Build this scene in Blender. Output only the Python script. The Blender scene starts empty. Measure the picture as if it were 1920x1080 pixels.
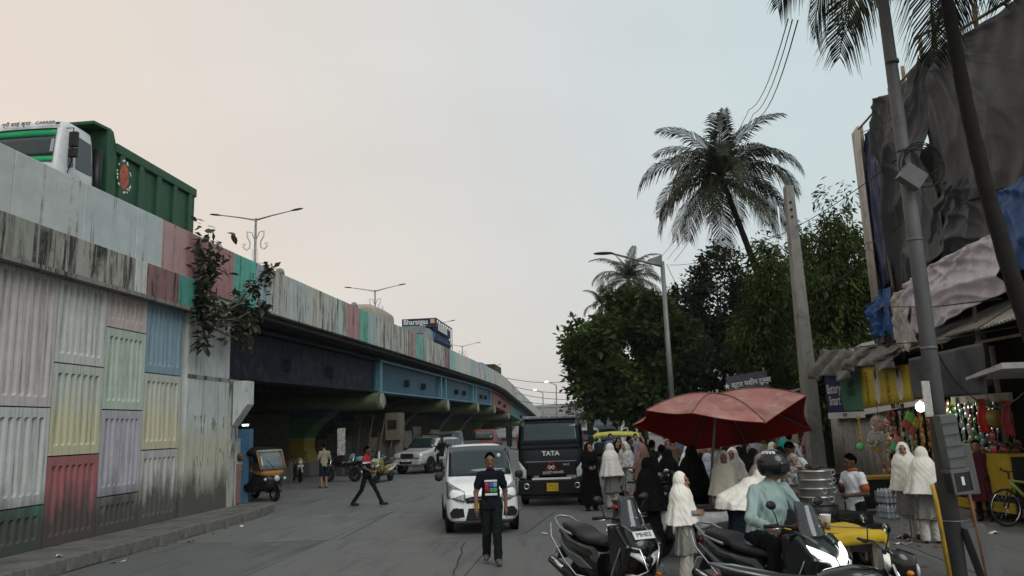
import bpy, math, random
import numpy as np
from mathutils import Vector, Matrix, Euler
random.seed(7); RNG = np.random.default_rng(7)
S = bpy.context.scene; COL = S.collection
R = math.radians; PI = math.pi

# ------------------------------------------------------------------ camera
FPX, CAM_H = 1440.0, 2.1
PITCH, ROLL = math.atan(258/FPX), 0.036
cF = Vector((0, math.cos(PITCH), math.sin(PITCH)))
cR0, cU0 = Vector((1, 0, 0)), Vector((0, -math.sin(PITCH), math.cos(PITCH)))
cU = math.cos(ROLL)*cU0 + math.sin(ROLL)*cR0
cR = math.cos(ROLL)*cR0 - math.sin(ROLL)*cU0
cam = bpy.data.cameras.new('camera'); cam_o = bpy.data.objects.new('camera', cam); COL.objects.link(cam_o)
m3 = Matrix((cR, cU, -cF)).transposed()
cam_o.matrix_world = Matrix.Translation((0, 0, CAM_H)) @ m3.to_4x4()
cam.sensor_width = 36; cam.lens = 36*FPX/1920; cam.clip_end = 3000; cam.clip_start = .05
S.camera = cam_o
def ray(u, v): return cR*(u-960) + cU*(540-v) + cF*FPX
def G(u, v, z=0.0):                      # photo point -> world point on the level z
    d = ray(u, v); return Vector((0, 0, CAM_H)) + d*((z-CAM_H)/d.z)
def A(u, v, Y):                          # photo point -> world point at distance Y
    d = ray(u, v); return Vector((0, 0, CAM_H)) + d*(Y/d.y)

# ------------------------------------------------------------------ sky, sun, exposure
SUN_AZ, SUN_EL = R(150), R(42)           # veiled sun high behind the camera; broad and soft
GLOW = R(-70)                            # the dusty warm side of the sky
w = bpy.data.worlds.new('World'); S.world = w; w.use_nodes = True
nt = w.node_tree; nt.nodes.clear()
def N(t, typ, **k):
    n = t.nodes.new(typ)
    for a, b in k.items(): setattr(n, a, b)
    return n
wo = N(nt, 'ShaderNodeOutputWorld'); bg = N(nt, 'ShaderNodeBackground'); nt.links.new(bg.outputs[0], wo.inputs[0])
sky = N(nt, 'ShaderNodeTexSky', sky_type='NISHITA', sun_disc=False, sun_elevation=SUN_EL, sun_rotation=SUN_AZ, air_density=1.5, dust_density=6.0, ozone_density=2.0)
tc = N(nt, 'ShaderNodeTexCoord')
dt = N(nt, 'ShaderNodeVectorMath', operation='DOT_PRODUCT'); nt.links.new(tc.outputs['Generated'], dt.inputs[0])
dt.inputs[1].default_value = (math.sin(GLOW)*.99, math.cos(GLOW)*.99, .1)
rp = N(nt, 'ShaderNodeValToRGB'); nt.links.new(dt.outputs['Value'], rp.inputs[0])
cr = rp.color_ramp; cr.elements[0].position = 0.0; cr.elements[0].color = (.57, .67, .685, 1); cr.elements[1].position = 1.0; cr.elements[1].color = (.86, .69, .58, 1)
for p, c in ((.12, (.60, .675, .68, 1)), (.32, (.645, .66, .645, 1)), (.55, (.71, .675, .62, 1)), (.80, (.80, .69, .59, 1))):
    e = cr.elements.new(p); e.color = c
mx = N(nt, 'ShaderNodeMix', data_type='RGBA', blend_type='MIX'); mx.inputs[0].default_value = .12
sg = N(nt, 'ShaderNodeVectorMath', operation='SCALE'); sg.inputs[3].default_value = .10
nt.links.new(sky.outputs[0], sg.inputs[0])
nt.links.new(rp.outputs[0], mx.inputs[6]); nt.links.new(sg.outputs[0], mx.inputs[7])
sxyz = N(nt, 'ShaderNodeSeparateXYZ'); nt.links.new(tc.outputs['Generated'], sxyz.inputs[0])
lowm = N(nt, 'ShaderNodeMapRange'); nt.links.new(sxyz.outputs['Z'], lowm.inputs[0])
for i_, v_ in ((1, 0.0), (2, .42), (3, 1.0), (4, 0.0)): lowm.inputs[i_].default_value = v_
hzc = N(nt, 'ShaderNodeMix', data_type='RGBA', blend_type='MULTIPLY'); nt.links.new(lowm.outputs[0], hzc.inputs[0]); nt.links.new(mx.outputs[2], hzc.inputs[6]); hzc.inputs[7].default_value = (1.05, .985, .955, 1)
cl = N(nt, 'ShaderNodeTexNoise'); cmp_ = N(nt, 'ShaderNodeMapping'); cmp_.inputs['Scale'].default_value = (1.2, 1.2, 4.0); nt.links.new(tc.outputs['Generated'], cmp_.inputs[0]); nt.links.new(cmp_.outputs[0], cl.inputs['Vector']); cl.inputs['Scale'].default_value = 1.6; cl.inputs['Detail'].default_value = 5
clr = N(nt, 'ShaderNodeMapRange'); nt.links.new(cl.outputs[0], clr.inputs[0])
for i_, v_ in ((1, .3), (2, .7), (3, .965), (4, 1.03)): clr.inputs[i_].default_value = v_
clm = N(nt, 'ShaderNodeVectorMath', operation='SCALE'); nt.links.new(hzc.outputs[2], clm.inputs[0]); nt.links.new(clr.outputs[0], clm.inputs[3])
nt.links.new(clm.outputs[0], bg.inputs[0]); bg.inputs[1].default_value = 1.13
sl = bpy.data.lights.new('sun', 'SUN'); sun = bpy.data.objects.new('sun', sl); COL.objects.link(sun)
sl.energy = 1.5; sl.angle = R(40); sl.color = (1, .97, .93)
sun.rotation_euler = (R(90)-SUN_EL, 0, PI-SUN_AZ)
S.view_settings.view_transform = 'Standard'; S.view_settings.look = 'None'
S.view_settings.exposure = 0.0; S.view_settings.gamma = 1; S.view_settings.use_curve_mapping = False
S.render.engine = 'CYCLES'
S.cycles.use_denoising = True
S.cycles.max_bounces = 6; S.cycles.diffuse_bounces = 3; S.cycles.transparent_max_bounces = 12
S.cycles.volume_bounces = 0

# ------------------------------------------------------------------ materials
MATS = {}
def newmat(name):
    m = bpy.data.materials.new(name); m.use_nodes = True
    t = m.node_tree; b = t.nodes['Principled BSDF']
    return m, t, b
def lin(c):                              # sRGB 0-255 -> linear
    return tuple(((x/255)/12.92 if x <= 10 else (((x/255)+.055)/1.055)**2.4) for x in c)
def noise(t, scale=5, detail=5, rough=.6, stretch=None, coord='Object', dist=0):
    tcn = N(t, 'ShaderNodeTexCoord'); mp = N(t, 'ShaderNodeMapping'); n = N(t, 'ShaderNodeTexNoise')
    t.links.new(tcn.outputs[coord], mp.inputs[0]); t.links.new(mp.outputs[0], n.inputs['Vector'])
    if stretch: mp.inputs['Scale'].default_value = stretch
    n.inputs['Scale'].default_value = scale; n.inputs['Detail'].default_value = detail; n.inputs['Roughness'].default_value = rough
    n.inputs['Distortion'].default_value = dist
    return n
def ramp(t, src, a, b, ca=(0,0,0,1), cb=(1,1,1,1)):
    r = N(t, 'ShaderNodeValToRGB'); e = r.color_ramp.elements
    e[0].position = a; e[1].position = b; e[0].color = ca; e[1].color = cb
    t.links.new(src, r.inputs[0]); return r.outputs[0]
def mrange(t, src, a, b, lo=0, hi=1):
    m = N(t, 'ShaderNodeMapRange'); m.clamp = True
    for i, v in ((1,a),(2,b),(3,lo),(4,hi)): m.inputs[i].default_value = v
    t.links.new(src, m.inputs[0]); return m.outputs[0]
def mixc(t, fac, a, b, mode='MIX'):
    m = N(t, 'ShaderNodeMix', data_type='RGBA', blend_type=mode)
    for i, v in ((0, fac), (6, a), (7, b)):
        if hasattr(v, 'is_linked') or hasattr(v, 'links'): t.links.new(v, m.inputs[i])
        else: m.inputs[i].default_value = v if i == 0 else ((*v, 1) if len(v) == 3 else v)
    return m.outputs[2]
def M(name, col=(.5,.5,.5), rough=.6, metal=0, var=.18, scale=6, bump=.0, bscale=40, spec=.28, stretch=None, coat=0, dirt=0, dirtcol=(.06,.055,.05), dscale=3, alpha=1, emit=None, estr=0, trans=0):
    if name in MATS: return MATS[name]
    m, t, b = newmat(name); MATS[name] = m
    lu = .3*col[0]+.6*col[1]+.1*col[2]; kq = min(1, lu/.10); kq = .45+.55*kq*kq*(3-2*kq); col = tuple(x*kq for x in col)      # deepens dark base colours to build stronger contrast into the materials
    n = noise(t, scale, 5, .6, stretch)
    lo = tuple(max(0, c*(1-var)) for c in col); hi = tuple(min(1, c*(1+var)) for c in col)
    c = ramp(t, n.outputs[0], .3, .7, (*lo, 1), (*hi, 1))
    if dirt:
        d = noise(t, dscale, 8, .7); c = mixc(t, ramp(t, d.outputs[0], .62-.25*dirt, .8-.1*dirt), c, dirtcol)
    t.links.new(c, b.inputs['Base Color'])
    b.inputs['Roughness'].default_value = rough; b.inputs['Metallic'].default_value = metal
    b.inputs['Specular IOR Level'].default_value = spec
    if coat: b.inputs['Coat Weight'].default_value = coat; b.inputs['Coat Roughness'].default_value = .08
    if trans: b.inputs['Transmission Weight'].default_value = trans
    if alpha < 1: b.inputs['Alpha'].default_value = alpha
    if emit: b.inputs['Emission Color'].default_value = (*emit, 1); b.inputs['Emission Strength'].default_value = estr
    if bump:
        n2 = noise(t, bscale, 6, .6, stretch); bp = N(t, 'ShaderNodeBump'); bp.inputs['Strength'].default_value = bump; bp.inputs['Distance'].default_value = .02
        t.links.new(n2.outputs[0], bp.inputs['Height']); t.links.new(bp.outputs[0], b.inputs['Normal'])
    return m

# ------------------------------------------------------------------ mesh helpers
class MB:
    def __init__(s): s.v = []; s.f = []; s.mi = []; s.sm = []
    def add(s, vs, fs, mi=0, smooth=False):
        o = len(s.v); s.v.extend([tuple(x) for x in vs])
        for f in fs: s.f.append(tuple(i+o for i in f)); s.mi.append(mi); s.sm.append(smooth)
        return s
    def box(s, c, size, rot=None, mi=0, taper=(1,1), shear=(0,0)):
        x, y, z = (k/2 for k in size); vs = []
        for dz in (-1, 1):
            for dx, dy in ((-1,-1),(1,-1),(1,1),(-1,1)):
                tx, ty = (taper if dz > 0 else (1,1))
                vs.append(Vector((dx*x*tx + (shear[0] if dz > 0 else 0), dy*y*ty + (shear[1] if dz > 0 else 0), dz*z)))
        if rot is not None:
            m = rot if isinstance(rot, Matrix) else Euler(rot).to_matrix()
            vs = [m @ v for v in vs]
        c = Vector(c); return s.add([v+c for v in vs], [(3,2,1,0),(4,5,6,7),(0,1,5,4),(1,2,6,5),(2,3,7,6),(3,0,4,7)], mi)
    def ring_loft(s, rings, mi=0, cap=True, smooth=True, closed=True):
        n = len(rings[0]); vs = [p for r in rings for p in r]; fs = []
        for i in range(len(rings)-1):
            for j in range(n if closed else n-1):
                k = (j+1) % n; fs.append((i*n+j, i*n+k, (i+1)*n+k, (i+1)*n+j))
        s.add(vs, fs, mi, smooth)
        if cap:
            o = len(s.v)-len(vs)
            s.f.append(tuple(o+j for j in range(n))[::-1]); s.mi.append(mi); s.sm.append(False)
            e = o+(len(rings)-1)*n; s.f.append(tuple(e+j for j in range(n))); s.mi.append(mi); s.sm.append(False)
        return s
    def tube(s, pts, r, n=8, mi=0, cap=True, flat=1.0):
        pts = [Vector(p) for p in pts]; rs = r if isinstance(r, (list, tuple)) else [r]*len(pts)
        rings = []; prev = None
        for i, p in enumerate(pts):
            d = (pts[min(i+1, len(pts)-1)] - pts[max(i-1, 0)]).normalized()
            if prev is None:
                a = d.orthogonal().normalized() if abs(d.z) > .95 else d.cross(Vector((0,0,1))).normalized()
            else:
                a = (prev - d*prev.dot(d)).normalized()
            prev = a; b = d.cross(a)
            rings.append([p + (a*math.cos(2*PI*k/n) + b*math.sin(2*PI*k/n)*flat)*rs[i] for k in range(n)])
        return s.ring_loft(rings, mi, cap)
    def lathe(s, prof, n=16, c=(0,0,0), axis='z', mi=0, cap=True):
        c = Vector(c); rings = []
        for r, h in prof:
            ring = []
            for k in range(n):
                a = 2*PI*k/n; x, y = r*math.cos(a), r*math.sin(a)
                ring.append(c + (Vector((x,y,h)) if axis == 'z' else Vector((h,x,y)) if axis == 'x' else Vector((y,h,x))))
            rings.append(ring)
        return s.ring_loft(rings, mi, cap)
    def ell(s, c, r, n=12, m=8, mi=0, rot=None):
        c = Vector(c); r = (r,r,r) if not isinstance(r, (tuple,list)) else r
        mt = Euler(rot).to_matrix() if rot else Matrix.Identity(3); rings = []
        for i in range(m+1):
            t = PI*(i/m)*.998+.001; ring = []
            for k in range(n):
                a = 2*PI*k/n; ring.append(c + mt @ Vector((r[0]*math.sin(t)*math.cos(a), r[1]*math.sin(t)*math.sin(a), -r[2]*math.cos(t))))
            rings.append(ring)
        return s.ring_loft(rings, mi)
    def torus(s, c, R_, r, n=24, m=8, axis='x', mi=0, arc=(0, 2*PI)):
        c = Vector(c); rings = []; full = abs(arc[1]-arc[0]) > 6.28
        for i in range(n+1):
            a = arc[0]+(arc[1]-arc[0])*i/n; ring = []
            for k in range(m):
                b = 2*PI*k/m; q = R_ + r*math.cos(b); h = r*math.sin(b)
                x, y = q*math.cos(a), q*math.sin(a)
                ring.append(c + (Vector((h,x,y)) if axis == 'x' else Vector((x,h,y)) if axis == 'y' else Vector((x,y,h))))
            rings.append(ring)
        return s.ring_loft(rings, mi, cap=not full)
    def poly(s, pts, mi=0): return s.add(pts, [tuple(range(len(pts)))], mi)
    def prism(s, pts2, x0, x1, axis='x', mi=0, smooth=False):   # profile in (y,z) extruded along x (or (x,z) along y, (x,y) along z)
        def P(a, b, h): return (h,a,b) if axis == 'x' else (a,h,b) if axis == 'y' else (a,b,h)
        n = len(pts2); vs = [P(a,b,x0) for a,b in pts2] + [P(a,b,x1) for a,b in pts2]
        s.add(vs, [(i,(i+1)%n,(i+1)%n+n,i+n) for i in range(n)], mi, smooth)
        o = len(s.v)-2*n
        s.f += [tuple(o+i for i in range(n))[::-1], tuple(o+n+i for i in range(n))]; s.mi += [mi]*2; s.sm += [False]*2
        return s
    def grid(s, fn, nu, nv, mi=0, smooth=True, thick=0):
        vs = [fn(i/nu, j/nv) for j in range(nv+1) for i in range(nu+1)]
        fs = [(j*(nu+1)+i, j*(nu+1)+i+1, (j+1)*(nu+1)+i+1, (j+1)*(nu+1)+i) for j in range(nv) for i in range(nu)]
        return s.add(vs, fs, mi, smooth)
    def mesh(s, name, mats):
        me = bpy.data.meshes.new(name); me.from_pydata(s.v, [], s.f)
        for m in (mats if isinstance(mats, (list, tuple)) else [mats]): me.materials.append(m)
        me.polygons.foreach_set('material_index', s.mi); me.polygons.foreach_set('use_smooth', s.sm)
        me.update(); return me
    def build(s, name, mats, parent=None, loc=None, rot=None, bevel=0, fix=True, solid=0, subsurf=0):
        me = s.mesh(name, mats)
        if fix:
            import bmesh
            b = bmesh.new(); b.from_mesh(me); bmesh.ops.recalc_face_normals(b, faces=b.faces); b.to_mesh(me); b.free()
        o = link(name, me, parent, loc, rot)
        if solid:
            md = o.modifiers.new('solid', 'SOLIDIFY'); md.thickness = solid; md.offset = 0
        if subsurf:
            md = o.modifiers.new('sub', 'SUBSURF'); md.levels = md.render_levels = subsurf
        if bevel:
            md = o.modifiers.new('bevel', 'BEVEL'); md.width = bevel; md.segments = 2; md.limit_method = 'ANGLE'; md.angle_limit = R(40)
        return o
def link(name, data, parent=None, loc=None, rot=None):
    o = bpy.data.objects.new(name, data); COL.objects.link(o)
    if parent is not None: o.parent = parent
    if loc is not None: o.location = loc
    if rot is not None: o.rotation_euler = rot
    return o
def tag(o, label=None, cat=None, group=None, kind=None):
    if label: o['label'] = label
    if cat: o['category'] = cat
    if group: o['group'] = group
    if kind: o['kind'] = kind
    return o
def thing(name, label, cat, loc=(0,0,0), rz=0, group=None, scale=1):
    o = link(name, None, None, loc, (0,0,rz)); o.empty_display_size = .2
    if scale != 1: o.scale = (scale,)*3
    return tag(o, label, cat, group)
def copy_tree(o, parent=None):
    c = o.copy(); COL.objects.link(c); c.parent = parent
    for ch in list(o.children): copy_tree(ch, c)
    return c
def text(body, size, mat, parent, loc, rot, name='lettering', align='CENTER', ext=.002, bold=0, sx=1):
    cu = bpy.data.curves.new('t', 'FONT'); cu.body = body; cu.size = size; cu.extrude = ext; cu.align_x = align; cu.align_y = 'CENTER'
    cu.offset = bold; cu.resolution_u = 3
    o = bpy.data.objects.new('t', cu); COL.objects.link(o)
    dg = bpy.context.evaluated_depsgraph_get()
    me = bpy.data.meshes.new_from_object(o.evaluated_get(dg)); bpy.data.objects.remove(o)
    me.materials.clear(); me.materials.append(mat)
    q = link(name, me, parent, loc, rot); q.scale = (sx,1,1); return q
def raw_mesh(name, V, F, mats, mi=None, smooth=False):      # numpy arrays, faces of equal size
    V = np.asarray(V, np.float32); F = np.asarray(F, np.int32); k = F.shape[1]
    me = bpy.data.meshes.new(name)
    me.vertices.add(len(V)); me.vertices.foreach_set('co', V.ravel())
    me.loops.add(F.size); me.loops.foreach_set('vertex_index', F.ravel())
    me.polygons.add(len(F)); me.polygons.foreach_set('loop_start', np.arange(0, F.size, k, dtype=np.int32))
    try: me.polygons.foreach_set('loop_total', np.full(len(F), k, np.int32))
    except Exception: pass
    for m in (mats if isinstance(mats, (list,tuple)) else [mats]): me.materials.append(m)
    if mi is not None: me.polygons.foreach_set('material_index', np.asarray(mi, np.int32))
    if smooth: me.polygons.foreach_set('use_smooth', np.ones(len(F), bool))
    me.update(calc_edges=True); me.validate(); return me
def interp(x, xs, ys): return float(np.interp(x, xs, ys))

# ================================================================== the setting
def wall_x(y): return -10.15 + .1*y                       # line of the flyover's face
RD = Vector((.0995, .995, 0)); RN = Vector((.995, -.0995, 0)); RROT = -math.atan(.1)
# road surface: worn concrete
def road_mat(name, base, dark):
    m, t, b = newmat(name); MATS[name] = m
    n1 = noise(t, .35, 6, .65, coord='Object'); n2 = noise(t, 9, 8, .75); n3 = noise(t, 1.1, 6, .6, (3.5, .35, 1))
    c = ramp(t, n1.outputs[0], .3, .7, (*dark, 1), (*base, 1))
    c = mixc(t, ramp(t, n2.outputs[0], .45, .75), c, tuple(x*.72 for x in base))
    c = mixc(t, ramp(t, n3.outputs[0], .52, .72), c, tuple(x*.62 for x in dark)); c = mixc(t, ramp(t, noise(t, .7, 6, .7, dist=.6).outputs[0], .55, .72), c, tuple(x*1.25 for x in base))
    vo = N(t, 'ShaderNodeTexVoronoi', feature='DISTANCE_TO_EDGE'); vo.inputs['Scale'].default_value = .55; tv = N(t, 'ShaderNodeTexCoord'); dn = noise(t, 2.5, 6, .7); va = N(t, 'ShaderNodeVectorMath', operation='MULTIPLY_ADD'); va.inputs[1].default_value = (.5,.5,.5); t.links.new(dn.outputs['Color'], va.inputs[0]); t.links.new(tv.outputs['Object'], va.inputs[2]); t.links.new(va.outputs[0], vo.inputs['Vector'])
    ck = N(t, 'ShaderNodeMath', operation='MULTIPLY'); t.links.new(mrange(t, vo.outputs['Distance'], .004, .012, 1, 0), ck.inputs[0]); t.links.new(ramp(t, noise(t, .4, 3, .5).outputs[0], .55, .62), ck.inputs[1]); c = mixc(t, ck.outputs[0], c, (.03,.03,.03))
    c = mixc(t, ramp(t, noise(t, 1.7, 5, .65, dist=1.0).outputs[0], .66, .74), c, tuple(x*.6 for x in dark))
    oi = N(t, 'ShaderNodeObjectInfo'); mm = N(t, 'ShaderNodeMapRange'); mm.inputs[3].default_value = .82; mm.inputs[4].default_value = 1.12
    t.links.new(oi.outputs['Random'], mm.inputs[0])
    c = mixc(t, 1.0, c, (1,1,1), 'MULTIPLY'); t.links.new(mm.outputs[0], c.node.inputs[7])
    t.links.new(c, b.inputs['Base Color']); b.inputs['Roughness'].default_value = .78
    bp = N(t, 'ShaderNodeBump'); bp.inputs['Strength'].default_value = .35; bp.inputs['Distance'].default_value = .01
    t.links.new(n2.outputs[0], bp.inputs['Height']); t.links.new(bp.outputs[0], b.inputs['Normal'])
    return m
RM = road_mat('road_concrete', (.122, .122, .119), (.092, .092, .090))
EARTH = road_mat('dusty_ground', (.095, .088, .08), (.058, .054, .05))
JOINT = M('road_joint', (.045, .045, .043), .9)
g = MB().poly([(-900,-200,-.02),(900,-200,-.02),(900,1500,-.02),(-900,1500,-.02)]).build('ground', EARTH, fix=False)
tag(g, kind='structure')
road = MB()
def rp_(a, b, z=0): p = RN*a + RD*b; return (p.x, p.y, z)
road.poly([rp_(-30,-10,-.008), rp_(12.5,-10,-.008), rp_(12.5,420,-.008), rp_(-30,420,-.008)])
road = road.build('road', JOINT, fix=False); tag(road, kind='structure')
LW, LL = 3.4, 4.6
slab_me = None
for i in range(-3, 5):
    for j in range(0, 30):
        a0 = -8.78 + i*LW; b0 = -3 + j*LL
        if i < 0 and b0 < 20: continue
        if slab_me is None:
            mb = MB(); mb.box((LW/2, LL/2, -.05), (LW-.02, LL-.02, .1)); slab_me = mb.mesh('slab', RM)
        p = RN*a0 + RD*b0
        o = link('slab', slab_me, road, (p.x, p.y, random.uniform(-.003, .002)), (0, 0, RROT))
fr = MB().poly([rp_(-30,134,.0), rp_(12.5,134,.0), rp_(12.5,420,.0), rp_(-30,420,.0)]).build('far_road', RM, road, fix=False)
# long tar seams in the concrete
for (u0,v0,u1,v1) in ((872,1016,848,1079),(640,1010,735,960),(985,1000,1040,960)):
    p, q = G(u0,v0,.004), G(u1,v1,.004); d = (q-p).normalized(); n = Vector((-d.y, d.x, 0))*.012
    pts = [p.lerp(q, k/8)+n*random.uniform(-2,2) for k in range(9)]
    mb = MB()
    for k in range(8): mb.poly([pts[k]-n, pts[k]+n, pts[k+1]+n, pts[k+1]-n])
    mb.build('tar_seam', JOINT, road, fix=False)

# left pavement with kerb blocks
PAVE = M('pavement_concrete', (.12,.116,.108), .9, var=.3, scale=2.5, bump=.5, bscale=25, dirt=.7, dscale=1.5)
KERB = M('kerb_stone', (.13,.127,.116), .9, var=.3, scale=5, bump=.5, bscale=18, dirt=.6, dscale=4)
pv = MB(); kx = lambda y: wall_x(y) + 1.32
pts = [(wall_x(2)-1, 2), (kx(2), 2)] + [(kx(y), y) for y in (6,10,14,18,20)] + [(kx(21.2)-.02,21.2),(kx(21.9)-.25,21.9),(kx(22.2)-.7,22.15)] + [(wall_x(22.2)-1, 22.15)]
pv.prism(pts, -.02, .205, axis='z'); pv = pv.build('pavement', PAVE); tag(pv, kind='structure')
edge = [Vector((kx(y), y, 0)) for y in np.arange(3, 21.3, .92)] + [Vector((kx(21.9)-.22, 21.95, 0)), Vector((kx(22.2)-.85, 22.3, 0))]
for a, b in zip(edge[:-1], edge[1:]):
    d = b-a; L = d.length-.015; ang = math.atan2(d.y, d.x); c = (a+b)/2
    mb = MB().box((0,0,.112+random.uniform(-.01,.008)), (L, .17, .225), taper=(1, .88))
    mb.build('kerb_block', KERB, pv, (c.x+random.uniform(-.012,.012), c.y, 0), (0, random.uniform(-.01,.01), ang), bevel=.018)

# right pavement: slightly raised, with concrete edge
rpav = MB(); rx = lambda y: 7.9 + .12*y
rpav.prism([(rx(3)-.3,3),(rx(12)-.35,12),(rx(15)-.1,15),(rx(22),22),(rx(40)-1,40),(40,40),(40,3)], -.02, .16, axis='z')
rpav = rpav.build('right_pavement', PAVE, bevel=.03); tag(rpav, kind='structure')

# ------------------------------------------------------------------ retaining wall
def panel_mat(name, c1, c2=None, dirt=.3, base=True, C2Z=1.35):
    c1 = tuple(x*1.08 for x in c1); c2 = c2 and tuple(x*1.06 for x in c2)
    m, t, b = newmat(name); MATS[name] = m
    n = noise(t, 3, 6, .65); c = mixc(t, ramp(t, n.outputs[0], .3, .75), tuple(x*.8 for x in c1), c1)
    geo = N(t, 'ShaderNodeTexCoord'); sep = N(t, 'ShaderNodeSeparateXYZ'); t.links.new(geo.outputs['Object'], sep.inputs[0])
    if c2:                                                # lower half painted another tone
        n0 = noise(t, 2.2, 4, .6, (1,1,.3)); ad = N(t, 'ShaderNodeMath', operation='MULTIPLY_ADD'); ad.inputs[1].default_value = .9; t.links.new(n0.outputs[0], ad.inputs[0]); t.links.new(sep.outputs['Z'], ad.inputs[2])
        c = mixc(t, mrange(t, ad.outputs[0], C2Z-.25, C2Z+.35), c2, c)
    st = noise(t, 2.6, 8, .7, (6, 6, .18)); c = mixc(t, ramp(t, st.outputs[0], .5, .85-.2*dirt), c, (.07,.066,.058))
    sp = noise(t, 26, 3, .5); c = mixc(t, ramp(t, sp.outputs[0], .70, .74), c, (.05,.045,.04))
    if base:                                              # splash dirt at the foot of the wall, uneven upper limit
        gw = N(t, 'ShaderNodeNewGeometry'); s2 = N(t, 'ShaderNodeSeparateXYZ'); t.links.new(gw.outputs['Position'], s2.inputs[0])
        n4 = noise(t, 1.3, 6, .7, (2.2, 2.2, .5), coord='Object'); a2 = N(t, 'ShaderNodeMath', operation='MULTIPLY_ADD'); a2.inputs[1].default_value = -1.9
        t.links.new(n4.outputs[0], a2.inputs[0]); t.links.new(s2.outputs['Z'], a2.inputs[2])
        c = mixc(t, mrange(t, a2.outputs[0], -.30, .38, .93, 0), c, (.050,.047,.042))
    t.links.new(c, b.inputs['Base Color']); b.inputs['Roughness'].default_value = .8
    bp = N(t, 'ShaderNodeBump'); bp.inputs['Strength'].default_value = .25; bp.inputs['Distance'].default_value = .02
    t.links.new(noise(t, 30, 6, .6).outputs[0], bp.inputs['Height']); t.links.new(bp.outputs[0], b.inputs['Normal'])
    return m
def ribbed_panel(wd, h, m, parent, y0, z0, top_open=False):
    mb = MB(); mg = .10; nr = 7; pitch = (wd-2*mg)/nr; dep = -.062
    xs = [(0,0),(mg,0)]
    for k in range(nr):
        x = mg + k*pitch; xs += [(x+pitch*.10,0),(x+pitch*.28,1),(x+pitch*.62,1),(x+pitch*.80,0)]
    xs += [(wd-mg,0),(wd,0)]
    zs = [(0,0),(.17,0),(.22,1),(h-.20,1),(h-.17,0),(h,0)] if not top_open else [(0,0),(.17,0),(.22,1),(h,1)]
    vs = [(x, a*bz*-dep if False else (a*bz*(.062)), z) for z, bz in zs for x, a in xs]   # local y = into the wall
    n = len(xs); mb.add(vs, [(j*n+i, j*n+i+1, (j+1)*n+i+1, (j+1)*n+i) for j in range(len(zs)-1) for i in range(n-1)])
    # rim
    mb.add([(0,0,0),(wd,0,0),(wd,0,h),(0,0,h),(0,.14,0),(wd,.14,0),(wd,.14,h),(0,.14,h)], [(0,4,5,1),(1,5,6,2),(2,6,7,3),(3,7,4,0),(4,7,6,5)])
    o = mb.build('panel', m, parent, (wall_x(y0)-.0, y0, z0), (0, 0, math.atan2(1, .1)), fix=False); return o
rw = thing('retaining_wall', 'ribbed concrete retaining wall of pastel panels under the flyover ramp', 'wall', (wall_x(17), 17, .2))
rw.location = (0,0,0)
P = lambda nm, a, b=None, d=.3: panel_mat(nm, a, b, d)
white = (.46,.47,.45); yel = (.43,.415,.28)
cols = [ # y0, y1, [(z0, z1, material)]
 (11.4, 12.93, [(.2,1.84,P('panel_pink_dusty',(.33,.30,.29))),(1.84,3.59,P('panel_white_b',white)),(3.59,5.3,P('panel_grey_b',(.33,.32,.32)))]),
 (12.93, 14.49, [(.2,.99,P('panel_green',(.045,.20,.145),None,.35)),(.99,2.74,P('panel_pale',(.46,.475,.47))),(2.74,5.3,P('panel_rose_white',(.45,.42,.42)))]),
 (14.49, 16.0, [(.2,1.84,P('panel_red',(.30,.105,.115),None,.3)),(1.84,3.59,P('panel_yellow_mint',(.42,.455,.41),yel,.25)),(3.59,5.3,P('panel_mint_white',(.47,.485,.465)))]),
 (16.0, 17.46, [(.2,.96,P('panel_dirty',(.22,.21,.19),None,.7)),(.96,2.73,P('panel_lavender',(.37,.355,.405),None,.3)),(2.73,4.46,P('panel_mint_green',(.39,.46,.395),None,.2)),(4.46,5.3,P('panel_blush',(.46,.395,.38)))]),
 (17.46, 19.03, [(.2,1.85,P('panel_streaked_white',(.42,.415,.40),None,.75)),(1.85,3.59,P('panel_yellow_pale',(.42,.44,.39),(.42,.40,.28),.3)),(3.59,5.3,P('panel_blue',(.19,.28,.345),None,.25))]),
]
for y0, y1, ps in cols:
    for z0, z1, m in ps:
        ribbed_panel((y1-y0)*1.005-.03, z1-z0-.025, m, rw, y0+.015, z0+.012)
WALLDARK = M('wall_backing', (.10,.095,.09), .9)
mb = MB(); mb.add([(wall_x(11)-.16,11,0),(wall_x(19.2)-.16,19.2,0),(wall_x(19.2)-.16,19.2,5.5),(wall_x(11)-.16,11,5.5)], [(0,1,2,3)])
mb.build('backing', WALLDARK, rw, fix=False)

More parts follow.
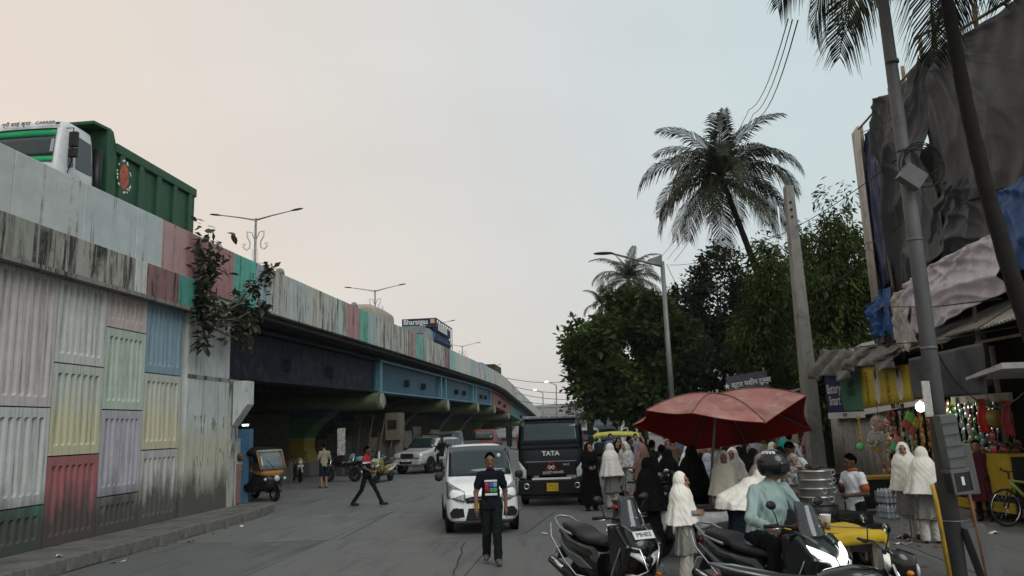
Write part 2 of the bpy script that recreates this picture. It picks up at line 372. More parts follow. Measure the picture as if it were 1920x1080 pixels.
# stained concrete for band / parapet: tone given by paint colour, with black run-off streaks
def stain_mat(name, base, amount, dark=(.026,.025,.022), moss=None):
    m, t, b = newmat(name); MATS[name] = m
    base = tuple(min(.62,x*1.45) for x in base); n = noise(t, 2.5, 6, .6); c = mixc(t, ramp(t, n.outputs[0], .3, .75), tuple(x*.78 for x in base), base)
    st = noise(t, 1.3, 10, .78, (2.6, 2.6, .30), dist=.35); st2 = noise(t, 1.0, 6, .65, (5.0, 5.0, .10), dist=.15); st3 = noise(t, .8, 6, .7)
    c = mixc(t, ramp(t, st.outputs[0], .61-.15*amount, .70-.15*amount), c, dark)
    f2 = N(t, 'ShaderNodeMath', operation='MULTIPLY'); t.links.new(ramp(t, st2.outputs[0], .57-.06*amount, .61-.06*amount), f2.inputs[0]); t.links.new(ramp(t, st3.outputs[0], .42, .62), f2.inputs[1])
    c = mixc(t, f2.outputs[0], c, tuple(x*.7 for x in dark))
    if moss: c = mixc(t, ramp(t, noise(t, 1.1, 5, .6).outputs[0], .52, .66), c, moss)
    t.links.new(c, b.inputs['Base Color']); b.inputs['Roughness'].default_value = .85
    bp = N(t, 'ShaderNodeBump'); bp.inputs['Strength'].default_value = .3; bp.inputs['Distance'].default_value = .02
    t.links.new(noise(t, 20, 6, .7).outputs[0], bp.inputs['Height']); t.links.new(bp.outputs[0], b.inputs['Normal'])
    return m
# ------------------------------------------------------------------ flyover
ZPX = [5, 21.5, 36, 47, 67, 81, 90, 97, 120, 145]; ZPZ = [7.25, 7.26, 7.45, 7.56, 7.74, 7.80, 7.62, 7.2, 5.95, 4.5]
def ptop(y): return interp(y, ZPX, ZPZ)
fo = thing('flyover', 'long concrete flyover with weathered pastel parapet and steel girders on the left', 'flyover')
W_FO = 13.0
def fseg(name, y0, y1, x0, x1, zb, zt, m, parent=fo, n=None, bevel=0):
    """solid piece of the flyover between y0 and y1, x0..x1 measured from its face (negative = inward), zb/zt functions of y"""
    n = n or max(1, int((y1-y0)/6)); rings = []
    for k in range(n+1):
        y = y0+(y1-y0)*k/n; fx = wall_x(y)
        rings.append([(fx+x0,y,zb(y)),(fx+x1,y,zb(y)),(fx+x1,y,zt(y)),(fx+x0,y,zt(y))])
    return MB().ring_loft(rings, smooth=False).build(name, m, parent, bevel=bevel)
# coping band over the panels
BANDS = [(11,14.2,stain_mat('band_mossy',(.19,.19,.165),.75,moss=(.075,.085,.05))),(14.2,16.55,stain_mat('band_grey',(.23,.22,.195),.8)),(16.55,17.0,stain_mat('band_white',(.36,.36,.34),.35)),(17.0,18.35,stain_mat('band_red',(.16,.085,.085),.75)),(18.35,19.35,stain_mat('band_teal',(.05,.20,.17),.5))]
for y0, y1, m in BANDS:
    fseg('band_segment', y0+.004, y1-.004, -.2, .22, lambda y: 5.29, lambda y: 6.03, m, bevel=.015)
fseg('drip_ledge', 11, 19.35, -.2, .26, lambda y: 5.20, lambda y: 5.287, stain_mat('ledge',(.15,.14,.13),.6))
# parapet lengths, each with its own paint
par = [(11,13.0,(.30,.32,.315),-.25),(13.0,14.9,(.32,.335,.325),-.15),(14.9,16.7,(.305,.345,.345),-.2),(16.7,17.75,(.31,.345,.35),-.05),(17.75,18.9,(.30,.19,.185),.0),(18.9,21.45,(.255,.13,.135),.0),(21.45,22.9,(.07,.27,.215),.5),
 (22.9,24.0,(.20,.25,.28),.6),(24.0,25.6,(.30,.295,.27),.65),(25.6,27.2,(.29,.325,.325),.6),(27.2,28.8,(.33,.325,.285),.65),(28.8,30.2,(.32,.33,.30),.7),(30.2,31.5,(.30,.335,.31),.6),(31.5,33.2,(.29,.155,.155),.5),(33.2,34.6,(.10,.28,.22),.5),(34.6,36.0,(.25,.30,.31),.45),(36.0,38.0,(.33,.325,.30),.7),(38.0,40.2,(.31,.305,.28),.75),(40.2,42.2,(.32,.31,.29),.75),(42.2,44.0,(.26,.18,.17),.7),(44.0,46.5,(.12,.27,.23),.65),(46.5,49.5,(.32,.32,.29),.7),(49.5,52.5,(.31,.30,.28),.75),(52.5,54.5,(.19,.11,.10),.8),(54.5,56.5,(.18,.30,.31),.2),(56.5,60,(.30,.34,.32),.2),(60,64,(.34,.33,.30),.25),(64,67,(.22,.29,.31),.25),(67,72,(.33,.32,.30),.5),(72,77,(.26,.33,.31),.5),(77,84,(.32,.31,.29),.6),(84,92,(.33,.32,.29),.6),(92,100,(.30,.30,.28),.6),(100,112,(.32,.32,.30),.5),(112,128,(.29,.31,.31),.5),(128,145,(.3,.3,.29),.5)]
for k, (y0, y1, c, a) in enumerate(par):
    zb = (lambda y: 6.04) if y1 <= 18.95 else (lambda y: ptop(y)-1.43)
    fseg('parapet_segment', y0+.006, y1-.006, -.25, .10+random.uniform(-.008,.008), zb, lambda y: ptop(y), stain_mat('parapet_paint_%02d' % k, c, a), bevel=.02, n=2)
FC = M('flyover_concrete', (.20,.20,.19), .9, var=.25, scale=2, bump=.3, bscale=14, dirt=.5)
fseg('far_parapet', 5, 145, -W_FO-.25, -W_FO, lambda y: ptop(y)-1.4, lambda y: ptop(y), FC, n=20)
fseg('deck', 5, 145, -W_FO, -.25, lambda y: ptop(y)-1.5, lambda y: ptop(y)-1.05, FC, n=20)
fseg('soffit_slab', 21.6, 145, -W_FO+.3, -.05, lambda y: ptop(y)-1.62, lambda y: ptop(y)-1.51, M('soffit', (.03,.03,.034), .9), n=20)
fseg('median_kerb', 11, 145, -6.7, -6.2, lambda y: ptop(y)-1.05, lambda y: ptop(y)-.6, FC, n=20)
# scuppers and knobs along the parapet top
for u, v, y in ((455/3.6+400, 0, 25.0), (0, 0, 33.0)):
    MB().lathe([(.16,0),(.16,.1),(.11,.2),(.02,.24)], 10).build('post_cap', FC, fo, (wall_x(y)-.05, y, ptop(y)-.01))
# girders
NAVY = M('girder_navy', (.020,.026,.046), .7, spec=.08, var=.35, scale=3, stretch=(1,1,.3), dirt=.5)
BLUE = M('girder_blue', (.035,.10,.15), .6, spec=.12, var=.3, scale=3, stretch=(1,1,.3), dirt=.55)
BLUE2 = M('girder_blue_light', (.075,.20,.28), .5, var=.2, scale=3)
ORNG = M('girder_orange', (.19,.05,.028), .55, var=.3, scale=3, dirt=.45)
TEAL = M('girder_teal', (.03,.12,.12), .55, var=.3, scale=3, dirt=.4)
gb = lambda y: ptop(y)-3.4
def girder(y0, y1, m, mrib, ribs):
    g_ = fseg('girder', y0, y1, -1.35, -.98, gb, lambda y: ptop(y)-1.63, m, n=4)
    fseg('bottom_flange', y0, y1, -1.6, -.74, lambda y: gb(y)-.07, lambda y: gb(y)-.003, mrib, g_, n=4)
    fseg('top_flange', y0, y1, -1.6, -.66, lambda y: ptop(y)-1.9, lambda y: ptop(y)-1.82, mrib, g_, n=4)
    for y in ribs: fseg('stiffener', y-.18, y+.18, -.975, -.72, lambda y: gb(y)+.004, lambda y: ptop(y)-1.91, mrib, g_, n=1)
    for q in (.36, .62):
        y = y0+(y1-y0)*q; fseg('drain_box', y-.16, y+.16, -.975, -.70, lambda y: gb(y)+.42, lambda y: gb(y)+.82, NAVY, g_, n=1)
    fseg('inner_girder', y0, y1, -5.2, -4.9, gb, lambda y: ptop(y)-1.63, NAVY, g_, n=2)
    fseg('inner_girder', y0, y1, -9.2, -8.9, gb, lambda y: ptop(y)-1.63, NAVY, g_, n=2)
PIERS = [39.4, 57, 71.6, 83.5, 97, 112]
girder(21.6, 39.3, NAVY, NAVY, [])
girder(39.45, 56.9, BLUE, BLUE2, (39.75, 55.6))
girder(57.05, 71.5, BLUE, BLUE2, (57.3, 70.3))
girder(71.7, 83.4, BLUE, BLUE2, (72, 82.8))
girder(83.6, 103, ORNG, ORNG, (84,))
girder(103.1, 140, TEAL, TEAL, ())
# piers: flared hammerheads with painted bands
def pier_mat():
    m, t, b = newmat('pier_paint'); geo = N(t, 'ShaderNodeTexCoord'); sep = N(t, 'ShaderNodeSeparateXYZ'); t.links.new(geo.outputs['Object'], sep.inputs[0])
    ab = N(t, 'ShaderNodeMath', operation='ABSOLUTE'); t.links.new(sep.outputs['X'], ab.inputs[0])
    zr = N(t, 'ShaderNodeValToRGB'); zr.color_ramp.interpolation = 'CONSTANT'; e = zr.color_ramp.elements
    e[0].position = 0; e[0].color = (.09,.09,.085,1); e[1].position = .16; e[1].color = (.20,.14,.012,1)
    for p_, c_ in ((.42,(.014,.07,.025,1)),(.64,(.008,.022,.055,1)),(.9,(.012,.03,.02,1))): q = e.new(p_); q.color = c_
    mr = N(t, 'ShaderNodeMath', operation='DIVIDE'); mr.inputs[1].default_value = 4.4; t.links.new(sep.outputs['Z'], mr.inputs[0]); t.links.new(mr.outputs[0], zr.inputs[0])
    n = noise(t, 3, 6, .6); cc = mixc(t, ramp(t, n.outputs[0], .3, .7), (.055,.05,.048), (.09,.085,.08))
    # painted arcs hug the flaring edges; the middle keeps a pale ground
    zz = N(t, 'ShaderNodeMath', operation='MULTIPLY_ADD'); zz.inputs[1].default_value = .0; zz.inputs[2].default_value = 1.15; t.links.new(sep.outputs['Z'], zz.inputs[0])
    gt = N(t, 'ShaderNodeMath', operation='GREATER_THAN'); t.links.new(ab.outputs[0], gt.inputs[0]); t.links.new(zz.outputs[0], gt.inputs[1])
    t.links.new(mixc(t, gt.outputs[0], cc, zr.outputs[0]), b.inputs['Base Color']); b.inputs['Roughness'].default_value = .8
    return m
PM = pier_mat(); CAPM = M('pier_cap_green', (.060,.085,.040), .75, var=.3, scale=2, dirt=.35)
CAPEND = M('pier_cap_end', (.24,.25,.20), .8, var=.25, scale=4, dirt=.4)
for y in PIERS:
    zt = gb(y)-.1; hc = .86; cx = wall_x(y)-6.1
    pr = link('pier', None, fo, (cx, y, 0), (0,0,RROT))
    prof = [(-2.3,0),(-2.2,.5),(-1.9,1.4),(-1.95,1.9),(-2.4,2.5),(-3.3,zt-hc+.02),(3.3,zt-hc+.02),(2.4,2.5),(1.95,1.9),(1.9,1.4),(2.2,.5),(2.3,0)]
    MB().prism(prof, -.75, .75, axis='y').build('shaft', PM, pr, bevel=.06)
    cp = MB(); rr = hc/2; rings = []
    for x in (-5.6, 5.6):
        rings.append([(x, .95*math.cos(a)*.95, zt-rr+rr*math.sin(a)) for a in [2*PI*k/20 for k in range(20)]])
    cp.ring_loft(rings); cp = cp.build('cap_beam', CAPM, pr)
    MB().lathe([(rr*.93,0),(rr*.90,.06),(.3,.09)], 20, (5.6,0,zt-rr), axis='x').build('cap_end', CAPEND, pr)
    for gx in (-4.0+1.5, 1.4, 5.0):
        MB().box((gx,0,zt+.045),(.6,.8,.1)).build('bearing', NAVY, pr)
# abutment at the end of the ramp
abm = panel_mat('abutment_paint', (.44,.475,.46), (.39,.38,.31), .5, C2Z=2.6)
ab = fseg('abutment', 19.18, 21.45, -W_FO, .06, lambda y: 0, lambda y: 5.9 if y > 19.3 else 5.9, abm, n=1, bevel=.03)
fseg('abutment_cheek', 21.45, 21.95, -.9, .10, lambda y: .0, lambda y: 3.55, stain_mat('cheek', (.26,.26,.24), .75), n=1, bevel=.02)
# corbel block with sloped underside
cb = MB().prism([(21.5,3.0),(21.5,3.62),(22.0,3.62),(22.0,3.02),(21.75,2.62)], wall_x(21.7)+.10, wall_x(21.7)+.45, axis='x')
MB().prism([(wall_x(21.7)+.11,2.35),(wall_x(21.7)+.11,3.60),(wall_x(21.7)+.52,3.60),(wall_x(21.7)+.52,2.95)], 21.5, 22.05, axis='y').build('corbel', stain_mat('corbel_paint', (.34,.37,.36), .3), fo, bevel=.02)
fseg('bearing_shelf', 19.2, 22.05, -W_FO, .07, lambda y: 3.56, lambda y: 3.66, stain_mat('shelf', (.2,.2,.19), .8), n=1)
# plaster scrawl marks left on the abutment face
SCR = M('tar_scrawl', (.03,.03,.03), .9)
rr_ = random.Random(3)
for k in range(34):
    y = rr_.uniform(19.6, 21.2); z = rr_.choice([rr_.uniform(2.25,2.75), rr_.uniform(2.3,2.7), rr_.uniform(1.0,1.8)])
    mb = MB(); L = rr_.uniform(.05,.28); n_ = rr_.uniform(.006,.02); sl_ = rr_.uniform(-.3,.3)
    x = wall_x(y)+.064
    mb.add([(x,y-n_,z),(x,y+n_,z),(x+.0004,y+n_*.5+sl_*L,z-L),(x+.0004,y-n_*.5+sl_*L,z-L)], [(0,1,2,3)]); mb.build('smear', SCR, ab, fix=False)
# added walls blocking sky and light behind the underpass, coloured near-black for its shade
bw = MB().box((0,0,2.6),(.3,130,5.2)).build('underpass_light_block', M('underpass_light_block', (.022,.021,.020), .9, var=.4, scale=1, dirt=.5), None, (wall_x(82)-13.6, 82, 0), (0,0,RROT))
tag(bw, 'added near-black wall blocking light along the far side of the underpass', 'wall')
bw2 = MB().box((0,0,2.6),(14,.3,5.2)).build('underpass_end_block', MATS['underpass_light_block'], None, (wall_x(21)-20.8, 20.6, 0), (0,0,0))
tag(bw2, 'added near-black wall blocking light into the underpass behind the abutment', 'wall')

# ================================================================== people: one blended surface each
def surface_nets(D, org, h):
    s = D < 0; nx, ny, nz = D.shape
    cnt = np.zeros((nx-1, ny-1, nz-1), np.int8)
    for a in (0,1):
        for b in (0,1):
            for c in (0,1): cnt += s[a:nx-1+a, b:ny-1+b, c:nz-1+c]
    act = (cnt > 0) & (cnt < 8); I = np.argwhere(act)
    idx = -np.ones(act.shape, np.int32); idx[act] = np.arange(len(I))
    P = np.zeros((len(I),3)); Wt = np.zeros(len(I))
    cs = [(a,b,c) for a in (0,1) for b in (0,1) for c in (0,1)]
    val = {c: D[I[:,0]+c[0], I[:,1]+c[1], I[:,2]+c[2]] for c in cs}
    for c in cs:
        for ax in range(3):
            if c[ax]: continue
            e = list(c); e[ax] = 1; e = tuple(e); d0, d1 = val[c], val[e]
            m = (d0 < 0) != (d1 < 0); t = np.where(m, d0/np.where(d0-d1 == 0, 1, d0-d1), 0)
            p = np.array(c, float)[None].repeat(len(I), 0); p[:,ax] += t; P += p*m[:,None]; Wt += m
    V = (I + P/Wt[:,None])*h + org; F = []
    for ax in range(3):
        sl0 = [slice(None)]*3; sl1 = [slice(None)]*3; sl0[ax] = slice(0,-1); sl1[ax] = slice(1,None)
        a, b = s[tuple(sl0)], s[tuple(sl1)]; E = np.argwhere(a != b)
        o1, o2 = [(1,2),(2,0),(0,1)][ax]
        E = E[(E[:,o1] > 0) & (E[:,o2] > 0) & (E[:,o1] < D.shape[o1]-1) & (E[:,o2] < D.shape[o2]-1)]
        q = []
        for d1, d2 in ((0,0),(-1,0),(-1,-1),(0,-1)):
            e = E.copy(); e[:,o1] += d1; e[:,o2] += d2; q.append(idx[e[:,0], e[:,1], e[:,2]])
        q = np.stack(q, 1); flip = a[E[:,0], E[:,1], E[:,2]]
        q[~flip] = q[~flip][:, ::-1]; F.append(q)
    F = np.concatenate(F); return V, F[(F >= 0).all(1)]
def cone_d(X, p):
    a, b, ra, rb, fl, rip = p; a = np.array(a, float); b = np.array(b, float)
    Y = X.copy() if fl != 1 else X
    if fl != 1:
        Y = X.copy(); cy = None
        ab = b-a; L2 = max(ab@ab, 1e-9); t = np.clip(((X-a)@ab)/L2, 0, 1); c = a + t[...,None]*ab
        d = X-c; d[...,1] /= fl; r = ra+(rb-ra)*t; n = np.sqrt((d*d).sum(-1)); k = n - r
        if rip:
            th = np.arctan2(d[...,1], d[...,0]); k = k - rip[0]*t*np.sin(rip[1]*th+rip[2]+1.5*np.sin(3*th+rip[2]))*np.clip(n/(r+1e-6),0,1)
            k = np.maximum(k, b[2]+.012*np.sin(2*th+rip[2])-X[...,2])
        return k*min(1, (fl+1)/2)
    ab = b-a; L2 = max(ab@ab, 1e-9); t = np.clip(((X-a)@ab)/L2, 0, 1); c = a + t[...,None]*ab
    d = X-c; r = ra+(rb-ra)*t; n = np.sqrt((d*d).sum(-1))
    if rip:
        th = np.arctan2(d[...,1], d[...,0]); return n - r - rip[0]*t*np.sin(rip[1]*th+rip[2]+1.5*np.sin(3*th+rip[2]))*np.clip(n/(r+1e-6),0,1)
    return n - r
def ell_d(X, p):
    c, r = np.array(p[0], float), np.array(p[1], float)
    q = (X-c)/r; k0 = np.sqrt((q*q).sum(-1)); q2 = (X-c)/(r*r); k1 = np.sqrt((q2*q2).sum(-1))+1e-9
    return k0*(k0-1)/k1
class SDF:
    def __init__(s): s.p = []
    def cone(s, a, b, ra, rb, mi, fl=1, rip=None, k=.018):
        lo = np.minimum(a,b)-max(ra,rb)-(rip[0] if rip else 0); hi = np.maximum(a,b)+max(ra,rb)+(rip[0] if rip else 0)
        s.p.append((cone_d, (a,b,ra,rb,fl,rip), mi, lo, hi, k)); return s
    def ell(s, c, r, mi, k=.018):
        s.p.append((ell_d, (c,r), mi, np.array(c)-np.array(r), np.array(c)+np.array(r), k)); return s
    def run(s, h):
        lo = np.min([p[3] for p in s.p],0)-3*h; hi = np.max([p[4] for p in s.p],0)+3*h
        n = np.ceil((hi-lo)/h).astype(int)+1; D = np.full(n, 1.0, np.float32)
        ax = [lo[i]+h*np.arange(n[i]) for i in range(3)]
        for fn, pr, mi, a, b, k in s.p:
            i0 = np.maximum(((a-.06-lo)/h).astype(int),0); i1 = np.minimum(((b+.06-lo)/h).astype(int)+2, n)
            X = np.stack(np.meshgrid(*[ax[i][i0[i]:i1[i]] for i in range(3)], indexing='ij'), -1)
            d = fn(X, pr); sub = D[i0[0]:i1[0], i0[1]:i1[1], i0[2]:i1[2]]
            hh = np.maximum(k-np.abs(sub-d),0)/k; sub[...] = np.minimum(sub,d)-hh*hh*k*.25
        V, F = surface_nets(D, lo, h)
        best = np.full(len(V), 9.); mi = np.zeros(len(V), int)
        for fn, pr, m, a, b, k in s.p:
            sel = np.all((V > a-.03) & (V < b+.03), 1)
            if not sel.any(): continue
            d = fn(V[sel], pr); bb = best[sel]; mm = mi[sel]; w_ = d < bb; bb[w_] = d[w_]; mm[w_] = m; best[sel] = bb; mi[sel] = mm
        fm = np.sort(mi[F], 1)[:,1]
        return V, F, fm
def wrinkle(V, F, fm, ph, kk=1):
    """cloth creases: push clothed vertices along their normals by a warped ridge pattern"""
    n = np.cross(V[F[:,2]]-V[F[:,0]], V[F[:,3]]-V[F[:,1]]); vn = np.zeros_like(V)
    for k in range(4): np.add.at(vn, F[:,k], n)
    vn /= np.linalg.norm(vn,axis=1)[:,None]+1e-9
    am = np.zeros(len(V)); w_ = np.array([0,.0065,.0075,0,.0055,.0065])[np.minimum(fm,5)]
    for k in range(4): am[F[:,k]] = np.maximum(am[F[:,k]], w_)
    x, y, z = V.T; th = np.arctan2(y, x)
    a = np.sin(26*z+5*np.sin(7*x+ph)+4*np.sin(9*y+2*ph)+3*np.sin(2*th))
    b = np.sin(9*th+6*np.sin(5*z+ph)+8*x); c = np.sin(41*x+33*z+4*np.sin(13*y+ph))
    d = (1-np.abs(a))*.9+(1-np.abs(b))*.8+.35*c-.7
    return V + vn*(kk*am*d)[:,None]
def cloth(name, col, var=.14, bump=.35, rough=.85, bscale=9, stretch=(1.6,1.6,.6)):
    return M(name, col, rough, 0, var, 5, bump, bscale, spec=.06, stretch=stretch)
SKIN = [M('skin_brown', (.155,.083,.052), .55, var=.1, scale=9), M('skin_tan', (.24,.135,.085), .55, var=.1, scale=9), M('skin_dark', (.10,.055,.036), .55, var=.1, scale=9)]
HAIR = M('hair_black', (.006,.005,.005), 1.0, var=.3, scale=30, bump=.6, bscale=60, spec=.0)
EYE = M('eye_dark', (.01,.009,.008), .25); LIP = M('lip', (.13,.05,.042), .5); WHT = M('eye_white', (.5,.48,.46), .4)
SHOE_B = M('shoe_black', (.02,.02,.02), .5); SHOE_R = M('shoe_red', (.13,.03,.025), .5); SHOE_G = M('sandal_grey', (.09,.085,.08), .7)
POSE = {
 'stand': dict(kneeL=(.095,-.02,.48), ankL=(.10,.02,.085), kneeR=(-.095,-.02,.48), ankR=(-.10,.02,.085), elbL=(.255,.03,1.10), hanL=(.27,-.05,.85), elbR=(-.255,.03,1.10), hanR=(-.27,-.05,.85)),
 'walk': dict(kneeL=(.08,-.10,.49), ankL=(.085,-.10,.10), kneeR=(-.08,.02,.48), ankR=(-.085,.20,.13), elbL=(.235,.09,1.10), hanL=(.235,.06,.84), elbR=(-.235,-.0,1.10), hanR=(-.235,-.13,.86)),
 'stride': dict(kneeL=(.07,-.22,.52), ankL=(.07,-.42,.12), kneeR=(-.07,.14,.47), ankR=(-.075,.40,.12), elbL=(.25,.13,1.12), hanL=(.26,.10,.88), elbR=(-.25,-.02,1.10), hanR=(-.2,-.2,1.0)),
 'hold': dict(kneeL=(.095,-.02,.48), ankL=(.10,.02,.085), kneeR=(-.095,-.02,.48), ankR=(-.10,.02,.085), elbL=(.24,.02,1.10), hanL=(.08,-.22,1.10), elbR=(-.24,.02,1.10), hanR=(-.08,-.24,1.08)),
 'phone': dict(kneeL=(.095,-.02,.48), ankL=(.10,.02,.085), kneeR=(-.095,-.02,.48), ankR=(-.10,.02,.085), elbL=(.24,.02,1.10), hanL=(.10,-.22,1.08), elbR=(-.23,-.02,1.12), hanR=(-.07,-.25,1.27)),
 'ride': dict(kneeL=(.20,-.40,.90), ankL=(.19,-.34,.46), kneeR=(-.20,-.40,.90), ankR=(-.19,-.34,.46), elbL=(.33,-.16,1.12), hanL=(.32,-.42,1.06), elbR=(-.33,-.16,1.12), hanR=(-.32,-.42,1.06)),
}
def person(label, loc, rz, h, pose, o, res=.016, group=None, headyaw=0, headpitch=0, lean=(0,0), hs=1.0, face=True, drop=0):
    """a figure facing -Y before turning by rz; o = outfit"""
    T = thing('person', label, 'person', loc, rz, group); P = dict(POSE[pose]) if isinstance(pose, str) else dict(pose)
    if o.get('hijab'): o.setdefault('sleeve', 'long')
    mats = [o['skin'], o['top'], o['bottom'], o.get('shoes', SHOE_B), o.get('hijab', o['top']), o.get('trim', o['top'])]
    s = SDF(); lx, ly = lean
    z1 = lambda z: max(0, (z-.92)/.5)
    def L(x, y, z): k = z1(z); return (x+lx*k, y+ly*k, z-drop*k)
    st = o.get('style', 'shirt'); slim = o.get('slim', 1.0); wd = o.get('wide', .84 if o.get('hijab') else .93)
    TOP = 1; lt = o.get('loose_top', 0); wr_ = 1.6 if lt else 1.0
    if lt: s.cone(L(0,-.01,.90), L(0,-.02,1.20), .165*wd, .185*wd, 1, .80, k=.03)
    s.cone(L(0,0,.93), L(0,0,1.08), .150*wd, .142*wd, TOP, .72); s.cone(L(0,0,1.08), L(0,-.005,1.27), .142*wd, .168*wd, TOP, .66)
    s.cone(L(-.135*wd,.01,1.365), L(.135*wd,.01,1.365), .066, .066, TOP); s.cone(L(0,.012,1.36), L(0,.012,1.445), .10, .060, TOP, k=.03)
    s.cone(L(0,.012,1.42), L(0,-.002,1.52), .052, .050, 0)
    hc = Vector(L(0,-.015,1.585)); Rm = Euler((headpitch, 0, headyaw)).to_matrix()
    def Hd(x, y, z): return tuple(hc + Rm @ (Vector((x,y,z))*hs) + Vector((0,0,(hs-1)*.1)))
    e = lambda r: tuple(q*hs for q in r)
    s.ell(Hd(0,.01,.02), e((.077,.094,.098)), 0); s.ell(Hd(0,-.035,-.045), e((.056,.060,.070)), 0, k=.03)
    if face:
        s.cone(Hd(0,-.09,.012), Hd(0,-.113,-.028), .010*hs, .016*hs, 0, k=.02); s.ell(Hd(0,-.085,-.085), e((.024,.018,.018)), 0)
        s.cone(Hd(-.045,-.083,.03), Hd(.045,-.083,.03), .012*hs, .012*hs, 0, k=.02)
    if not o.get('hijab') and not o.get('helmet'):
        for q in (-1,1): s.ell(Hd(q*.08,.012,-.005), e((.012,.022,.032)), 0)
    # arms
    lng = o.get('sleeve','short') == 'long'
    for q, eb, hn in ((1,'elbL','hanL'),(-1,'elbR','hanR')):
        sh = np.array(L(q*.175*wd,.01,1.365)); ex, ey, ez = P[eb]; hj = .74 if o.get('hijab') else 1; E_ = np.array(L(ex*hj,ey,ez)); Hn = np.array(L(P[hn][0]*(hj+1)/2,*P[hn][1:]))
        s.cone(sh, E_, .052+lt, .041+lt, TOP if lng else 0)
        if not lng: s.cone(sh, sh+(E_-sh)*.62, .066, .064, TOP)
        s.cone(E_, E_+(Hn-E_)*.9, .045+lt, .037+lt, TOP if lng else 0) if lt else None; s.cone(E_, Hn, .042 if lng else .038, .036 if lng else .026, TOP if lng else 0)
        if o.get('trimmed'): s.cone(sh+(E_-sh)*.56, sh+(E_-sh)*.66, .068, .068, 5)
        d = (Hn-E_); d /= np.linalg.norm(d); cross = np.cross(d, np.array([q*1.0,0,.01])); cross /= np.linalg.norm(cross)+1e-9; sd = np.cross(d, cross)
        pc = Hn+d*.045; s.ell(pc, (.034,.034,.040), 0, k=.012); s.cone(Hn, pc, .024, .030, 0)
        for fi, (of, ln) in enumerate(((-.030,.068),(-.010,.080),(.011,.076),(.031,.060))):
            b0 = pc+cross*of*.85+d*.025; b1 = b0+d*ln*.55+cross*of*.18; b2 = b1+d*ln*.42-sd*.018*q
            s.cone(b0,b1,.0092,.0085,0,k=.006); s.cone(b1,b2,.0085,.0070,0,k=.006)
        t0 = Hn+d*.02-cross*.028; s.cone(t0, t0+d*.038-cross*.024, .012,.010,0,k=.008); s.cone(t0+d*.038-cross*.024, t0+d*.065-cross*.026, .010,.008,0,k=.006)
    # legs
    for q, kn, an in ((1,'kneeL','ankL'),(-1,'kneeR','ankR')):
        hp = np.array((q*.088,0,.91)); K = np.array(P[kn]); An = np.array(P[an]); bt = 0 if st == 'shorts' else 2
        s.cone(hp, K, .098*slim, .070*slim, 2); s.cone(K, An, (.068 if bt else .054)*slim, (.064 if bt else .038)*slim, bt)
        if bt and o.get('loose'): s.cone(K, An, .078, .085, 2)
        dr = np.array((0,-1,0)); s.cone(An+np.array((0,.03,-.035)), An+np.array((q*.015,-.16,-.045)), .050,.041, 3); s.cone(An, An+np.array((0,.0,-.04)), .038,.046, 0 if o.get('sandal') else 3)
    rp_ = random.uniform(0,6)
    if st == 'kurta': s.cone(L(0,0,1.05), (0,.0,.42), .15, .225, TOP, .75, (.030,10,rp_), k=.03)
    if st in ('shirt','shorts'): s.cone(L(0,0,1.08), (0,.0,.84), .142, .168, TOP, .74, (.007,7,rp_), k=.02)
    if st == 'abaya':
        s.cone(L(0,0,1.25), (0,.01,.13), .18, .30, TOP, .72, (.036,10,rp_), k=.04)
    if o.get('hijab'):
        s.ell(Hd(0,.032,.012), e((.108,.104,.138)), 4, k=.012); s.ell(Hd(0,.02,-.11), e((.085,.095,.07)), 4, k=.03)
        cz = o.get('cape', .98)
        a_ = np.array(Hd(0,.03,-.02)); b_ = np.array(L(0,.02,1.34)); s.cone(a_, b_, .098*hs, .212, 4, .86, k=.04)
        c_ = np.array(L(0,.02 if not o.get('capeback') else o['capeback'], cz)); s.cone(b_, c_, .215, o.get('capew', .28)+.02, 4, .86, (.030,9,rp_), k=.04)
    V, F, fm = s.run(res)
    V = wrinkle(V, F, fm, rp_, wr_)
    me = raw_mesh('body', V, F, mats, fm, True)
    body = link('body', me, T); k = h/1.70; body.scale = (k,k,k)
    mb = MB()
    if face and not o.get('helmet') and not o.get('niqab'):
        for q in (-1,1):
            mb = MB(); mb.ell(Hd(q*.032,-.0865,.010), e((.013,.006,.006)), 8, 6, mi=0)
            f_ = mb.build('eye', [EYE], T, fix=False); f_.scale = (k,k,k)
            mb = MB(); mb.ell(Hd(q*.034,-.0905,.032), e((.019,.006,.005)), 8, 5, mi=0)
            f_ = mb.build('eyebrow', [EYE], T, fix=False); f_.scale = (k,k,k)
        mb = MB(); mb.ell(Hd(0,-.0935,-.055), e((.021,.006,.006)), 10, 5, mi=0)
        f_ = mb.build('mouth', [LIP], T, fix=False); f_.scale = (k,k,k)
    if o.get('niqab'):
        pass
    if o.get('hair', not o.get('hijab') and not o.get('helmet')):
        hb = MB(); rings = []; nn = 28; ha = o.get('haircol', HAIR); jag = [random.uniform(-.13,.10) for _ in range(nn)]; tuft = [random.uniform(-.02,.05) for _ in range(nn)]
        for i in range(10):
            t = i/9; ring = []
            for kk in range(nn):
                a = 2*PI*kk/nn; fr = max(0, -math.sin(a))             # front = -y
                tm = (PI*.50 + .26*PI*max(0, math.sin(a)))*(1-.42*fr**1.5)
                th = t*(tm+jag[kk])+.01; rr2 = 1.0+tuft[kk]*(1-t)+.025*math.sin(7*a+2*i)+random.uniform(-.015,.015)-.05*t**4
                ring.append(Hd(.087*rr2*math.sin(th)*math.cos(a), .012+.105*rr2*math.sin(th)*math.sin(a), .022+.112*rr2*math.cos(th)))
            rings.append(ring)
        hb.ring_loft(rings); hh = hb.build('hair', ha, T); hh.scale = (k,k,k)
    return T, k, Hd, P
W_ = dict
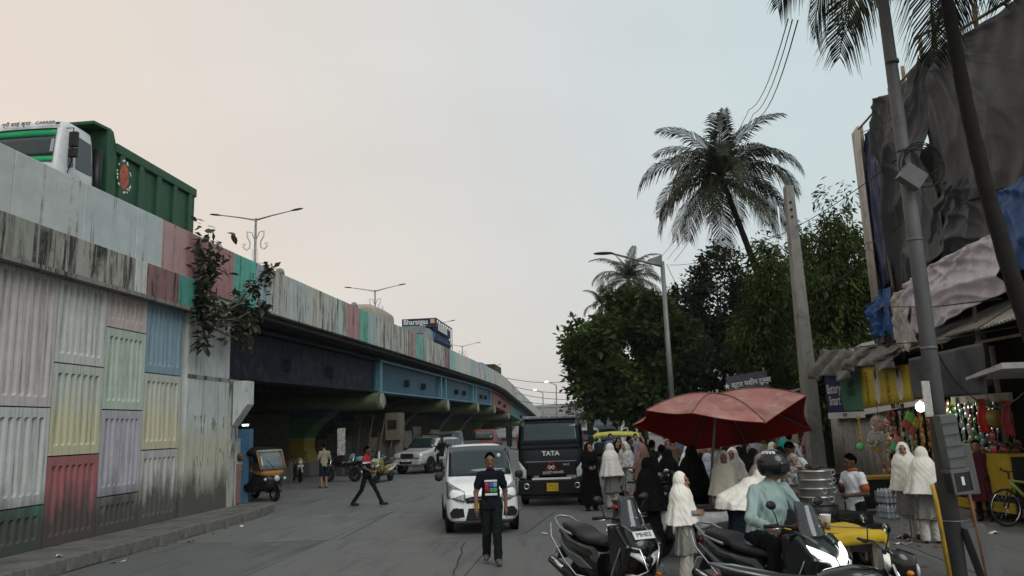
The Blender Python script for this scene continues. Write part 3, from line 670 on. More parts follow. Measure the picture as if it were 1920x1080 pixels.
TRO_B = cloth('trousers_black', (.018,.019,.022)); TRO_G = cloth('trousers_dark_green', (.018,.026,.024)); TRO_N = cloth('jeans_navy', (.02,.026,.045))
TRO_W = cloth('trousers_cream', (.42,.40,.36)); NAVYT = cloth('tshirt_navy', (.018,.020,.034)); KURTA_G = cloth('kurta_grey', (.20,.195,.18)); ABAYA = cloth('abaya_black', (.010,.010,.012), bump=.8, bscale=6)
HIJ_W = cloth('hijab_white', (.74,.72,.66), .05); HIJ_C = cloth('hijab_cream', (.66,.62,.53), .05); SHIRT_W = cloth('shirt_white', (.68,.70,.73), .07); SHIRT_BE = cloth('shirt_beige', (.23,.215,.16))

# ================================================================== vehicles
def ser(w, h, n=20, p=2.6, cx=0, cz=0):                 # superellipse ring (x,z)
    out = []
    for k in range(n):
        a = 2*PI*k/n; c, s_ = math.cos(a), math.sin(a)
        out.append((cx+w*math.copysign(abs(c)**(2/p), c), cz+h*math.copysign(abs(s_)**(2/p), s_)))
    return out
def yloft(secs, n=20, p=2.6):                           # (y, half width, z low, z high[, x centre[, p]])
    rings = []
    for q in secs:
        y, w_, z0, z1 = q[:4]; cx = q[4] if len(q) > 4 else 0; pp = q[5] if len(q) > 5 else p
        rings.append([(x, y, z) for x, z in ser(w_, (z1-z0)/2, n, pp, cx, (z0+z1)/2)])
    return MB().ring_loft(rings)
def zloft(secs, n=20, p=2.6):                           # (z, half width x, y front, y back)
    rings = []
    for q in secs:
        z, w_, y0, y1 = q[:4]; cx = q[4] if len(q) > 4 else 0
        rings.append([(x, y, z) for x, y in ser(w_, (y1-y0)/2, n, p, cx, (y0+y1)/2)])
    return MB().ring_loft(rings)
GLASS = M('window_glass_dark', (.018,.024,.026), .04, spec=.8, var=.1); GLASS2 = M('windscreen_glass', (.022,.040,.045), .06, spec=.6, var=.3, scale=1.2)
WPAINT = M('car_white', (.78,.80,.80), .28, var=.05, scale=2, coat=.5, dirt=.06, dirtcol=(.45,.44,.42)); BPL = M('black_plastic', (.018,.018,.019), .45, var=.25, scale=14); TYRE = M('tyre_rubber', (.014,.014,.014), .85, var=.3, scale=20, dirt=.3, dirtcol=(.07,.065,.06))
CHROME = M('chrome', (.62,.63,.64), .18, 1, var=.1); STEELG = M('wheel_steel', (.30,.31,.32), .35, .8, var=.15); LENS = M('lamp_lens', (.42,.44,.45), .12, spec=.9, var=.5, scale=18); LENSD = M('lamp_reflector', (.10,.105,.11), .15, .6, var=.5, scale=25)
AMBER = M('indicator_amber', (.55,.18,.02), .25); REDL = M('lamp_red', (.30,.015,.015), .25); YPL = M('plate_yellow', (.55,.36,.02), .5, var=.1); WPL = M('plate_white', (.55,.55,.54), .5, var=.1); INK = M('ink_black', (.012,.012,.012), .6)
WPRINT = M('print_white', (.62,.63,.63), .6, var=.06); REDP = M('print_red', (.42,.03,.03), .6)
def wheel(parent, c, r, w, rim=.62, spokes=5, name='wheel', mrim=None, rot=None):
    wl = link(name, None, parent, c, rot)
    t = MB(); prof = [(r*rim,-w/2),(r*.93,-w/2),(r,-w*.30),(r*1.003,0),(r,w*.30),(r*.93,w/2),(r*rim,w/2),(r*rim,-w/2)]
    t.lathe(prof, 28, axis='x', cap=False); t.build('tyre', TYRE, wl)
    m = MB(); m.lathe([(r*rim*.98,-w*.42),(r*rim*.98,w*.42),(r*rim*.86,w*.44),(r*rim*.82,w*.25),(r*rim*.82,-w*.25),(r*rim*.86,-w*.44),(r*rim*.98,-w*.42)], 28, axis='x', cap=False)
    m.lathe([(r*.16,-w*.46),(r*.16,w*.46)], 12, axis='x')
    for k in range(spokes):
        a = 2*PI*k/spokes; m.box((0, r*rim*.5*math.cos(a), r*rim*.5*math.sin(a)), (w*.5, r*rim*.78, r*.13), (a,0,0))
    m.build('rim', mrim or STEELG, wl); return wl
def plate(parent, c, rot, txt, wd, ht, m, size, ink=INK, lines=1):
    p = MB().box((0,0,0),(wd,.012,ht)).build('number_plate', m, parent, c, rot)
    text(txt, size, ink, p, (0,-.0085,0), (R(90),0,0)); return p
def car_rings(st, half):                                 # st: (y, scale-list of (x,z)) half profiles -> closed rings
    rings = []
    for y, hp in st:
        rings.append([(x,y,z) for x,z in hp] + [(-x,y,z) for x,z in hp[::-1] if x > 1e-6])
    return rings
def hatchback():
    T = thing('hatchback_car', 'white tall hatchback driving behind the walking man in navy t-shirt', 'car')
    def hp(zb, w, zm, zbelt, wb, zr, wr, zc): return [(0,zb),(w*.88,zb),(w,zb+.12),(w*1.0,zm),(wb,zbelt),(wr,zr),(wr*.80,zc-.012),(wr*.35,zc),(0,zc)]
    st = [(-.02,hp(.24,.55,.42,.66,.54,.74,.50,.76)),(.04,hp(.21,.66,.45,.72,.65,.82,.60,.85)),(.22,hp(.19,.725,.5,.80,.71,.90,.63,.935)),(.62,hp(.19,.735,.55,.92,.715,.985,.64,1.02)),(.86,hp(.19,.737,.6,.97,.72,1.03,.66,1.06)),
          (1.08,hp(.19,.737,.6,.985,.725,1.28,.675,1.31)),(1.36,hp(.19,.737,.6,.99,.725,1.59,.65,1.615)),(1.50,hp(.19,.737,.6,.99,.725,1.63,.645,1.665)),(2.4,hp(.19,.737,.6,1.0,.725,1.64,.64,1.695)),(3.25,hp(.19,.737,.6,1.0,.72,1.61,.63,1.665)),(3.48,hp(.22,.72,.6,.99,.69,1.40,.58,1.46)),(3.60,hp(.28,.68,.6,.95,.66,1.05,.60,1.08))]
    mb = MB().ring_loft(car_rings(st, 0)); mb.build('body', WPAINT, T, subsurf=1)
    def patch(name, pts, m, off=(0,0,0)): 
        o = MB(); o.poly([tuple(Vector(p)+Vector(off)) for p in pts]); return o.build(name, m, T, fix=False, solid=.006)
    # windscreen: curved grid between cowl and roof front
    def ws(a, b):
        x = (a-.5)*2; hw = .66*(1-b)+.61*b; y = .86+.02+(1.41-.86)*b - .07*(1-x*x) + .03; z = 1.035+(1.60-1.035)*b + .02*(1-x*x)
        return (x*hw, y-.070, z+.042)
    MB().grid(ws, 10, 4).build('windscreen', GLASS2, T, fix=False, solid=.008)
    MB().tube([(.60,.86,1.055),(.2,.80,1.07),(-.25,.80,1.075)], .010, 6).build('wiper', BPL, T); MB().tube([(-.05,.79,1.07),(-.5,.83,1.065)], .010, 6).build('wiper', BPL, T)
    for s in (-1,1):
        patch('front_side_window', [(s*.726,1.12,1.0),(s*.726,2.02,1.01),(s*.672,2.02,1.57),(s*.672,1.46,1.565)], GLASS); patch('rear_side_window', [(s*.726,2.10,1.01),(s*.720,3.0,1.03),(s*.668,2.95,1.56),(s*.672,2.10,1.57)], GLASS)
        mr = zloft([(1.0,.02,-.05,.03),(1.03,.085,-.07,.04),(1.12,.09,-.07,.04),(1.16,.05,-.05,.03)], 14).build('wing_mirror', BPL, T, (s*.85,1.08,-.03))
        # headlamp: tall pointed lens wrapped on the corner
        def hl(a, b): 
            x = .36+.34*a; y = .018+.02*a+.23*a*a*a+.17*b*a; z = .60+.17*b+.06*a+.13*a*b
            return (s*x*1.02, y-.075+.09*b, z+.035)
        h = MB().grid(hl, 6, 5).build('headlamp', M('car_lamp',(.17,.18,.18),.12,spec=.9,var=.6,scale=14), T, fix=False, solid=.02)
        MB().tube([hl(0,0),hl(.5,0),hl(1,0),hl(1,.5),hl(1,1),hl(.5,1),hl(0,1),hl(0,0)],.009,5).build('lamp_seal', BPL, h)
        MB().lathe([(.11,0),(.10,-.03),(.07,-.02),(.01,-.018)],14,(s*.52,.03,.42),axis='y').build('fog_lamp', LENSD, T)
        MB().prism([(s*.38,.34),(s*.40,.50),(s*.60,.51),(s*.67,.42),(s*.64,.33)], -.012, .10, axis='y').build('fog_surround', BPL, T)
        MB().lathe([(.36,0),(.36,.02)],24,(s*.715-(.01 if s>0 else .01),.66,.29),axis='x').build('wheel_arch', BPL, T); MB().lathe([(.36,0),(.36,.02)],24,(s*.715-.01,3.0,.29),axis='x').build('wheel_arch', BPL, T)
        wheel(T, (s*.66,.66,.285), .285, .165); wheel(T, (s*.66,3.0,.285), .285, .165)
        MB().tube([(s*.735,2.0,.95),(s*.745,2.05,.955),(s*.735,2.14,.95)],.012,6).build('door_handle', WPAINT, T)
        MB().tube([(s*.56,1.6,1.67),(s*.575,2.4,1.705),(s*.56,3.1,1.67)],.014,6).build('roof_rail', BPL, T)
        patch('door_seam', [(s*.742,2.05,.35),(s*.742,2.062,.35),(s*.740,2.062,1.0),(s*.740,2.05,1.0)], BPL)
    gr = MB().prism([(-.34,.60),(-.36,.69),(-.22,.72),(.22,.72),(.36,.69),(.34,.60)], -.028, .12, axis='y').build('grille', BPL, T)
    MB().box((0,-.034,.665),(.60,.012,.018)).build('grille_bar', CHROME, gr); MB().ell((0,-.036,.665),(.05,.012,.035),10,6).build('emblem', CHROME, gr)
    lg = MB().prism([(-.36,.27),(-.30,.50),(.30,.50),(.36,.27)], -.030, .12, axis='y').build('lower_grille', BPL, T)
    for k in range(4): MB().box((0,-.033,.31+k*.05),(.60,.01,.012)).build('grille_slat', M('grille_slat',(.05,.05,.05),.4), lg)
    MB().box((0,-.02,.235),(1.15,.06,.07)).build('bumper_lip', BPL, T, bevel=.02)
    plate(T, (0,-.042,.545), (0,0,0), 'MH 03', .40, .10, YPL, .07)
    MB().ell((.42,.98,1.46),(.04,.01,.04),10,6).build('sticker', WPRINT, T)
    dash = MB().box((0,1.15,1.0),(1.2,.3,.1)).build('dashboard', BPL, T)
    return T
car = hatchback(); car.location = (-.72, 15.85, 0); car.rotation_euler = (0,0,R(7)); car.scale = (1.01,1.0,1.02)

def truck():
    T = thing('truck', 'dark navy cab truck with white maker lettering driving towards the camera', 'truck')
    CAB = M('truck_navy', (.009,.011,.018), .42, var=.2, scale=3, spec=.35, dirt=.2, dirtcol=(.03,.03,.03)); DK = M('truck_black', (.008,.008,.009), .6, var=.3, scale=8, spec=.3)
    hw = 1.06
    b = zloft([(.95,hw,0,1.7),(1.3,hw,-.02,1.7),(1.62,hw,.0,1.7),(1.86,hw-.015,.05,1.7),(2.60,hw-.075,.20,1.7),(2.70,hw-.12,.30,1.66),(2.74,hw-.3,.45,1.5)], 32, 7).build('cab', CAB, T)
    def ws(a, b_): x = (a-.5)*2; return (x*(hw-.10-.05*b_), .035+.16*b_-.035*(1-x*x)-.01, 1.90+.68*b_)
    MB().grid(ws, 12, 4).build('windscreen', GLASS2, T, fix=False, solid=.01)
    MB().tube([(-.15,-.02,1.92),(-.5,-.0,1.90),(-.85,.03,1.93)],.012,6).build('wiper', DK, T); MB().tube([(.75,.03,1.93),(.4,-.0,1.90),(.08,-.02,1.94)],.012,6).build('wiper', DK, T)
    MB().box((0,.30,2.72),(1.75,.34,.10)).build('sun_visor', M('visor_grey',(.16,.165,.17),.4), T, bevel=.03)
    for k in range(5): MB().ell((-.7+.35*k,.14,2.735),(.03,.02,.014),8,5).build('marker_lamp', WPRINT, T)
    for s in (-1,1):
        MB().poly([(s*(hw+.004),.12,1.75),(s*(hw+.004),1.0,1.75),(s*(hw-.06),1.0,2.5),(s*(hw-.06),.28,2.5)]).build('side_window', GLASS, T, fix=False, solid=.006)
        arm = MB().tube([(s*(hw-.1),.12,2.66),(s*(hw+.12),-.08,2.66),(s*(hw+.22),-.10,2.5),(s*(hw+.22),-.10,1.8),(s*hw,.05,1.75)],.016,6).build('mirror_arm', DK, T)
        MB().box((s*(hw+.24),-.10,2.32),(.20,.10,.40)).build('mirror', DK, arm, bevel=.03); MB().box((s*(hw+.24),-.10,1.98),(.17,.10,.24)).build('mirror', DK, arm, bevel=.03)
        def hl(a,b_): x = .80+.235*a; return (s*x, -.055+.10*a*a+.02*b_, .84+.50*b_*(.55+.45*a)+.05*a)
        MB().grid(hl,4,4).build('headlamp', LENS, T, fix=False, solid=.03)
        MB().lathe([(.09,.0),(.10,-.035),(.075,-.04),(.05,-.02),(.01,-.015)],14,(s*.80,-.075,.62),axis='y').build('fog_lamp', CHROME, T)
        wheel(T, (s*.92,1.02,.42), .42, .24, .55, 6); wheel(T, (s*.92,4.1,.42), .42, .26, .55, 6)
        MB().prism([(.5,.55),(.62,.85),(1.42,.85),(1.55,.55),(1.55,.95),(.5,.95)], s*.80, s*1.065, axis='x').build('mud_guard', DK, T)
        MB().box((s*(hw+.01),.9,1.3),(.02,.9,.02)).build('door_seam', DK, T)
        rl = MB().box((s*(hw+.02),.35,2.0),(.03,.1,.5)).build('side_marker', REDP, T)
    MB().box((0,-.005,1.80),(1.9,.06,.10)).build('cowl_strip', DK, T, bevel=.02)
    MB().box((0,-.028,1.36),(1.62,.03,.025)).build('chrome_strip', M('strip_grey',(.20,.21,.22),.4), T)
    MB().prism([(-.80,.93),(-.72,1.34),(.72,1.34),(.80,.93)], -.035,.1,axis='y').build('grille_panel', DK, T, bevel=.015)
    MB().box((0,-.06,.84),(1.24,.05,.055)).build('white_stripe', WPRINT, T)
    bp = MB().box((0,0,.58),(2.16,.30,.48), taper=(.98,1)).build('bumper', DK, T, (0,.05,0), bevel=.05); MB().box((0,.04,.30),(1.9,.16,.12)).build('under_bumper', DK, T, bevel=.02)
    text('TATA', .19, WPRINT, T, (0,-.032,1.60), (R(90),0,0), bold=.006, sx=1.15)
    em = MB().tube([(-.19,-.045,1.10),(.19,-.045,1.10),(0,-.045,1.36),(-.19,-.045,1.10)], .018, 6).build('emblem_triangle', REDP, T)
    for s in (-1,1): MB().torus((s*.055,-.05,1.18),.042,.014,14,6,axis='y').build('emblem_ring', WPRINT, em)
    text('दुरदृष्टी सामाजिक', .10, WPRINT, T, (.06,-.040,1.02), (R(90),0,0)); text('जय हो', .08, WPRINT, T, (.48,-.040,1.25), (R(90),0,0))
    plate(T, (.02,-.12,.585), (0,0,0), 'MH 04\nLY 5102', .36, .24, YPL, .09)
    # load body behind
    MB().box((0,3.7,.75),(.9,5.4,.22)).build('chassis', DK, T); MB().box((0,4.1,1.75),(2.1,4.4,1.5)).build('load_body', CAB, T, bevel=.03)
    tp = MB(); tp.tube([(-.95,2.1,2.62),(-.5,2.05,2.64),(0,2.1,2.63),(.5,2.05,2.64),(.95,2.1,2.62)],.08,8).build('rolled_cover', M('cover_grey',(.18,.18,.18),.8,bump=.4,bscale=10), T)
    hd = MB().torus((.38,.42,1.98),.24,.018,20,6,axis='y').build('steering_wheel', M('wheel_pale',(.25,.25,.22),.5), T)
    return T
tr = truck(); tr.location = (.86, 20.7, 0); tr.rotation_euler = (0,0,R(-4)); tr.scale = (.825,.825,.84)

def suv():
    T = thing('suv', 'silver off-road SUV with roof rack parked beside the flyover pier', 'car')
    SIL = M('car_silver', (.42,.43,.43), .3, .3, var=.06, coat=.4, dirt=.25, dirtcol=(.22,.21,.19))
    def hp(zb,w,zm,zbelt,wb,zr,wr,zc): return [(0,zb),(w*.9,zb),(w,zb+.12),(w,zm),(wb,zbelt),(wr,zr),(wr*.82,zc-.01),(wr*.4,zc),(0,zc)]
    st = [(0,hp(.48,.78,.6,.85,.77,1.0,.72,1.04)),(.10,hp(.42,.86,.62,.95,.85,1.06,.78,1.10)),(.6,hp(.42,.89,.7,1.05,.87,1.12,.80,1.16)),(1.25,hp(.42,.89,.7,1.12,.88,1.17,.82,1.21)),(1.40,hp(.42,.89,.7,1.15,.87,1.28,.80,1.34)),(1.95,hp(.42,.89,.7,1.17,.87,1.70,.72,1.78)),(2.2,hp(.42,.89,.7,1.17,.87,1.73,.71,1.80)),(4.4,hp(.42,.89,.7,1.17,.86,1.74,.70,1.81)),(4.75,hp(.46,.87,.7,1.15,.84,1.5,.74,1.55)),(4.85,hp(.5,.84,.7,1.1,.80,1.2,.75,1.22))]
    MB().ring_loft(car_rings(st,0)).build('body', SIL, T, subsurf=1)
    def ws(a,b): x=(a-.5)*2; return (x*(.77-.10*b), 1.30+.56*b-.05*(1-x*x), 1.26+.46*b+.045)
    MB().grid(ws,8,3).build('windscreen', GLASS2, T, fix=False, solid=.008)
    for s in (-1,1):
        for k,(y0,y1,t0) in enumerate(((1.62,2.5,.35),(2.6,3.5,0),(3.6,4.45,0))):
            MB().poly([(s*.875,y0,1.19),(s*.875,y1,1.19),(s*.755,y1,1.66),(s*.755,y0+t0,1.66)]).build('side_window', GLASS, T, fix=False, solid=.006)
        MB().box((s*.60,-.01,.93),(.30,.10,.20)).build('headlamp', LENS, T, bevel=.03); MB().lathe([(.10,0),(.09,-.04),(.02,-.03)],14,(s*.58,.0,.62),axis='y').build('fog_lamp', CHROME, T)
        zloft([(1.12,.03,-.05,.03),(1.16,.11,-.08,.05),(1.30,.11,-.08,.05),(1.33,.06,-.05,.03)],14).build('wing_mirror', BPL, T, (s*1.02,1.5,0))
        for y in (.85,3.75): wheel(T,(s*.80,y,.38),.38,.24,.6,6); MB().lathe([(.47,0),(.47,.02)],24,(s*.885-.01,y,.40),axis='x').build('wheel_arch', BPL, T)
        MB().box((s*.93,2.3,.42),(.14,1.9,.05)).build('side_step', BPL, T, bevel=.02); MB().tube([(s*.62,2.1,1.84),(s*.62,2.15,1.93),(s*.62,4.2,1.93),(s*.62,4.3,1.84)],.02,6).build('roof_rail', BPL, T)
    gr = MB().box((0,-.03,.92),(.72,.10,.24)).build('grille', BPL, T, bevel=.03)
    for k in range(3): MB().box((0,-.085,.85+.07*k),(.68,.02,.026)).build('grille_bar', CHROME, gr)
    MB().box((0,-.06,.60),(1.6,.2,.26)).build('bumper', SIL, T, bevel=.05); MB().box((0,-.165,.60),(.7,.02,.14)).build('bumper_intake', BPL, T)
    MB().box((0,3.1,1.95),(1.15,1.9,.06)).build('roof_rack', BPL, T, bevel=.02); plate(T,(0,-.18,.70),(0,0,0),'MH 43',.5,.11,WPL,.08)
    return T
sv = suv(); p = G(775,888); sv.location = (p.x-.2, p.y-.6, 0); sv.rotation_euler = (0,0,R(-24)); sv.scale = (.93,.93,.93)

def rickshaw():
    T = thing('auto_rickshaw', 'black and yellow auto rickshaw waiting beside the abutment', 'auto rickshaw')
    BK = M('rickshaw_black', (.014,.016,.017), .4, var=.3, scale=6, dirt=.3, dirtcol=(.05,.048,.045)); YO = M('rickshaw_yellow', (.26,.125,.03), .45, var=.2, scale=5, dirt=.3)
    CAN = M('rickshaw_canopy', (.012,.014,.016), .7, bump=.4, bscale=8)
    yloft([(-1.02,.12,.42,.70),(-.9,.30,.36,.86),(-.65,.46,.32,.92),(-.45,.52,.30,.90),(-.30,.60,.30,.62),(.4,.64,.28,.60),(.9,.66,.28,.75),(1.35,.64,.32,.80),(1.5,.52,.42,.72)],24,4).build('lower_body', BK, T)
    yloft([(-.98,.10,.80,.90),(-.86,.40,.80,.98),(-.62,.50,.82,1.0),(-.5,.52,.84,.98)],20,4).build('front_cowl', YO, T)
    MB().box((0,1.05,1.02),(1.2,.5,.5)).build('rear_panel', BK, T, bevel=.05)
    rings=[]
    for y,zt,w_ in ((-.62,1.60,.50),(-.3,1.68,.56),(.5,1.72,.62),(1.2,1.68,.62),(1.45,1.5,.58)):
        rings.append([(-w_,y,zt-.22),(-w_*.96,y,zt-.08),(-w_*.8,y,zt-.02),(0,y,zt),(w_*.8,y,zt-.02),(w_*.96,y,zt-.08),(w_,y,zt-.22),(w_*.95,y,zt-.2),(0,y,zt-.05),(-w_*.95,y,zt-.2)])
    MB().ring_loft(rings).build('canopy', CAN, T)
    MB().box((0,1.45,1.2),(1.16,.03,.7),(R(8),0,0)).build('rear_curtain', CAN, T)
    def ws(a,b): x=(a-.5)*2; return (x*(.44-.02*b), -.86+.25*b-.05*(1-x*x), 1.0+.56*b)
    MB().grid(ws,8,3).build('windscreen', M('rickshaw_screen',(.13,.16,.17),.08,spec=.7,alpha=.8), T, fix=False, solid=.008)
    fr = MB()
    for s in (-1,1): MB().tube([(s*.46,-.86,.98),(s*.46,-.60,1.60)],.028,8).build('windscreen_post', YO, T); MB().tube([(s*.58,-.1,.6),(s*.58,-.12,1.55)],.02,6).build('side_post', BK, T); wheel(T,(s*.56,.95,.23),.23,.11,.5,4)
    MB().tube([(-.46,-.62,1.58),(.46,-.62,1.58)],.035,8).build('windscreen_header', M('rick_header',(.30,.29,.22),.5), T)
    MB().tube([(0,-.90,1.03),(-.2,-.80,1.3)],.008,5).build('wiper', BPL, T)
    wheel(T,(0,-.95,.23),.23,.11,.5,4,name='front_wheel'); MB().torus((0,-.95,.23),.29,.06,14,6,axis='x',arc=(R(15),R(165))).build('front_mudguard', BK, T)
    MB().ell((0,-1.05,.72),(.10,.07,.10),12,8).build('headlamp', LENS, T); MB().box((0,.25,.62),(1.0,.5,.12)).build('driver_seat', BPL, T, bevel=.04); MB().box((0,.95,.86),(1.1,.5,.14)).build('rear_seat', BPL, T, bevel=.04)
    for s in (-1,1): MB().ell((s*.36,-.95,.70),(.05,.05,.05),10,6).build('indicator', LENS, T); MB().box((s*.56,-.80,1.12),(.12,.03,.16)).build('side_mirror', BPL, T)
    return T
rk = rickshaw(); p = G(522,940); rk.location = (p.x-.86, p.y+.55, 0); rk.rotation_euler = (0,0,R(52))
rk2 = copy_tree(rk); p = G(1190,915); rk2.location = (4.55, 33, 0); rk2.rotation_euler = (0,0,R(80))
rk2['label'] = 'auto rickshaw with a yellow roof edge behind the schoolgirls at the roadside'
for c in rk2.children:
    if c.name.startswith('canopy'): c.data = c.data.copy(); c.data.materials.clear(); c.data.materials.append(M('rickshaw_roof_yellow',(.42,.40,.08),.5,dirt=.2))

def handlebar(T, y, z, w_, m=BPL, up=.0):
    hb = MB().tube([(-w_,y+.10,z+up),(-w_*.55,y+.02,z+up),(0,y,z-.04),(w_*.55,y+.02,z+up),(w_,y+.10,z+up)],.013,8).build('handlebar', m, T)
    for s in (-1,1): MB().tube([(s*(w_-.13),y+.08,z+up),(s*(w_+.02),y+.105,z+up)],.019,8).build('grip', BPL, hb); MB().tube([(s*(w_-.14),y+.02,z+up-.01),(s*(w_-.02),y+.03,z+up-.02)],.006,5).build('lever', CHROME, hb)
    return hb
def mirror(T, s, y, z, w_, dx=.08, dz=.17):
    st = MB().tube([(s*w_,y,z),(s*(w_+dx*.5),y-.02,z+dz*.6),(s*(w_+dx),y-.02,z+dz)],.006,6).build('mirror_stem', BPL, T)
    MB().ell((s*(w_+dx),y-.015,z+dz+.03),(.062,.022,.042),14,8,rot=(R(-10),R(-12*s),0)).build('mirror', BPL, st); MB().ell((s*(w_+dx),y+.004,z+dz+.03),(.053,.010,.034),14,8,rot=(R(-10),R(-12*s),0)).build('mirror_glass', CHROME, st)
def scooter(label, paint, lit=False, hz=0, fplate=True, accent=None, plate_txt='', screen=True, seatmat=None, guard=True, mirrors=True):
    T = thing('scooter', label, 'scooter'); SEAT = seatmat or M('seat_black', (.028,.028,.030), .55, var=.2, scale=9, bump=.15, bscale=90); acc = accent or M('scooter_grey', (.10,.115,.13), .35, .3, var=.1)
    wheel(T,(0,-.66,.245),.245,.10,.62,6,'front_wheel',BPL); wheel(T,(0,.64,.235),.235,.11,.58,6,'rear_wheel',BPL)
    # front apron: pointed nose
    nose = zloft([(.34,.10,-.52,-.34),(.46,.19,-.68,-.36),(.60,.225,-.80,-.38),(.74,.215,-.86,-.40),(.86,.185,-.82,-.44),(.96,.135,-.72,-.46),(1.02,.08,-.62,-.46)],24,2.3).build('front_apron', paint, T)
    MB().prism([(-.50,.30),(-.40,.30),(-.36,.98),(-.46,.98)],-.20,.20,axis='x').build('leg_shield', BPL, T, bevel=.03)
    for s in (-1,1):
        MB().prism([(-.83,.80),(-.60,1.0),(-.46,.86),(-.44,.60),(-.62,.42),(-.74,.56)], s*.155, s*.235, axis='x').build('side_fairing', paint, T, bevel=.03)
        MB().tube([(s*.10,-.74,.93),(s*.13,-.60,.99),(s*.11,-.47,1.01)],.014,6).build('trim_strip', acc, T)
        def hl(a,b): return (s*(.025+.175*a), -.885-.1*hz+.14*a*a+(.04+.12*hz)*b, .60+hz+.13*a+.085*b*(1-.25*a))
        h = MB().grid(hl,6,3).build('headlamp', M('headlamp_lit',(.8,.85,.8),.2,emit=(1,.98,.86),estr=3.0) if lit else LENS, T, fix=False, solid=.03)
        MB().ell((s*.16,-.80,.50),(.035,.05,.025),10,6).build('indicator', AMBER, T)
        MB().tube([(s*.055,-.66,.26),(s*.06,-.55,.60)],.024,8).build('fork_leg', BPL, T)
    MB().ell((0,-.885,.66),(.05,.02,.045),10,6).build('lamp_bridge', BPL, T)
    MB().torus((0,-.66,.245),.275,.055,14,8,axis='x',arc=(R(20),R(170))).build('front_fender', paint, T)
    if screen:
        def sc(a,b): x=(a-.5)*2; w_=.155*(1-.35*b*b); return (x*w_, -.70+.13*b+.09*x*x, .93+.36*b)
        MB().grid(sc,8,6).build('windscreen', M('scooter_screen',(.035,.045,.05),.08,spec=.8,alpha=.82), T, fix=False, solid=.006)
        for q in ((-.07,.99),(.07,.99),(0,1.07)): MB().ell((q[0],-.70+.02,q[1]),(.009,.012,.009),8,5).build('screw', CHROME, T)
    handlebar(T,-.44,1.06,.33); MB().ell((0,-.47,1.04),(.13,.09,.05),14,8).build('dash', BPL, T)
    if mirrors:
        for s in (-1,1): mirror(T,s,-.38,1.06,.22)
    # floor and body
    MB().box((0,-.16,.315),(.36,.52,.09)).build('floorboard', BPL, T, bevel=.03)
    yloft([(-.02,.15,.30,.62),(.10,.175,.30,.72),(.35,.19,.36,.72),(.65,.18,.48,.74),(.92,.11,.62,.80),(1.06,.05,.72,.82)],24,3).build('rear_body', paint, T)
    for s in (-1,1): MB().prism([(.02,.46),(.30,.56),(.60,.60),(.95,.76),(.60,.52),(.30,.44)],s*.165,s*.205,axis='x').build('side_panel', acc, T, bevel=.015)
    # seat: low rider part, raised pillion
    seat = yloft([(-.06,.07,.70,.755),(.0,.12,.70,.80),(.20,.155,.70,.80),(.40,.16,.72,.82),(.48,.15,.74,.875),(.62,.14,.75,.895),(.85,.11,.78,.90),(.98,.06,.80,.88)],20,2.6).build('seat', SEAT, T)
    gr = MB().tube([(.155,.55,.78),(.165,.85,.83),(.11,1.08,.92),(0,1.13,.94),(-.11,1.08,.92),(-.165,.85,.83),(-.155,.55,.78)],.016,8).build('grab_rail', M('rail_grey',(.22,.23,.24),.35,.6), T)
    MB().ell((0,1.07,.76),(.07,.03,.035),12,6).build('tail_lamp', REDL, T); rp2 = MB().prism([(.86,.66),(1.10,.42),(1.13,.42),(.92,.70)],-.08,.08,axis='x').build('rear_fender', BPL, T)
    plate(T,(0,1.135,.52),(R(-30),0,PI),plate_txt or 'MH 03',.20,.10,WPL,.05)
    ex = MB().tube([(-.19,.28,.25),(-.21,.45,.30),(-.215,.60,.34),(-.215,1.0,.44)],[.02,.05,.062,.052],12).build('exhaust', BPL, T); MB().tube([(-.25,.62,.39),(-.255,.92,.46)],.03,8).build('heat_shield', CHROME, ex)
    MB().box((.12,.42,.30),(.14,.50,.2)).build('engine', BPL, T, bevel=.04)
    if guard:
        for s in (-1,1):
            MB().tube([(s*.22,-.36,.34),(s*.27,-.50,.40),(s*.28,-.62,.58),(s*.22,-.70,.80),(s*.12,-.90,.78),(s*.05,-.93,.56),(s*.16,-.90,.52),(s*.24,-.78,.52)],.012,6).build('crash_guard', CHROME, T)
            MB().tube([(s*.21,.05,.36),(s*.25,.30,.36),(s*.26,.58,.50),(s*.23,.95,.72),(s*.16,1.10,.86)],.011,6).build('body_guard', CHROME, T)
    if fplate: plate(T,(0,-.80,.905),(R(-38),0,0),plate_txt or 'MH03',.25,.095,WPL,.075)
    return T
DGREEN = M('scooter_dark_green', (.013,.024,.025), .25, .2, var=.12, coat=.5); BLK = M('scooter_black', (.014,.015,.016), .25, .1, var=.12, coat=.5)
sc1 = scooter('parked black maxi scooter with chrome guards beside the girl in white hijab', BLK, plate_txt='MH03')
sc2 = scooter('dark green maxi scooter with lit headlamp under the helmeted rider', DGREEN, lit=True, guard=True, hz=.12, fplate=False)
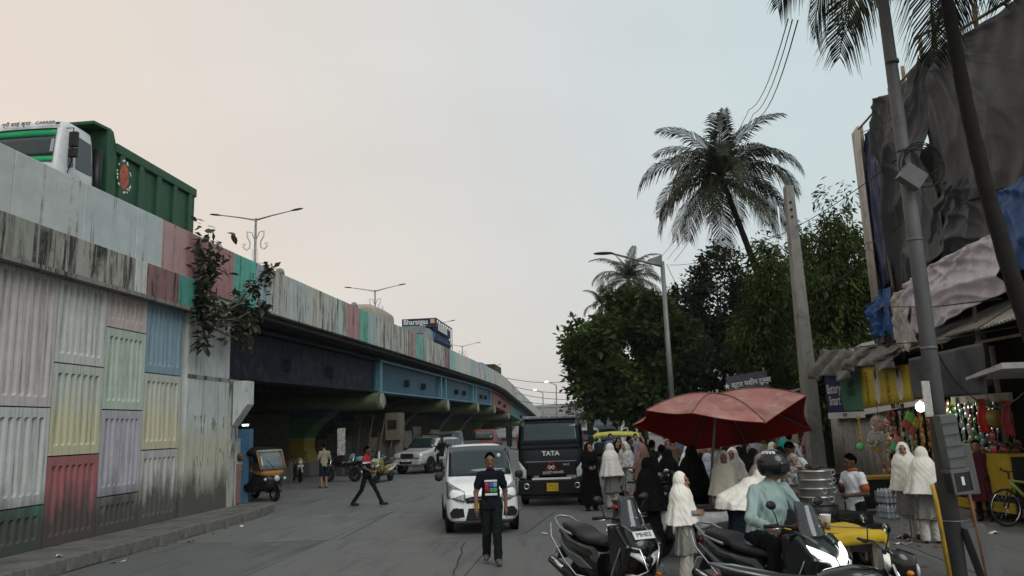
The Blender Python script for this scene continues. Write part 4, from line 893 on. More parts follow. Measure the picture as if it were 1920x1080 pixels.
def motorcycle(label, paint, seatm=None, big=True, name='motorcycle', plate_txt='MH 03', detail=True, tailup=0):
    T = thing(name, label, 'motorcycle'); SEAT = M('seat_black', (.028,.028,.030), .55, var=.2, scale=9, bump=.15, bscale=90)
    wheel(T,(0,-.70,.30),.30,.10,.66,6,'front_wheel',BPL); wheel(T,(0,.62,.30),.30,.12,.64,6,'rear_wheel',BPL)
    for s in (-1,1): MB().tube([(s*.085,-.70,.30),(s*.085,-.50,.92)],.022,8).build('fork_leg', CHROME, T)
    MB().torus((0,-.70,.30),.335,.05,14,8,axis='x',arc=(R(25),R(160))).build('front_fender', paint, T)
    yloft([(-.46,.07,.72,.84),(-.36,.14,.66,.88),(-.15,.165,.64,.90),(.05,.13,.64,.86),(.14,.09,.66,.82)],20,2.6).build('fuel_tank', paint, T)
    yloft([(.05,.10,.74,.80),(.2,.14,.72,.80),(.5,.14,.74,.83),(.85,.10,.80,.89),(.98,.05,.83,.88)],18,2.6).build('seat', SEAT, T)
    yloft([(.30,.13,.60,.74),(.6,.12,.64,.78),(.95,.06,.74,.84),(1.05,.03,.78,.83)],16,2.6).build('tail_cowl', paint, T)
    MB().box((0,-.08,.42),(.24,.40,.34)).build('engine', M('engine_grey',(.08,.08,.082),.45,.5), T, bevel=.05); MB().tube([(-.09,-.25,.40),(-.13,-.05,.22),(-.16,.4,.26),(-.17,.85,.40)],[.02,.025,.045,.05],10).build('exhaust', CHROME, T)
    MB().tube([(0,-.46,.84),(0,.1,.62),(0,.62,.36)],.03,8).build('frame', BPL, T)
    yloft([(-.72,.03,.74,.98),(-.68,.11,.72,1.0),(-.58,.13,.74,1.04),(-.48,.10,.82,1.04)],18,2.4).build('headlamp_cowl', paint, T); MB().ell((0,-.71,.85),(.085,.03,.07),12,8).build('headlamp', LENS, T)
    handlebar(T,-.46,1.04,.36,up=.02)
    for s in (-1,1): mirror(T,s,-.40,1.05,.25); MB().ell((s*.20,-.60,.86),(.045,.03,.022),8,5).build('indicator', AMBER, T)
    MB().ell((0,1.03,.80),(.06,.03,.035),10,6).build('tail_lamp', REDL, T); MB().prism([(.80,.72),(1.08,.40),(1.12,.40),(.92,.76)],-.07,.07,axis='x').build('rear_fender', BPL, T)
    plate(T,(0,1.13,.50),(R(-25),0,PI),plate_txt,.22,.11,WPL,.06); plate(T,(0,-.74,.70),(0,0,0),plate_txt,.24,.09,WPL,.06)
    MB().tube([(.13,.45,.80),(.14,.85,.88),(0,1.08,.92),(-.14,.85,.88),(-.13,.45,.80)],.014,8).build('grab_rail', M('rail_grey',(.22,.23,.24),.35,.6), T)
    return T

# ================================================================== right side of the street
def xf(y): return 7.2 + .14*y
CONC = M('pole_concrete', (.21,.205,.19), .9, var=.25, scale=3, bump=.3, bscale=20, dirt=.4, stretch=(1,1,.3)); GALV = M('galvanised_steel', (.16,.165,.165), .5, .5, var=.2, scale=4, stretch=(1,1,.3), dirt=.25)
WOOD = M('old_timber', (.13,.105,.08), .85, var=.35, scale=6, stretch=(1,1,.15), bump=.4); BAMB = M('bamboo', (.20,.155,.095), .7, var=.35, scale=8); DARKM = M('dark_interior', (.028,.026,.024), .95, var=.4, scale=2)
CORR = M('corrugated_sheet', (.36,.35,.325), .6, .05, var=.3, scale=3, stretch=(1,1,.25), dirt=.45, dirtcol=(.10,.075,.055)); RUSTY = M('rusty_roof_sheet', (.25,.235,.21), .75, .05, var=.4, scale=3, dirt=.55, dirtcol=(.07,.05,.038))
def corr(mb, p0, p1, h, amp=.03, pitch=.10, n=None):     # corrugated sheet standing from p0 to p1, height vector h
    p0, p1, h = Vector(p0), Vector(p1), Vector(h); d = p1-p0; L = d.length; nn = n or int(L/pitch*4); nrm = d.cross(h).normalized()
    def fn(a,b): return tuple(p0 + d*a + h*b + nrm*amp*math.sin(2*PI*a*L/pitch))
    return mb.grid(fn, nn, 1)
# concrete pole in front of the shops
cp = thing('concrete_pole', 'square grey concrete electricity pole behind the red umbrella', 'pole', (A(1535,905,24.9).x, 24.9, 0))
MB().box((0,0,4.85),(.50,.46,9.7),taper=(.58,.58)).build('shaft', CONC, cp, bevel=.03)
for k in range(3): MB().box((-.03,-.155,9.1-.25*k),(.07,.03,.07)).build('bolt_hole', INK, cp)
# street lamp on the right with outreach arm
def street_lamp(): pass
lp = A(1268,860,27); sl_ = thing('street_lamp', 'tall grey street lamp leaning over the road before the bushy tree', 'street lamp', (lp.x, 27, 0))
MB().tube([(0,0,0),(-.0,0,7.7)],[.105,.075],12).build('pole', GALV, sl_)
tip = A(1120,474,27)-Vector((lp.x,27,0)); arm = MB().tube([(0,0,7.55),(-.5,0,7.68),(tip.x+.5,0,tip.z-.04)],[.07,.05,.035],8).build('arm', GALV, sl_)
MB().prism([(0,7.62),(-.6,7.66),(-.5,7.80),(0,7.95)],-.03,.03,axis='y').build('bracket', GALV, sl_)
yl = MB().ell((tip.x+.22,0,tip.z-.03),(.38,.11,.055),14,8).build('lamp_head', BPL, sl_)
# steel pole at the right edge with boxes
base = G(1798,1092); ep = thing('electric_pole', 'thick tapered steel pole carrying grey meter boxes at the right', 'pole', (base.x, base.y, 0))
EPM = M('painted_steel_pole', (.105,.108,.11), .6, .2, var=.25, scale=2.5, stretch=(1,1,.3), dirt=.35)
topx = A(1657,20,base.y+.05); dx = (topx.x-base.x)/topx.z
MB().tube([(0,0,0),(dx*4.4,0,4.4),(dx*9.5,.06,9.5)],[.108,.094,.068],18).build('shaft', EPM, ep)
for z in (2.9,4.35,5.6,6.9): MB().lathe([(.108-.0044*z+.010,-.02),(.108-.0044*z+.010,.02)],18,(dx*z,0,z)).build('collar', EPM, ep)
BOXM = M('meter_box_grey', (.10,.108,.108), .5, .1, var=.12, scale=4, dirt=.3)
bx = link('meter_box', None, ep, (-.02,-.24,1.72), (0,R(-5),R(4))); bx.scale = (.85,.8,1)
MB().box((0,0,0),(.25,.20,.66)).build('box', BOXM, bx, bevel=.015)
for k in range(4): MB().box((0,-.128,.22-.14*k),(.27,.012,.006)).build('louvre', INK, bx)
MB().prism([(-.15,-.33),(.15,-.33),(.15,-.38),(-.15,-.38)],-.12,.12,axis='y').build('lower_rim', BOXM, bx)
MB().box((.0,-.02,-.50),(.29,.20,.24)).build('fuse_chamber', M('chamber_dark',(.03,.03,.03),.7), bx); 
for q in ((-.14,-.50),(.14,-.50)): MB().box((q[0],-.125,q[1]),(.03,.03,.26)).build('chamber_frame', BOXM, bx)
MB().box((0,-.125,-.62),(.31,.03,.03)).build('chamber_frame', BOXM, bx)
MB().box((.0,-.125,-.48),(.04,.02,.10)).build('fuse', WPRINT, bx)
b2 = MB().box((0,0,0),(.20,.16,.62)).build('second_box', BOXM, ep, (.25,-.02,1.36), (0,R(-4),R(-12)), bevel=.012)
for (x,c,r) in ((-.17,M('pipe_yellow',(.42,.27,.03),.5,var=.2,dirt=.4),.028),(.26,M('pipe_rust',(.16,.085,.045),.7,var=.3),.024)):
    MB().tube([(x-.02,-.18,0),(x-.08,-.19,1.0 if x<0 else .9),(x-.10,-.18,1.2 if x<0 else 1.1)],r,8).build('conduit', c, ep)
MB().box((-.16,-.12,2.25),(.10,.02,.45)).build('notice', M('paper_notice',(.38,.38,.36),.8,var=.25,scale=16), ep)
MB().torus((dx*.75,0,.75),.20,.008,16,6,axis='z').build('wire_band', GALV, ep)
pb = MB().box((0,0,.35),(.22,.2,.7)).build('prop_plate', EPM, ep, (.36,-.1,0), (0,R(-14),0))
# coil of cable and small box hung high on the pole
for k in range(6): MB().torus((dx*5.35+.16+random.uniform(-.05,.05),-.16+random.uniform(-.04,.04),5.35+random.uniform(-.08,.08)),.20+.02*k,.008,18,5,axis='y').build('cable_coil', INK, ep)
MB().box((-.05,-.24,5.15),(.30,.14,.24),(0,R(38),0)).build('junction_box', BOXM, ep)

# ------------------------------------------------------------------ shop row
SHOP = thing('shop_row', 'ramshackle row of roadside shops with patched sheet roof', 'shop')
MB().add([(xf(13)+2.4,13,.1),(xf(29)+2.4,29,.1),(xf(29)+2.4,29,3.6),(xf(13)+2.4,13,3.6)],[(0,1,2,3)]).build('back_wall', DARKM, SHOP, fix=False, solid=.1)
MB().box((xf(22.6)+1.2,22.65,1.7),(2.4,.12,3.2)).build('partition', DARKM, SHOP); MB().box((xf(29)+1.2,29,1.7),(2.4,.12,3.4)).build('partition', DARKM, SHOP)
MB().box((xf(13.2)+.55,13.35,1.5),(.9,.35,2.9)).build('wall_pier', M('plaster_wall',(.30,.28,.235),.9,var=.25,scale=2,bump=.4,bscale=12,dirt=.6,dirtcol=(.12,.105,.09)), SHOP, bevel=.03)
MB().box((xf(18)+1.2,18,.2),(2.6,10,.14),(0,0,-math.atan(.14))).build('shop_floor', PAVE, SHOP)
for y in (15.0,18.6,22.4): MB().tube([(xf(y)+.02,y,.15),(xf(y),y,3.3)],.05,8).build('shop_post', WOOD, SHOP)
# corrugated front of the closed shop
for k in range(4):
    y0 = 22.75+k*1.2; mb = MB(); corr(mb,(xf(y0)-.02+.03*(k%2),y0,.16),(xf(y0+1.17)-.02+.03*(k%2),y0+1.17,.16),(0,0,2.25+.05*k),.022,.11); mb.build('corrugated_sheet', CORR, SHOP, fix=False, solid=.004)
mb = MB(); corr(mb,(xf(22.1)-.1,21.6,.16),(xf(22.7)-.05,22.7,.16),(0,0,2.0),.022,.11); mb.build('corrugated_sheet', CORR, SHOP, fix=False, solid=.004)
# roofs: overlapping sheets, uneven
rr = random.Random(11)
for k in range(11):
    y0 = 12.6+k*1.5; z0 = 3.55+.05*rr.uniform(-1,1)-(.0 if y0 < 19 else .08); y1 = y0+1.75
    p0, p1 = (xf(y0)-.55+rr.uniform(-.15,.1),y0,z0+rr.uniform(-.05,.05)), (xf(y1)-.55+rr.uniform(-.15,.1),y1,z0+rr.uniform(-.05,.05))
    mb = MB(); corr(mb, p0, p1, (1.7,0,.95),.028,.13); mb.build('roof_sheet', RUSTY if k%3 else CORR, SHOP, fix=False, solid=.006)
TARP_G = M('tarp_grey', (.056,.063,.072), .55, var=.25, scale=3, bump=.6, bscale=9, stretch=(1,1,.6)); TARP_B = M('tarp_blue', (.025,.085,.24), .5, var=.3, scale=4, bump=.3, bscale=14); SHEET_L = M('sheet_lilac', (.54,.52,.57), .8, var=.15, scale=4, bump=.7, bscale=9, dirt=.3, dirtcol=(.18,.16,.15)); SHEET_W = M('sack_white', (.38,.37,.34), .8, var=.25, scale=5, bump=.5, bscale=18)
# crumpled plastic over the roof edge
for k,(u0,u1,v0,v1,Y) in enumerate(((1535,1610,655,708,24.5),(1600,1695,650,690,21))):
    def fn(a,b,k=k,u0=u0,u1=u1,v0=v0,v1=v1,Y=Y):
        p = A(u0+(u1-u0)*a, v0+(v1-v0)*b+4*math.sin(9*a+k), Y-2.6*a); return (p.x-.3*b+.10*math.sin(14*a+6*b), p.y, p.z+.035*math.sin(11*a*(1+b)+k)+.03*math.sin(23*b+9*a))
    MB().grid(fn,26,12).build('roof_cover', M('plastic_cover',(.13,.128,.12),.5,var=.35,scale=5,bump=.4,bscale=12), SHOP, fix=False, solid=.01)
# boarding above the stall: grey flap and frames
def flap(name, y0, y1, z0, z1, m, parent, off=-.1, amp=.04, fr=9, sag=0, nu=30, nv=14, seed=0):
    def fn(a,b):
        y = y0+(y1-y0)*a; z = z0+(z1-z0)*b + sag*math.sin(PI*a)*(1-b)*-1
        return (xf(y)+off+amp*math.sin(fr*a+2.5*b+seed)*(1-.6*b)+.4*amp*math.sin(2.7*fr*a-5*b+seed), y, z)
    return MB().grid(fn,nu,nv).build(name, m, parent, fix=False, solid=.006)
flap('shop_flap',13.6,17.2,2.35,3.25,TARP_G,SHOP,-.85,.05,7)
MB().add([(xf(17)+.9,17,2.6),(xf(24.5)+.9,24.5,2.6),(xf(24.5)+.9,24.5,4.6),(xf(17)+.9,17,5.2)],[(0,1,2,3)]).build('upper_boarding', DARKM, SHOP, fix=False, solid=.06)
MB().box((xf(15)-.02,15.6,2.30),(.06,2.6,.16),(0,0,-math.atan(.14))).build('light_valance', M('valance_cream',(.20,.18,.11),.7,var=.2), SHOP)
wf = MB().box((xf(14)-.3,14.0,3.35),(.05,1.5,.05)).build('window_bar', WOOD, SHOP); MB().box((xf(14.4)-.3,14.75,3.6),(.06,.06,.9)).build('window_bar', WOOD, SHOP)
aw = MB().prism([(13.0,2.75),(14.1,2.62),(14.1,2.67),(13.0,2.85)], xf(13.5)-.9, xf(13.5)+.2, axis='x').build('white_awning', M('awning_white',(.40,.40,.385),.6,var=.15,dirt=.3), SHOP)

# signs
def sign(label, ya, yb, za0, za1, zb0, zb1, m, off, strip=None, tag_=True):
    """hanging board between (ya) and (yb) along the shop front; z range at each end"""
    T = thing('shop_sign', label, 'sign')
    def P_(a,b,o=0): y = ya+(yb-ya)*a; return (xf(y)+off-o, y, (za0+(zb0-za0)*a)*(1-b)+(za1+(zb1-za1)*a)*b)
    MB().grid(lambda a,b: P_(a,b),8,4).build('board', m, T, fix=False, solid=.012)
    return T, P_
PUR = M('sign_purple', (.045,.038,.16), .5, var=.12); GRN = M('sign_green', (.07,.20,.13), .5, var=.12); YEL = M('banner_yellow', (.47,.36,.03), .6, var=.15, scale=3, dirt=.15, dirtcol=(.25,.2,.08))
ANG = math.atan2(-1,-.14)                                 # text runs towards the camera along the front
def on_sign(T, P_, a, b, body, size, m, bold=0, sx=1, o=.014):
    p = P_(a,b,o); return text(body, size, m, T, p, (R(90),0,ANG), bold=bold, sx=sx)
T, P_ = sign('purple and green battery shop sign beside the concrete pole', 26.6, 22.5, 1.95, 3.48, 1.97, 3.35, PUR, -.30)
mb = MB(); mb.poly([P_(.50,.16,.010),P_(1,.16,.010),P_(1,1,.010),P_(.46,1,.010),P_(.44,.5,.010)]); mb.build('green_panel', GRN, T, fix=False)
mb = MB(); mb.poly([P_(0,0,.011),P_(1,0,.011),P_(1,.13,.011),P_(0,.13,.011)]); mb.build('white_strip', WPRINT, T, fix=False)
on_sign(T,P_,.25,.64,'Battery',.44,WPRINT,.006,1.3); on_sign(T,P_,.25,.38,'Smart',.44,WPRINT,.006,1.3); on_sign(T,P_,.74,.68,'बॅटरी',.34,INK); on_sign(T,P_,.74,.52,'SMART',.30,INK); on_sign(T,P_,.5,.065,'98 920',.16,INK)
T, P_ = sign('yellow advertising banner with grey lettering over the packet stall', 22.2, 17.6, 2.22, 3.38, 2.36, 3.16, YEL, -.42)
mb = MB(); mb.poly([P_(0,-.14,.0),P_(1,-.14,.0),P_(1,0,.0),P_(0,0,.0)]); mb.build('white_strip', WPRINT, T, fix=False)
GOLD = M('banner_ink', (.22,.15,.02), .6); PALE = M('banner_pale', (.50,.48,.40), .6, var=.2)
for k,a in enumerate((.13,.50,.86)):
    q = on_sign(T,P_,a,.5,'मसाला',.36,GOLD,.004); q.rotation_euler = (R(90),R(-90),ANG); 
for a in (.31,.68):
    mb = MB(); c0 = [P_(a+.055*math.cos(t),.48+.42*math.sin(t),.012) for t in [2*PI*k/16 for k in range(16)]]; mb.poly(c0); mb.build('print_figure', PALE, T, fix=False)
    mb = MB(); c0 = [P_(a-.012+.018*math.cos(t),.80+.13*math.sin(t),.016) for t in [2*PI*k/12 for k in range(12)]]; mb.poly(c0); mb.build('print_head', INK, T, fix=False)
on_sign(T,P_,.6,-.07,'9820 172 040',.17,INK,.004,o=.006)
# dark board with Devanagari lettering, farther off
bd = thing('shop_sign', 'weathered dark board with white Devanagari lettering above the umbrella', 'sign', A(1402,722,26.5), R(-24))
MB().box((0,0,0),(1.36,.05,.78)).build('board', M('board_slate',(.075,.075,.10),.7,var=.3,scale=4,dirt=.3), bd); text('★ स्टार मशीन टूल्स', .24, WPRINT, bd, (0,-.03,.06), (R(90),0,0), bold=.004, sx=.86); text('9820 63 41', .15, WPRINT, bd, (.15,-.03,-.27), (R(90),0,0))
for s in (-1,1): MB().tube([(s*.6,.06,.5),(s*.6,.06,-3.2)],.03,6).build('sign_post', WOOD, bd)
bd.rotation_euler = (0,R(-7),R(-24))
mbw = thing('sheet_fence', 'old corrugated sheet fence running behind the crowd', 'fence')
for k in range(8):
    y0 = 27.6+k*1.5; mb = MB(); corr(mb,(xf(y0)-1.2,y0,.0),(xf(y0+1.45)-1.2,y0+1.45,.0),(0,0,2.1+.12*(k%3)),.022,.11); mb.build('corrugated_sheet', CORR if k%2 else RUSTY, mbw, fix=False, solid=.004)
rf = thing('sheet_roof', 'low sagging sheet roof beyond the dark signboard', 'roof')
for k in range(4):
    y0 = 28.5+k*1.6; mb = MB(); corr(mb,(xf(y0)-1.4,y0,2.9),(xf(y0+1.8)-1.4,y0+1.8,2.85),(3,0,.6),.03,.13); mb.build('roof_sheet', RUSTY, rf, fix=False, solid=.006)
for y in (28.6,34.6): MB().tube([(xf(y)-1.1,y,0),(xf(y)-1.1,y,2.9)],.06,6).build('post', WOOD, rf)

# ------------------------------------------------------------------ tarp-wrapped building
TB = thing('tarp_building', 'tall bamboo-framed building wrapped in dark grey tarpaulin at the right', 'building')
XB = -.28
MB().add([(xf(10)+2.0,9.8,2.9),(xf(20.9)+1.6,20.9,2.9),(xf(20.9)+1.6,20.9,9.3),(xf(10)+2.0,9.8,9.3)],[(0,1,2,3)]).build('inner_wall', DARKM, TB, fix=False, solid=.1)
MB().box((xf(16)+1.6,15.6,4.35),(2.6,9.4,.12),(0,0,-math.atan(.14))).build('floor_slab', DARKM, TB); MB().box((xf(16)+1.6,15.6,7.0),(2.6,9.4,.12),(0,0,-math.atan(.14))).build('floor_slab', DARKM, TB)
mb = MB(); corr(mb,(xf(20.15)+XB-.05,20.1,3.9),(xf(20.45)+XB+.02,20.75,3.9),(0,0,6.0),.03,.16); mb.build('corner_sheet', CORR, TB, fix=False, solid=.01)
MB().add([(xf(20.6)+XB,20.62,3.6),(xf(20.6)+XB+2.4,20.9,3.6),(xf(20.6)+XB+2.4,20.9,9.4),(xf(20.6)+XB,20.62,9.6)],[(0,1,2,3)]).build('end_sheet', TARP_G, TB, fix=False, solid=.02)
for k,(y,zt) in enumerate(((20.3,9.95),(19.3,9.95),(17.9,10.0),(16.9,10.1),(15.9,10.3),(15.2,10.45),(13.4,9.6))):
    MB().tube([(xf(y)+XB+.12,y,3.4 if y > 18 else 4.4),(xf(y)+XB+.05,y+.02,7),(xf(y)+XB+.10,y+rr.uniform(-.1,.1),zt)],.045,7).build('bamboo_upright', BAMB, TB)
MB().tube([(xf(20.3)+XB-.02,20.3,9.82),(xf(17)+XB-.02,17,9.70),(xf(15)+XB,15,9.62),(xf(12)+XB,12,8.9)],.03,6).build('bamboo_rail', BAMB, TB)
MB().tube([(xf(15.2)+XB-.1,15.5,10.05),(xf(14.4)+XB-.1,14.8,9.85)],.035,6).build('bamboo_cross', BAMB, TB)
def tarp(label, y0, y1, zt, zb, m, off, folds, name='tarpaulin', nu=130, nv=110, seed=0, swag=.5, pins=()):
    """hanging cloth: zt/zb give the top and bottom edge as functions of a; folds radiate from pins"""
    def fn(a,b):
        y = y0+(y1-y0)*a; z = zt(a)*(1-b)+zb(a)*b
        d = .03*math.sin(5*a+3*b+seed); cz = lambda q: (1-abs(math.sin(q)))**1.5
        for (pa,pb,am,fq) in pins:                        # swag folds hanging between pinned points
            ra = math.hypot((a-pa)*1.3, b-pb)+.04; th = math.atan2(a-pa, b-pb+.02)
            d += 1.0*am*cz(.6*fq*th+2*ra+seed)*math.exp(-ra*1.1)*min(1,ra*4) + .25*am*cz(1.4*fq*th+5*ra)*math.exp(-ra*1.6)*min(1,ra*4)
        d += folds*.9*cz(9*a+1.6*math.sin(4*b+seed)+seed)*(.3+.7*b) + .35*folds*math.sin(37*a+5*b+3*math.sin(6*b))
        cat = (b - .9*abs(a-.5)**2*2)
        d += swag*.15*cz(5.5*cat+1.3*a+seed+.5*math.sin(7*a))+swag*.055*cz(14*cat+4*a+2*math.sin(5*a))*math.exp(-((a-.45)/.4)**2)
        return (xf(y)+off-d-.25*math.sin(PI*min(1,b))*.4, y, z)
    o = MB().grid(fn,nu,nv).build(name, m, None, fix=False, solid=.008); tag(o, label, 'tarpaulin'); return o
tarp('big dark grey tarpaulin sagging in folds over the building front', 18.15, 15.2, lambda a: 9.78-.25*a-.16*math.sin(PI*a), lambda a: 5.15-.25*math.sin(PI*a)+.15*a, TARP_G, XB-.1, .035, seed=1, swag=1.6, pins=((0,0,.10,9),(1,0,.16,12),(.55,.45,.10,8)))
tarp('dark grey tarpaulin with radiating pleats at the right edge of the building', 15.25, 10.2, lambda a: 9.55-1.1*a-.18*math.sin(PI*a), lambda a: 6.1-.6*a, TARP_G, XB-.14, .06, seed=3, swag=.3, pins=((.02,0,.20,16),))
tarp('grey tarpaulin lower hem under the coconut trunk', 15.9, 13.3, lambda a: 6.6, lambda a: 5.0-.1*a, TARP_G, XB-.05, .05, seed=5, swag=.8, pins=((.7,0,.16,10),))
tarp('bright blue tarpaulin hanging beside the coconut trunk', 12.95, 10.6, lambda a: 5.75+.1*a, lambda a: 4.35-.1*a, TARP_B, XB-.22, .06, nu=50, nv=50, seed=2, swag=.3, pins=((0,0,.12,9),))
tarp('dark blue tarpaulin in the open bay by the corner sheet', 20.3, 18.7, lambda a: 9.7-.1*a, lambda a: 5.2+.5*a, M('tarp_navy',(.022,.040,.115),.5,var=.3), XB+.18, .06, nu=40, nv=50, seed=4, swag=.3, pins=((.2,0,.12,8),))
tarp('black plastic sheet knotted in the open bay', 19.3, 17.7, lambda a: 9.6, lambda a: 4.7-.3*a, M('tarp_black',(.022,.022,.024),.4,var=.3), XB+.22, .07, nu=40, nv=50, seed=9, swag=.3, pins=((.6,.1,.15,9),))
tarp('lilac bed sheet hung below the grey tarpaulin', 17.6, 12.9, lambda a: 5.05+.1*a, lambda a: 3.85-.05*math.sin(7*a)+.25*a*a, SHEET_L, XB-.2, .045, name='hanging_sheet', nu=90, nv=40, seed=6, swag=.9, pins=((.35,0,.10,9),(.8,0,.10,9)))
tarp('white sacking hanging beside the steel pole', 18.3, 17.2, lambda a: 4.9, lambda a: 3.55+.1*math.sin(9*a), SHEET_W, XB-.25, .05, name='hanging_sack', nu=40, nv=40, seed=7, swag=.5, pins=((.5,0,.08,7),))
tarp('blue plastic strip hanging behind the steel pole', 18.75, 18.25, lambda a: 5.1, lambda a: 3.8, TARP_B, XB-.3, .05, name='hanging_strip', nu=20, nv=40, seed=8, swag=.3)
tarp('crumpled blue tarpaulin bundle over the bamboo stack', 19.9, 18.8, lambda a: 4.9+.2*a, lambda a: 4.2-.25*math.sin(PI*a), TARP_B, XB-.25, .12, nu=40, nv=40, seed=10, swag=.9, pins=((.3,0,.2,7),))
bs = thing('bamboo_stack', 'upright stack of thin bamboo sticks on the shop roof', 'bamboo', (xf(19.6)-.1,19.6,3.65))
for k in range(34):
    x, y = rr.uniform(-.3,.5), rr.uniform(-1.1,1.0); h = rr.uniform(.7,1.55)
    MB().tube([(x,y,-.1),(x+rr.uniform(-.12,.12),y+rr.uniform(-.35,.35),h)],[.022,.012],5).build('stick', BAMB, bs)
for k,(u0,v0,u1,v1,Y) in enumerate(((1610,650,1920,610,19),(1615,460,1690,420,19.6),(1612,250,1700,200,20),(1620,575,1880,560,18))):
    tag(MB().tube([A(u0,v0,Y), A((u0+u1)/2,(v0+v1)/2+8,Y-3.2), A(u1,v1,Y-6.2)],.011,5).build('clothes_line', INK, None), ('thin line strung below the lilac sheet','thin line across the open bay','thin line along the top of the tarpaulin','thin line behind the steel pole at sheet height')[k], 'wire')

# ================================================================== vegetation
def leaf_mat(name, dark, light, trans=.25):
    m, t, b = newmat(name); MATS[name] = m
    g_ = N(t, 'ShaderNodeNewGeometry'); n = noise(t, .9, 3, .5)
    c = mixc(t, ramp(t, g_.outputs['Random Per Island'], 0, 1), dark, light); c = mixc(t, ramp(t, n.outputs[0], .35, .65), c, tuple(x*.6 for x in dark)); 
    t.links.new(c, b.inputs['Base Color']); b.inputs['Roughness'].default_value = .55; b.inputs['Specular IOR Level'].default_value = .12
    tr_ = N(t, 'ShaderNodeBsdfTranslucent'); t.links.new(c, tr_.inputs[0]); ms = N(t, 'ShaderNodeMixShader'); ms.inputs[0].default_value = trans
    out = t.nodes['Material Output']; t.links.new(b.outputs[0], ms.inputs[1]); t.links.new(tr_.outputs[0], ms.inputs[2]); t.links.new(ms.outputs[0], out.inputs[0])
    return m
BARK = M('bark', (.09,.075,.06), .9, var=.4, scale=5, stretch=(1,1,.3), bump=.8, bscale=14)
def leaves_mesh(name, C, size, mat, rng, droop=0, aspect=.5, out=None):
    """one folded quad pair per leaf at the points C"""
    n = len(C); a = rng.uniform(0,2*PI,n); el = rng.normal(-.2-droop,.55,n); s_ = size*rng.uniform(.6,1.3,n)
    d = np.stack([np.cos(a)*np.cos(el), np.sin(a)*np.cos(el), np.sin(el)],1)
    if out is not None: d = d*.75+out*.6; d /= np.linalg.norm(d,axis=1)[:,None]
    up = rng.normal(0,.5,(n,3)); up[:,2] += 1; sd = np.cross(d,up); sd /= np.linalg.norm(sd,axis=1)[:,None]; nr = np.cross(sd,d)
    L = s_[:,None]; p0 = C; p1 = C+d*L*.5+sd*L*aspect*.5+nr*L*.06; p2 = C+d*L; p3 = C+d*L*.5-sd*L*aspect*.5+nr*L*.06
    V = np.stack([p0,p1,p2,p3],1).reshape(-1,3); F = np.arange(4*n).reshape(n,4)
    return raw_mesh(name, V, F, mat)
def crown_points(rng, lobes, n, shell=.55):
    P_ = []; O = []
    tot = sum(l[3]*l[4]*l[5] for l in lobes)
    for (x,y,z,a,b,c) in lobes:
        k = int(n*(a*b*c)/tot)+1; v = rng.normal(0,1,(k,3)); v /= np.linalg.norm(v,axis=1)[:,None]
        r = shell+(1-shell)*rng.uniform(0,1,k)**.6; r *= 1+.10*np.sin(5*v[:,0]*3+x)+.08*np.sin(7*v[:,2]*2+y*3)
        P_.append(np.array([x,y,z])+v*r[:,None]*np.array([a,b,c])); O.append(v)
    return np.concatenate(P_), np.concatenate(O)
def clump(rng, P_, O, per, spread):                       # turn each point into a small spray of leaves
    C = np.repeat(P_,per,0)+rng.normal(0,spread,(len(P_)*per,3)); return C, np.repeat(O,per,0)
def tree(label, base, trunk_pts, lobes, nclump, per, size, mat, seed, name='tree', group=None, aspect=.5, droop=0, spread=.16, shell=.55, tr=.22, inner=None, sublobes=0):
    rng = np.random.default_rng(seed); T = thing(name, label, 'tree', base, 0, group)
    tk = MB(); n = len(trunk_pts); tk.tube(trunk_pts, [tr*(1-.6*i/(n-1)) for i in range(n)], 10).build('trunk', BARK, T)
    for (x,y,z,a,b,c) in lobes[:9]:
        t = Vector(trunk_pts[-1]); s0 = Vector(trunk_pts[-2]); q = Vector((x,y,z)); MB().tube([s0, s0.lerp(q,.5)+Vector((0,0,-.15)), q],[tr*.4,tr*.25,tr*.06],6).build('branch', BARK, T)
    sub_ = []
    for (x,y,z,a,b,c) in lobes:
        for q in range(sublobes):
            d = rng.normal(0,1,3); d /= np.linalg.norm(d); f_ = rng.uniform(.34,.5); sub_.append((x+d[0]*a*.72,y+d[1]*b*.72,z+d[2]*c*.72,a*f_,b*f_,c*f_))
    P_, O = crown_points(rng, sub_ or lobes, nclump, shell); C, O2 = clump(rng, P_, O, per, spread)
    link('crown', leaves_mesh('crown', C, size, mat, rng, droop, aspect, O2), T); return T
LEAF_A = leaf_mat('leaf_bright', (.040,.072,.020), (.105,.150,.044), .38); LEAF_D = leaf_mat('leaf_dark', (.016,.026,.014), (.038,.054,.025)); LEAF_C = leaf_mat('leaf_ashoka', (.036,.062,.016), (.105,.135,.028), .35); LEAF_F = leaf_mat('leaf_fig', (.045,.050,.033), (.115,.118,.080)); PALMG = leaf_mat('palm_leaflet', (.022,.028,.013), (.060,.066,.028), .15); LEAF_H = leaf_mat('leaf_far_hazed', (.07,.085,.055), (.12,.13,.09))  # LEAF_H greens are paled, distance haze put into the colour
# broad bushy tree in the middle distance (almond-like, rounded)
c = A(1170,690,39); B = Vector((c.x+.6,39,0))
def rel(u,v,Y,B): p = A(u,v,Y); return (p.x-B.x, p.y-B.y, p.z)
lob = []
for (u,v,ru,rv,dy) in ((1180,625,88,72,0),(1115,655,52,58,-.6),(1235,610,55,50,.6),(1250,690,60,72,.2),(1140,720,62,52,-.5),(1195,745,50,46,-1.0),(1205,595,50,42,-.3),(1100,690,36,40,.2),(1275,650,40,55,1.0)):
    x,y,z = rel(u,v,39+dy,B); k = 39/1440; lob.append((x,y,z,ru*k,1.5,rv*k))
tree('broad bushy tree with dense bright green crown behind the street lamp', B, [(0,0,0),(.1,0,1.2),(.0,.1,2.4),(-.3,0,3.6)], lob, 1500, 18, .34, LEAF_A, 1, aspect=.62, spread=.16, sublobes=9, shell=.6)
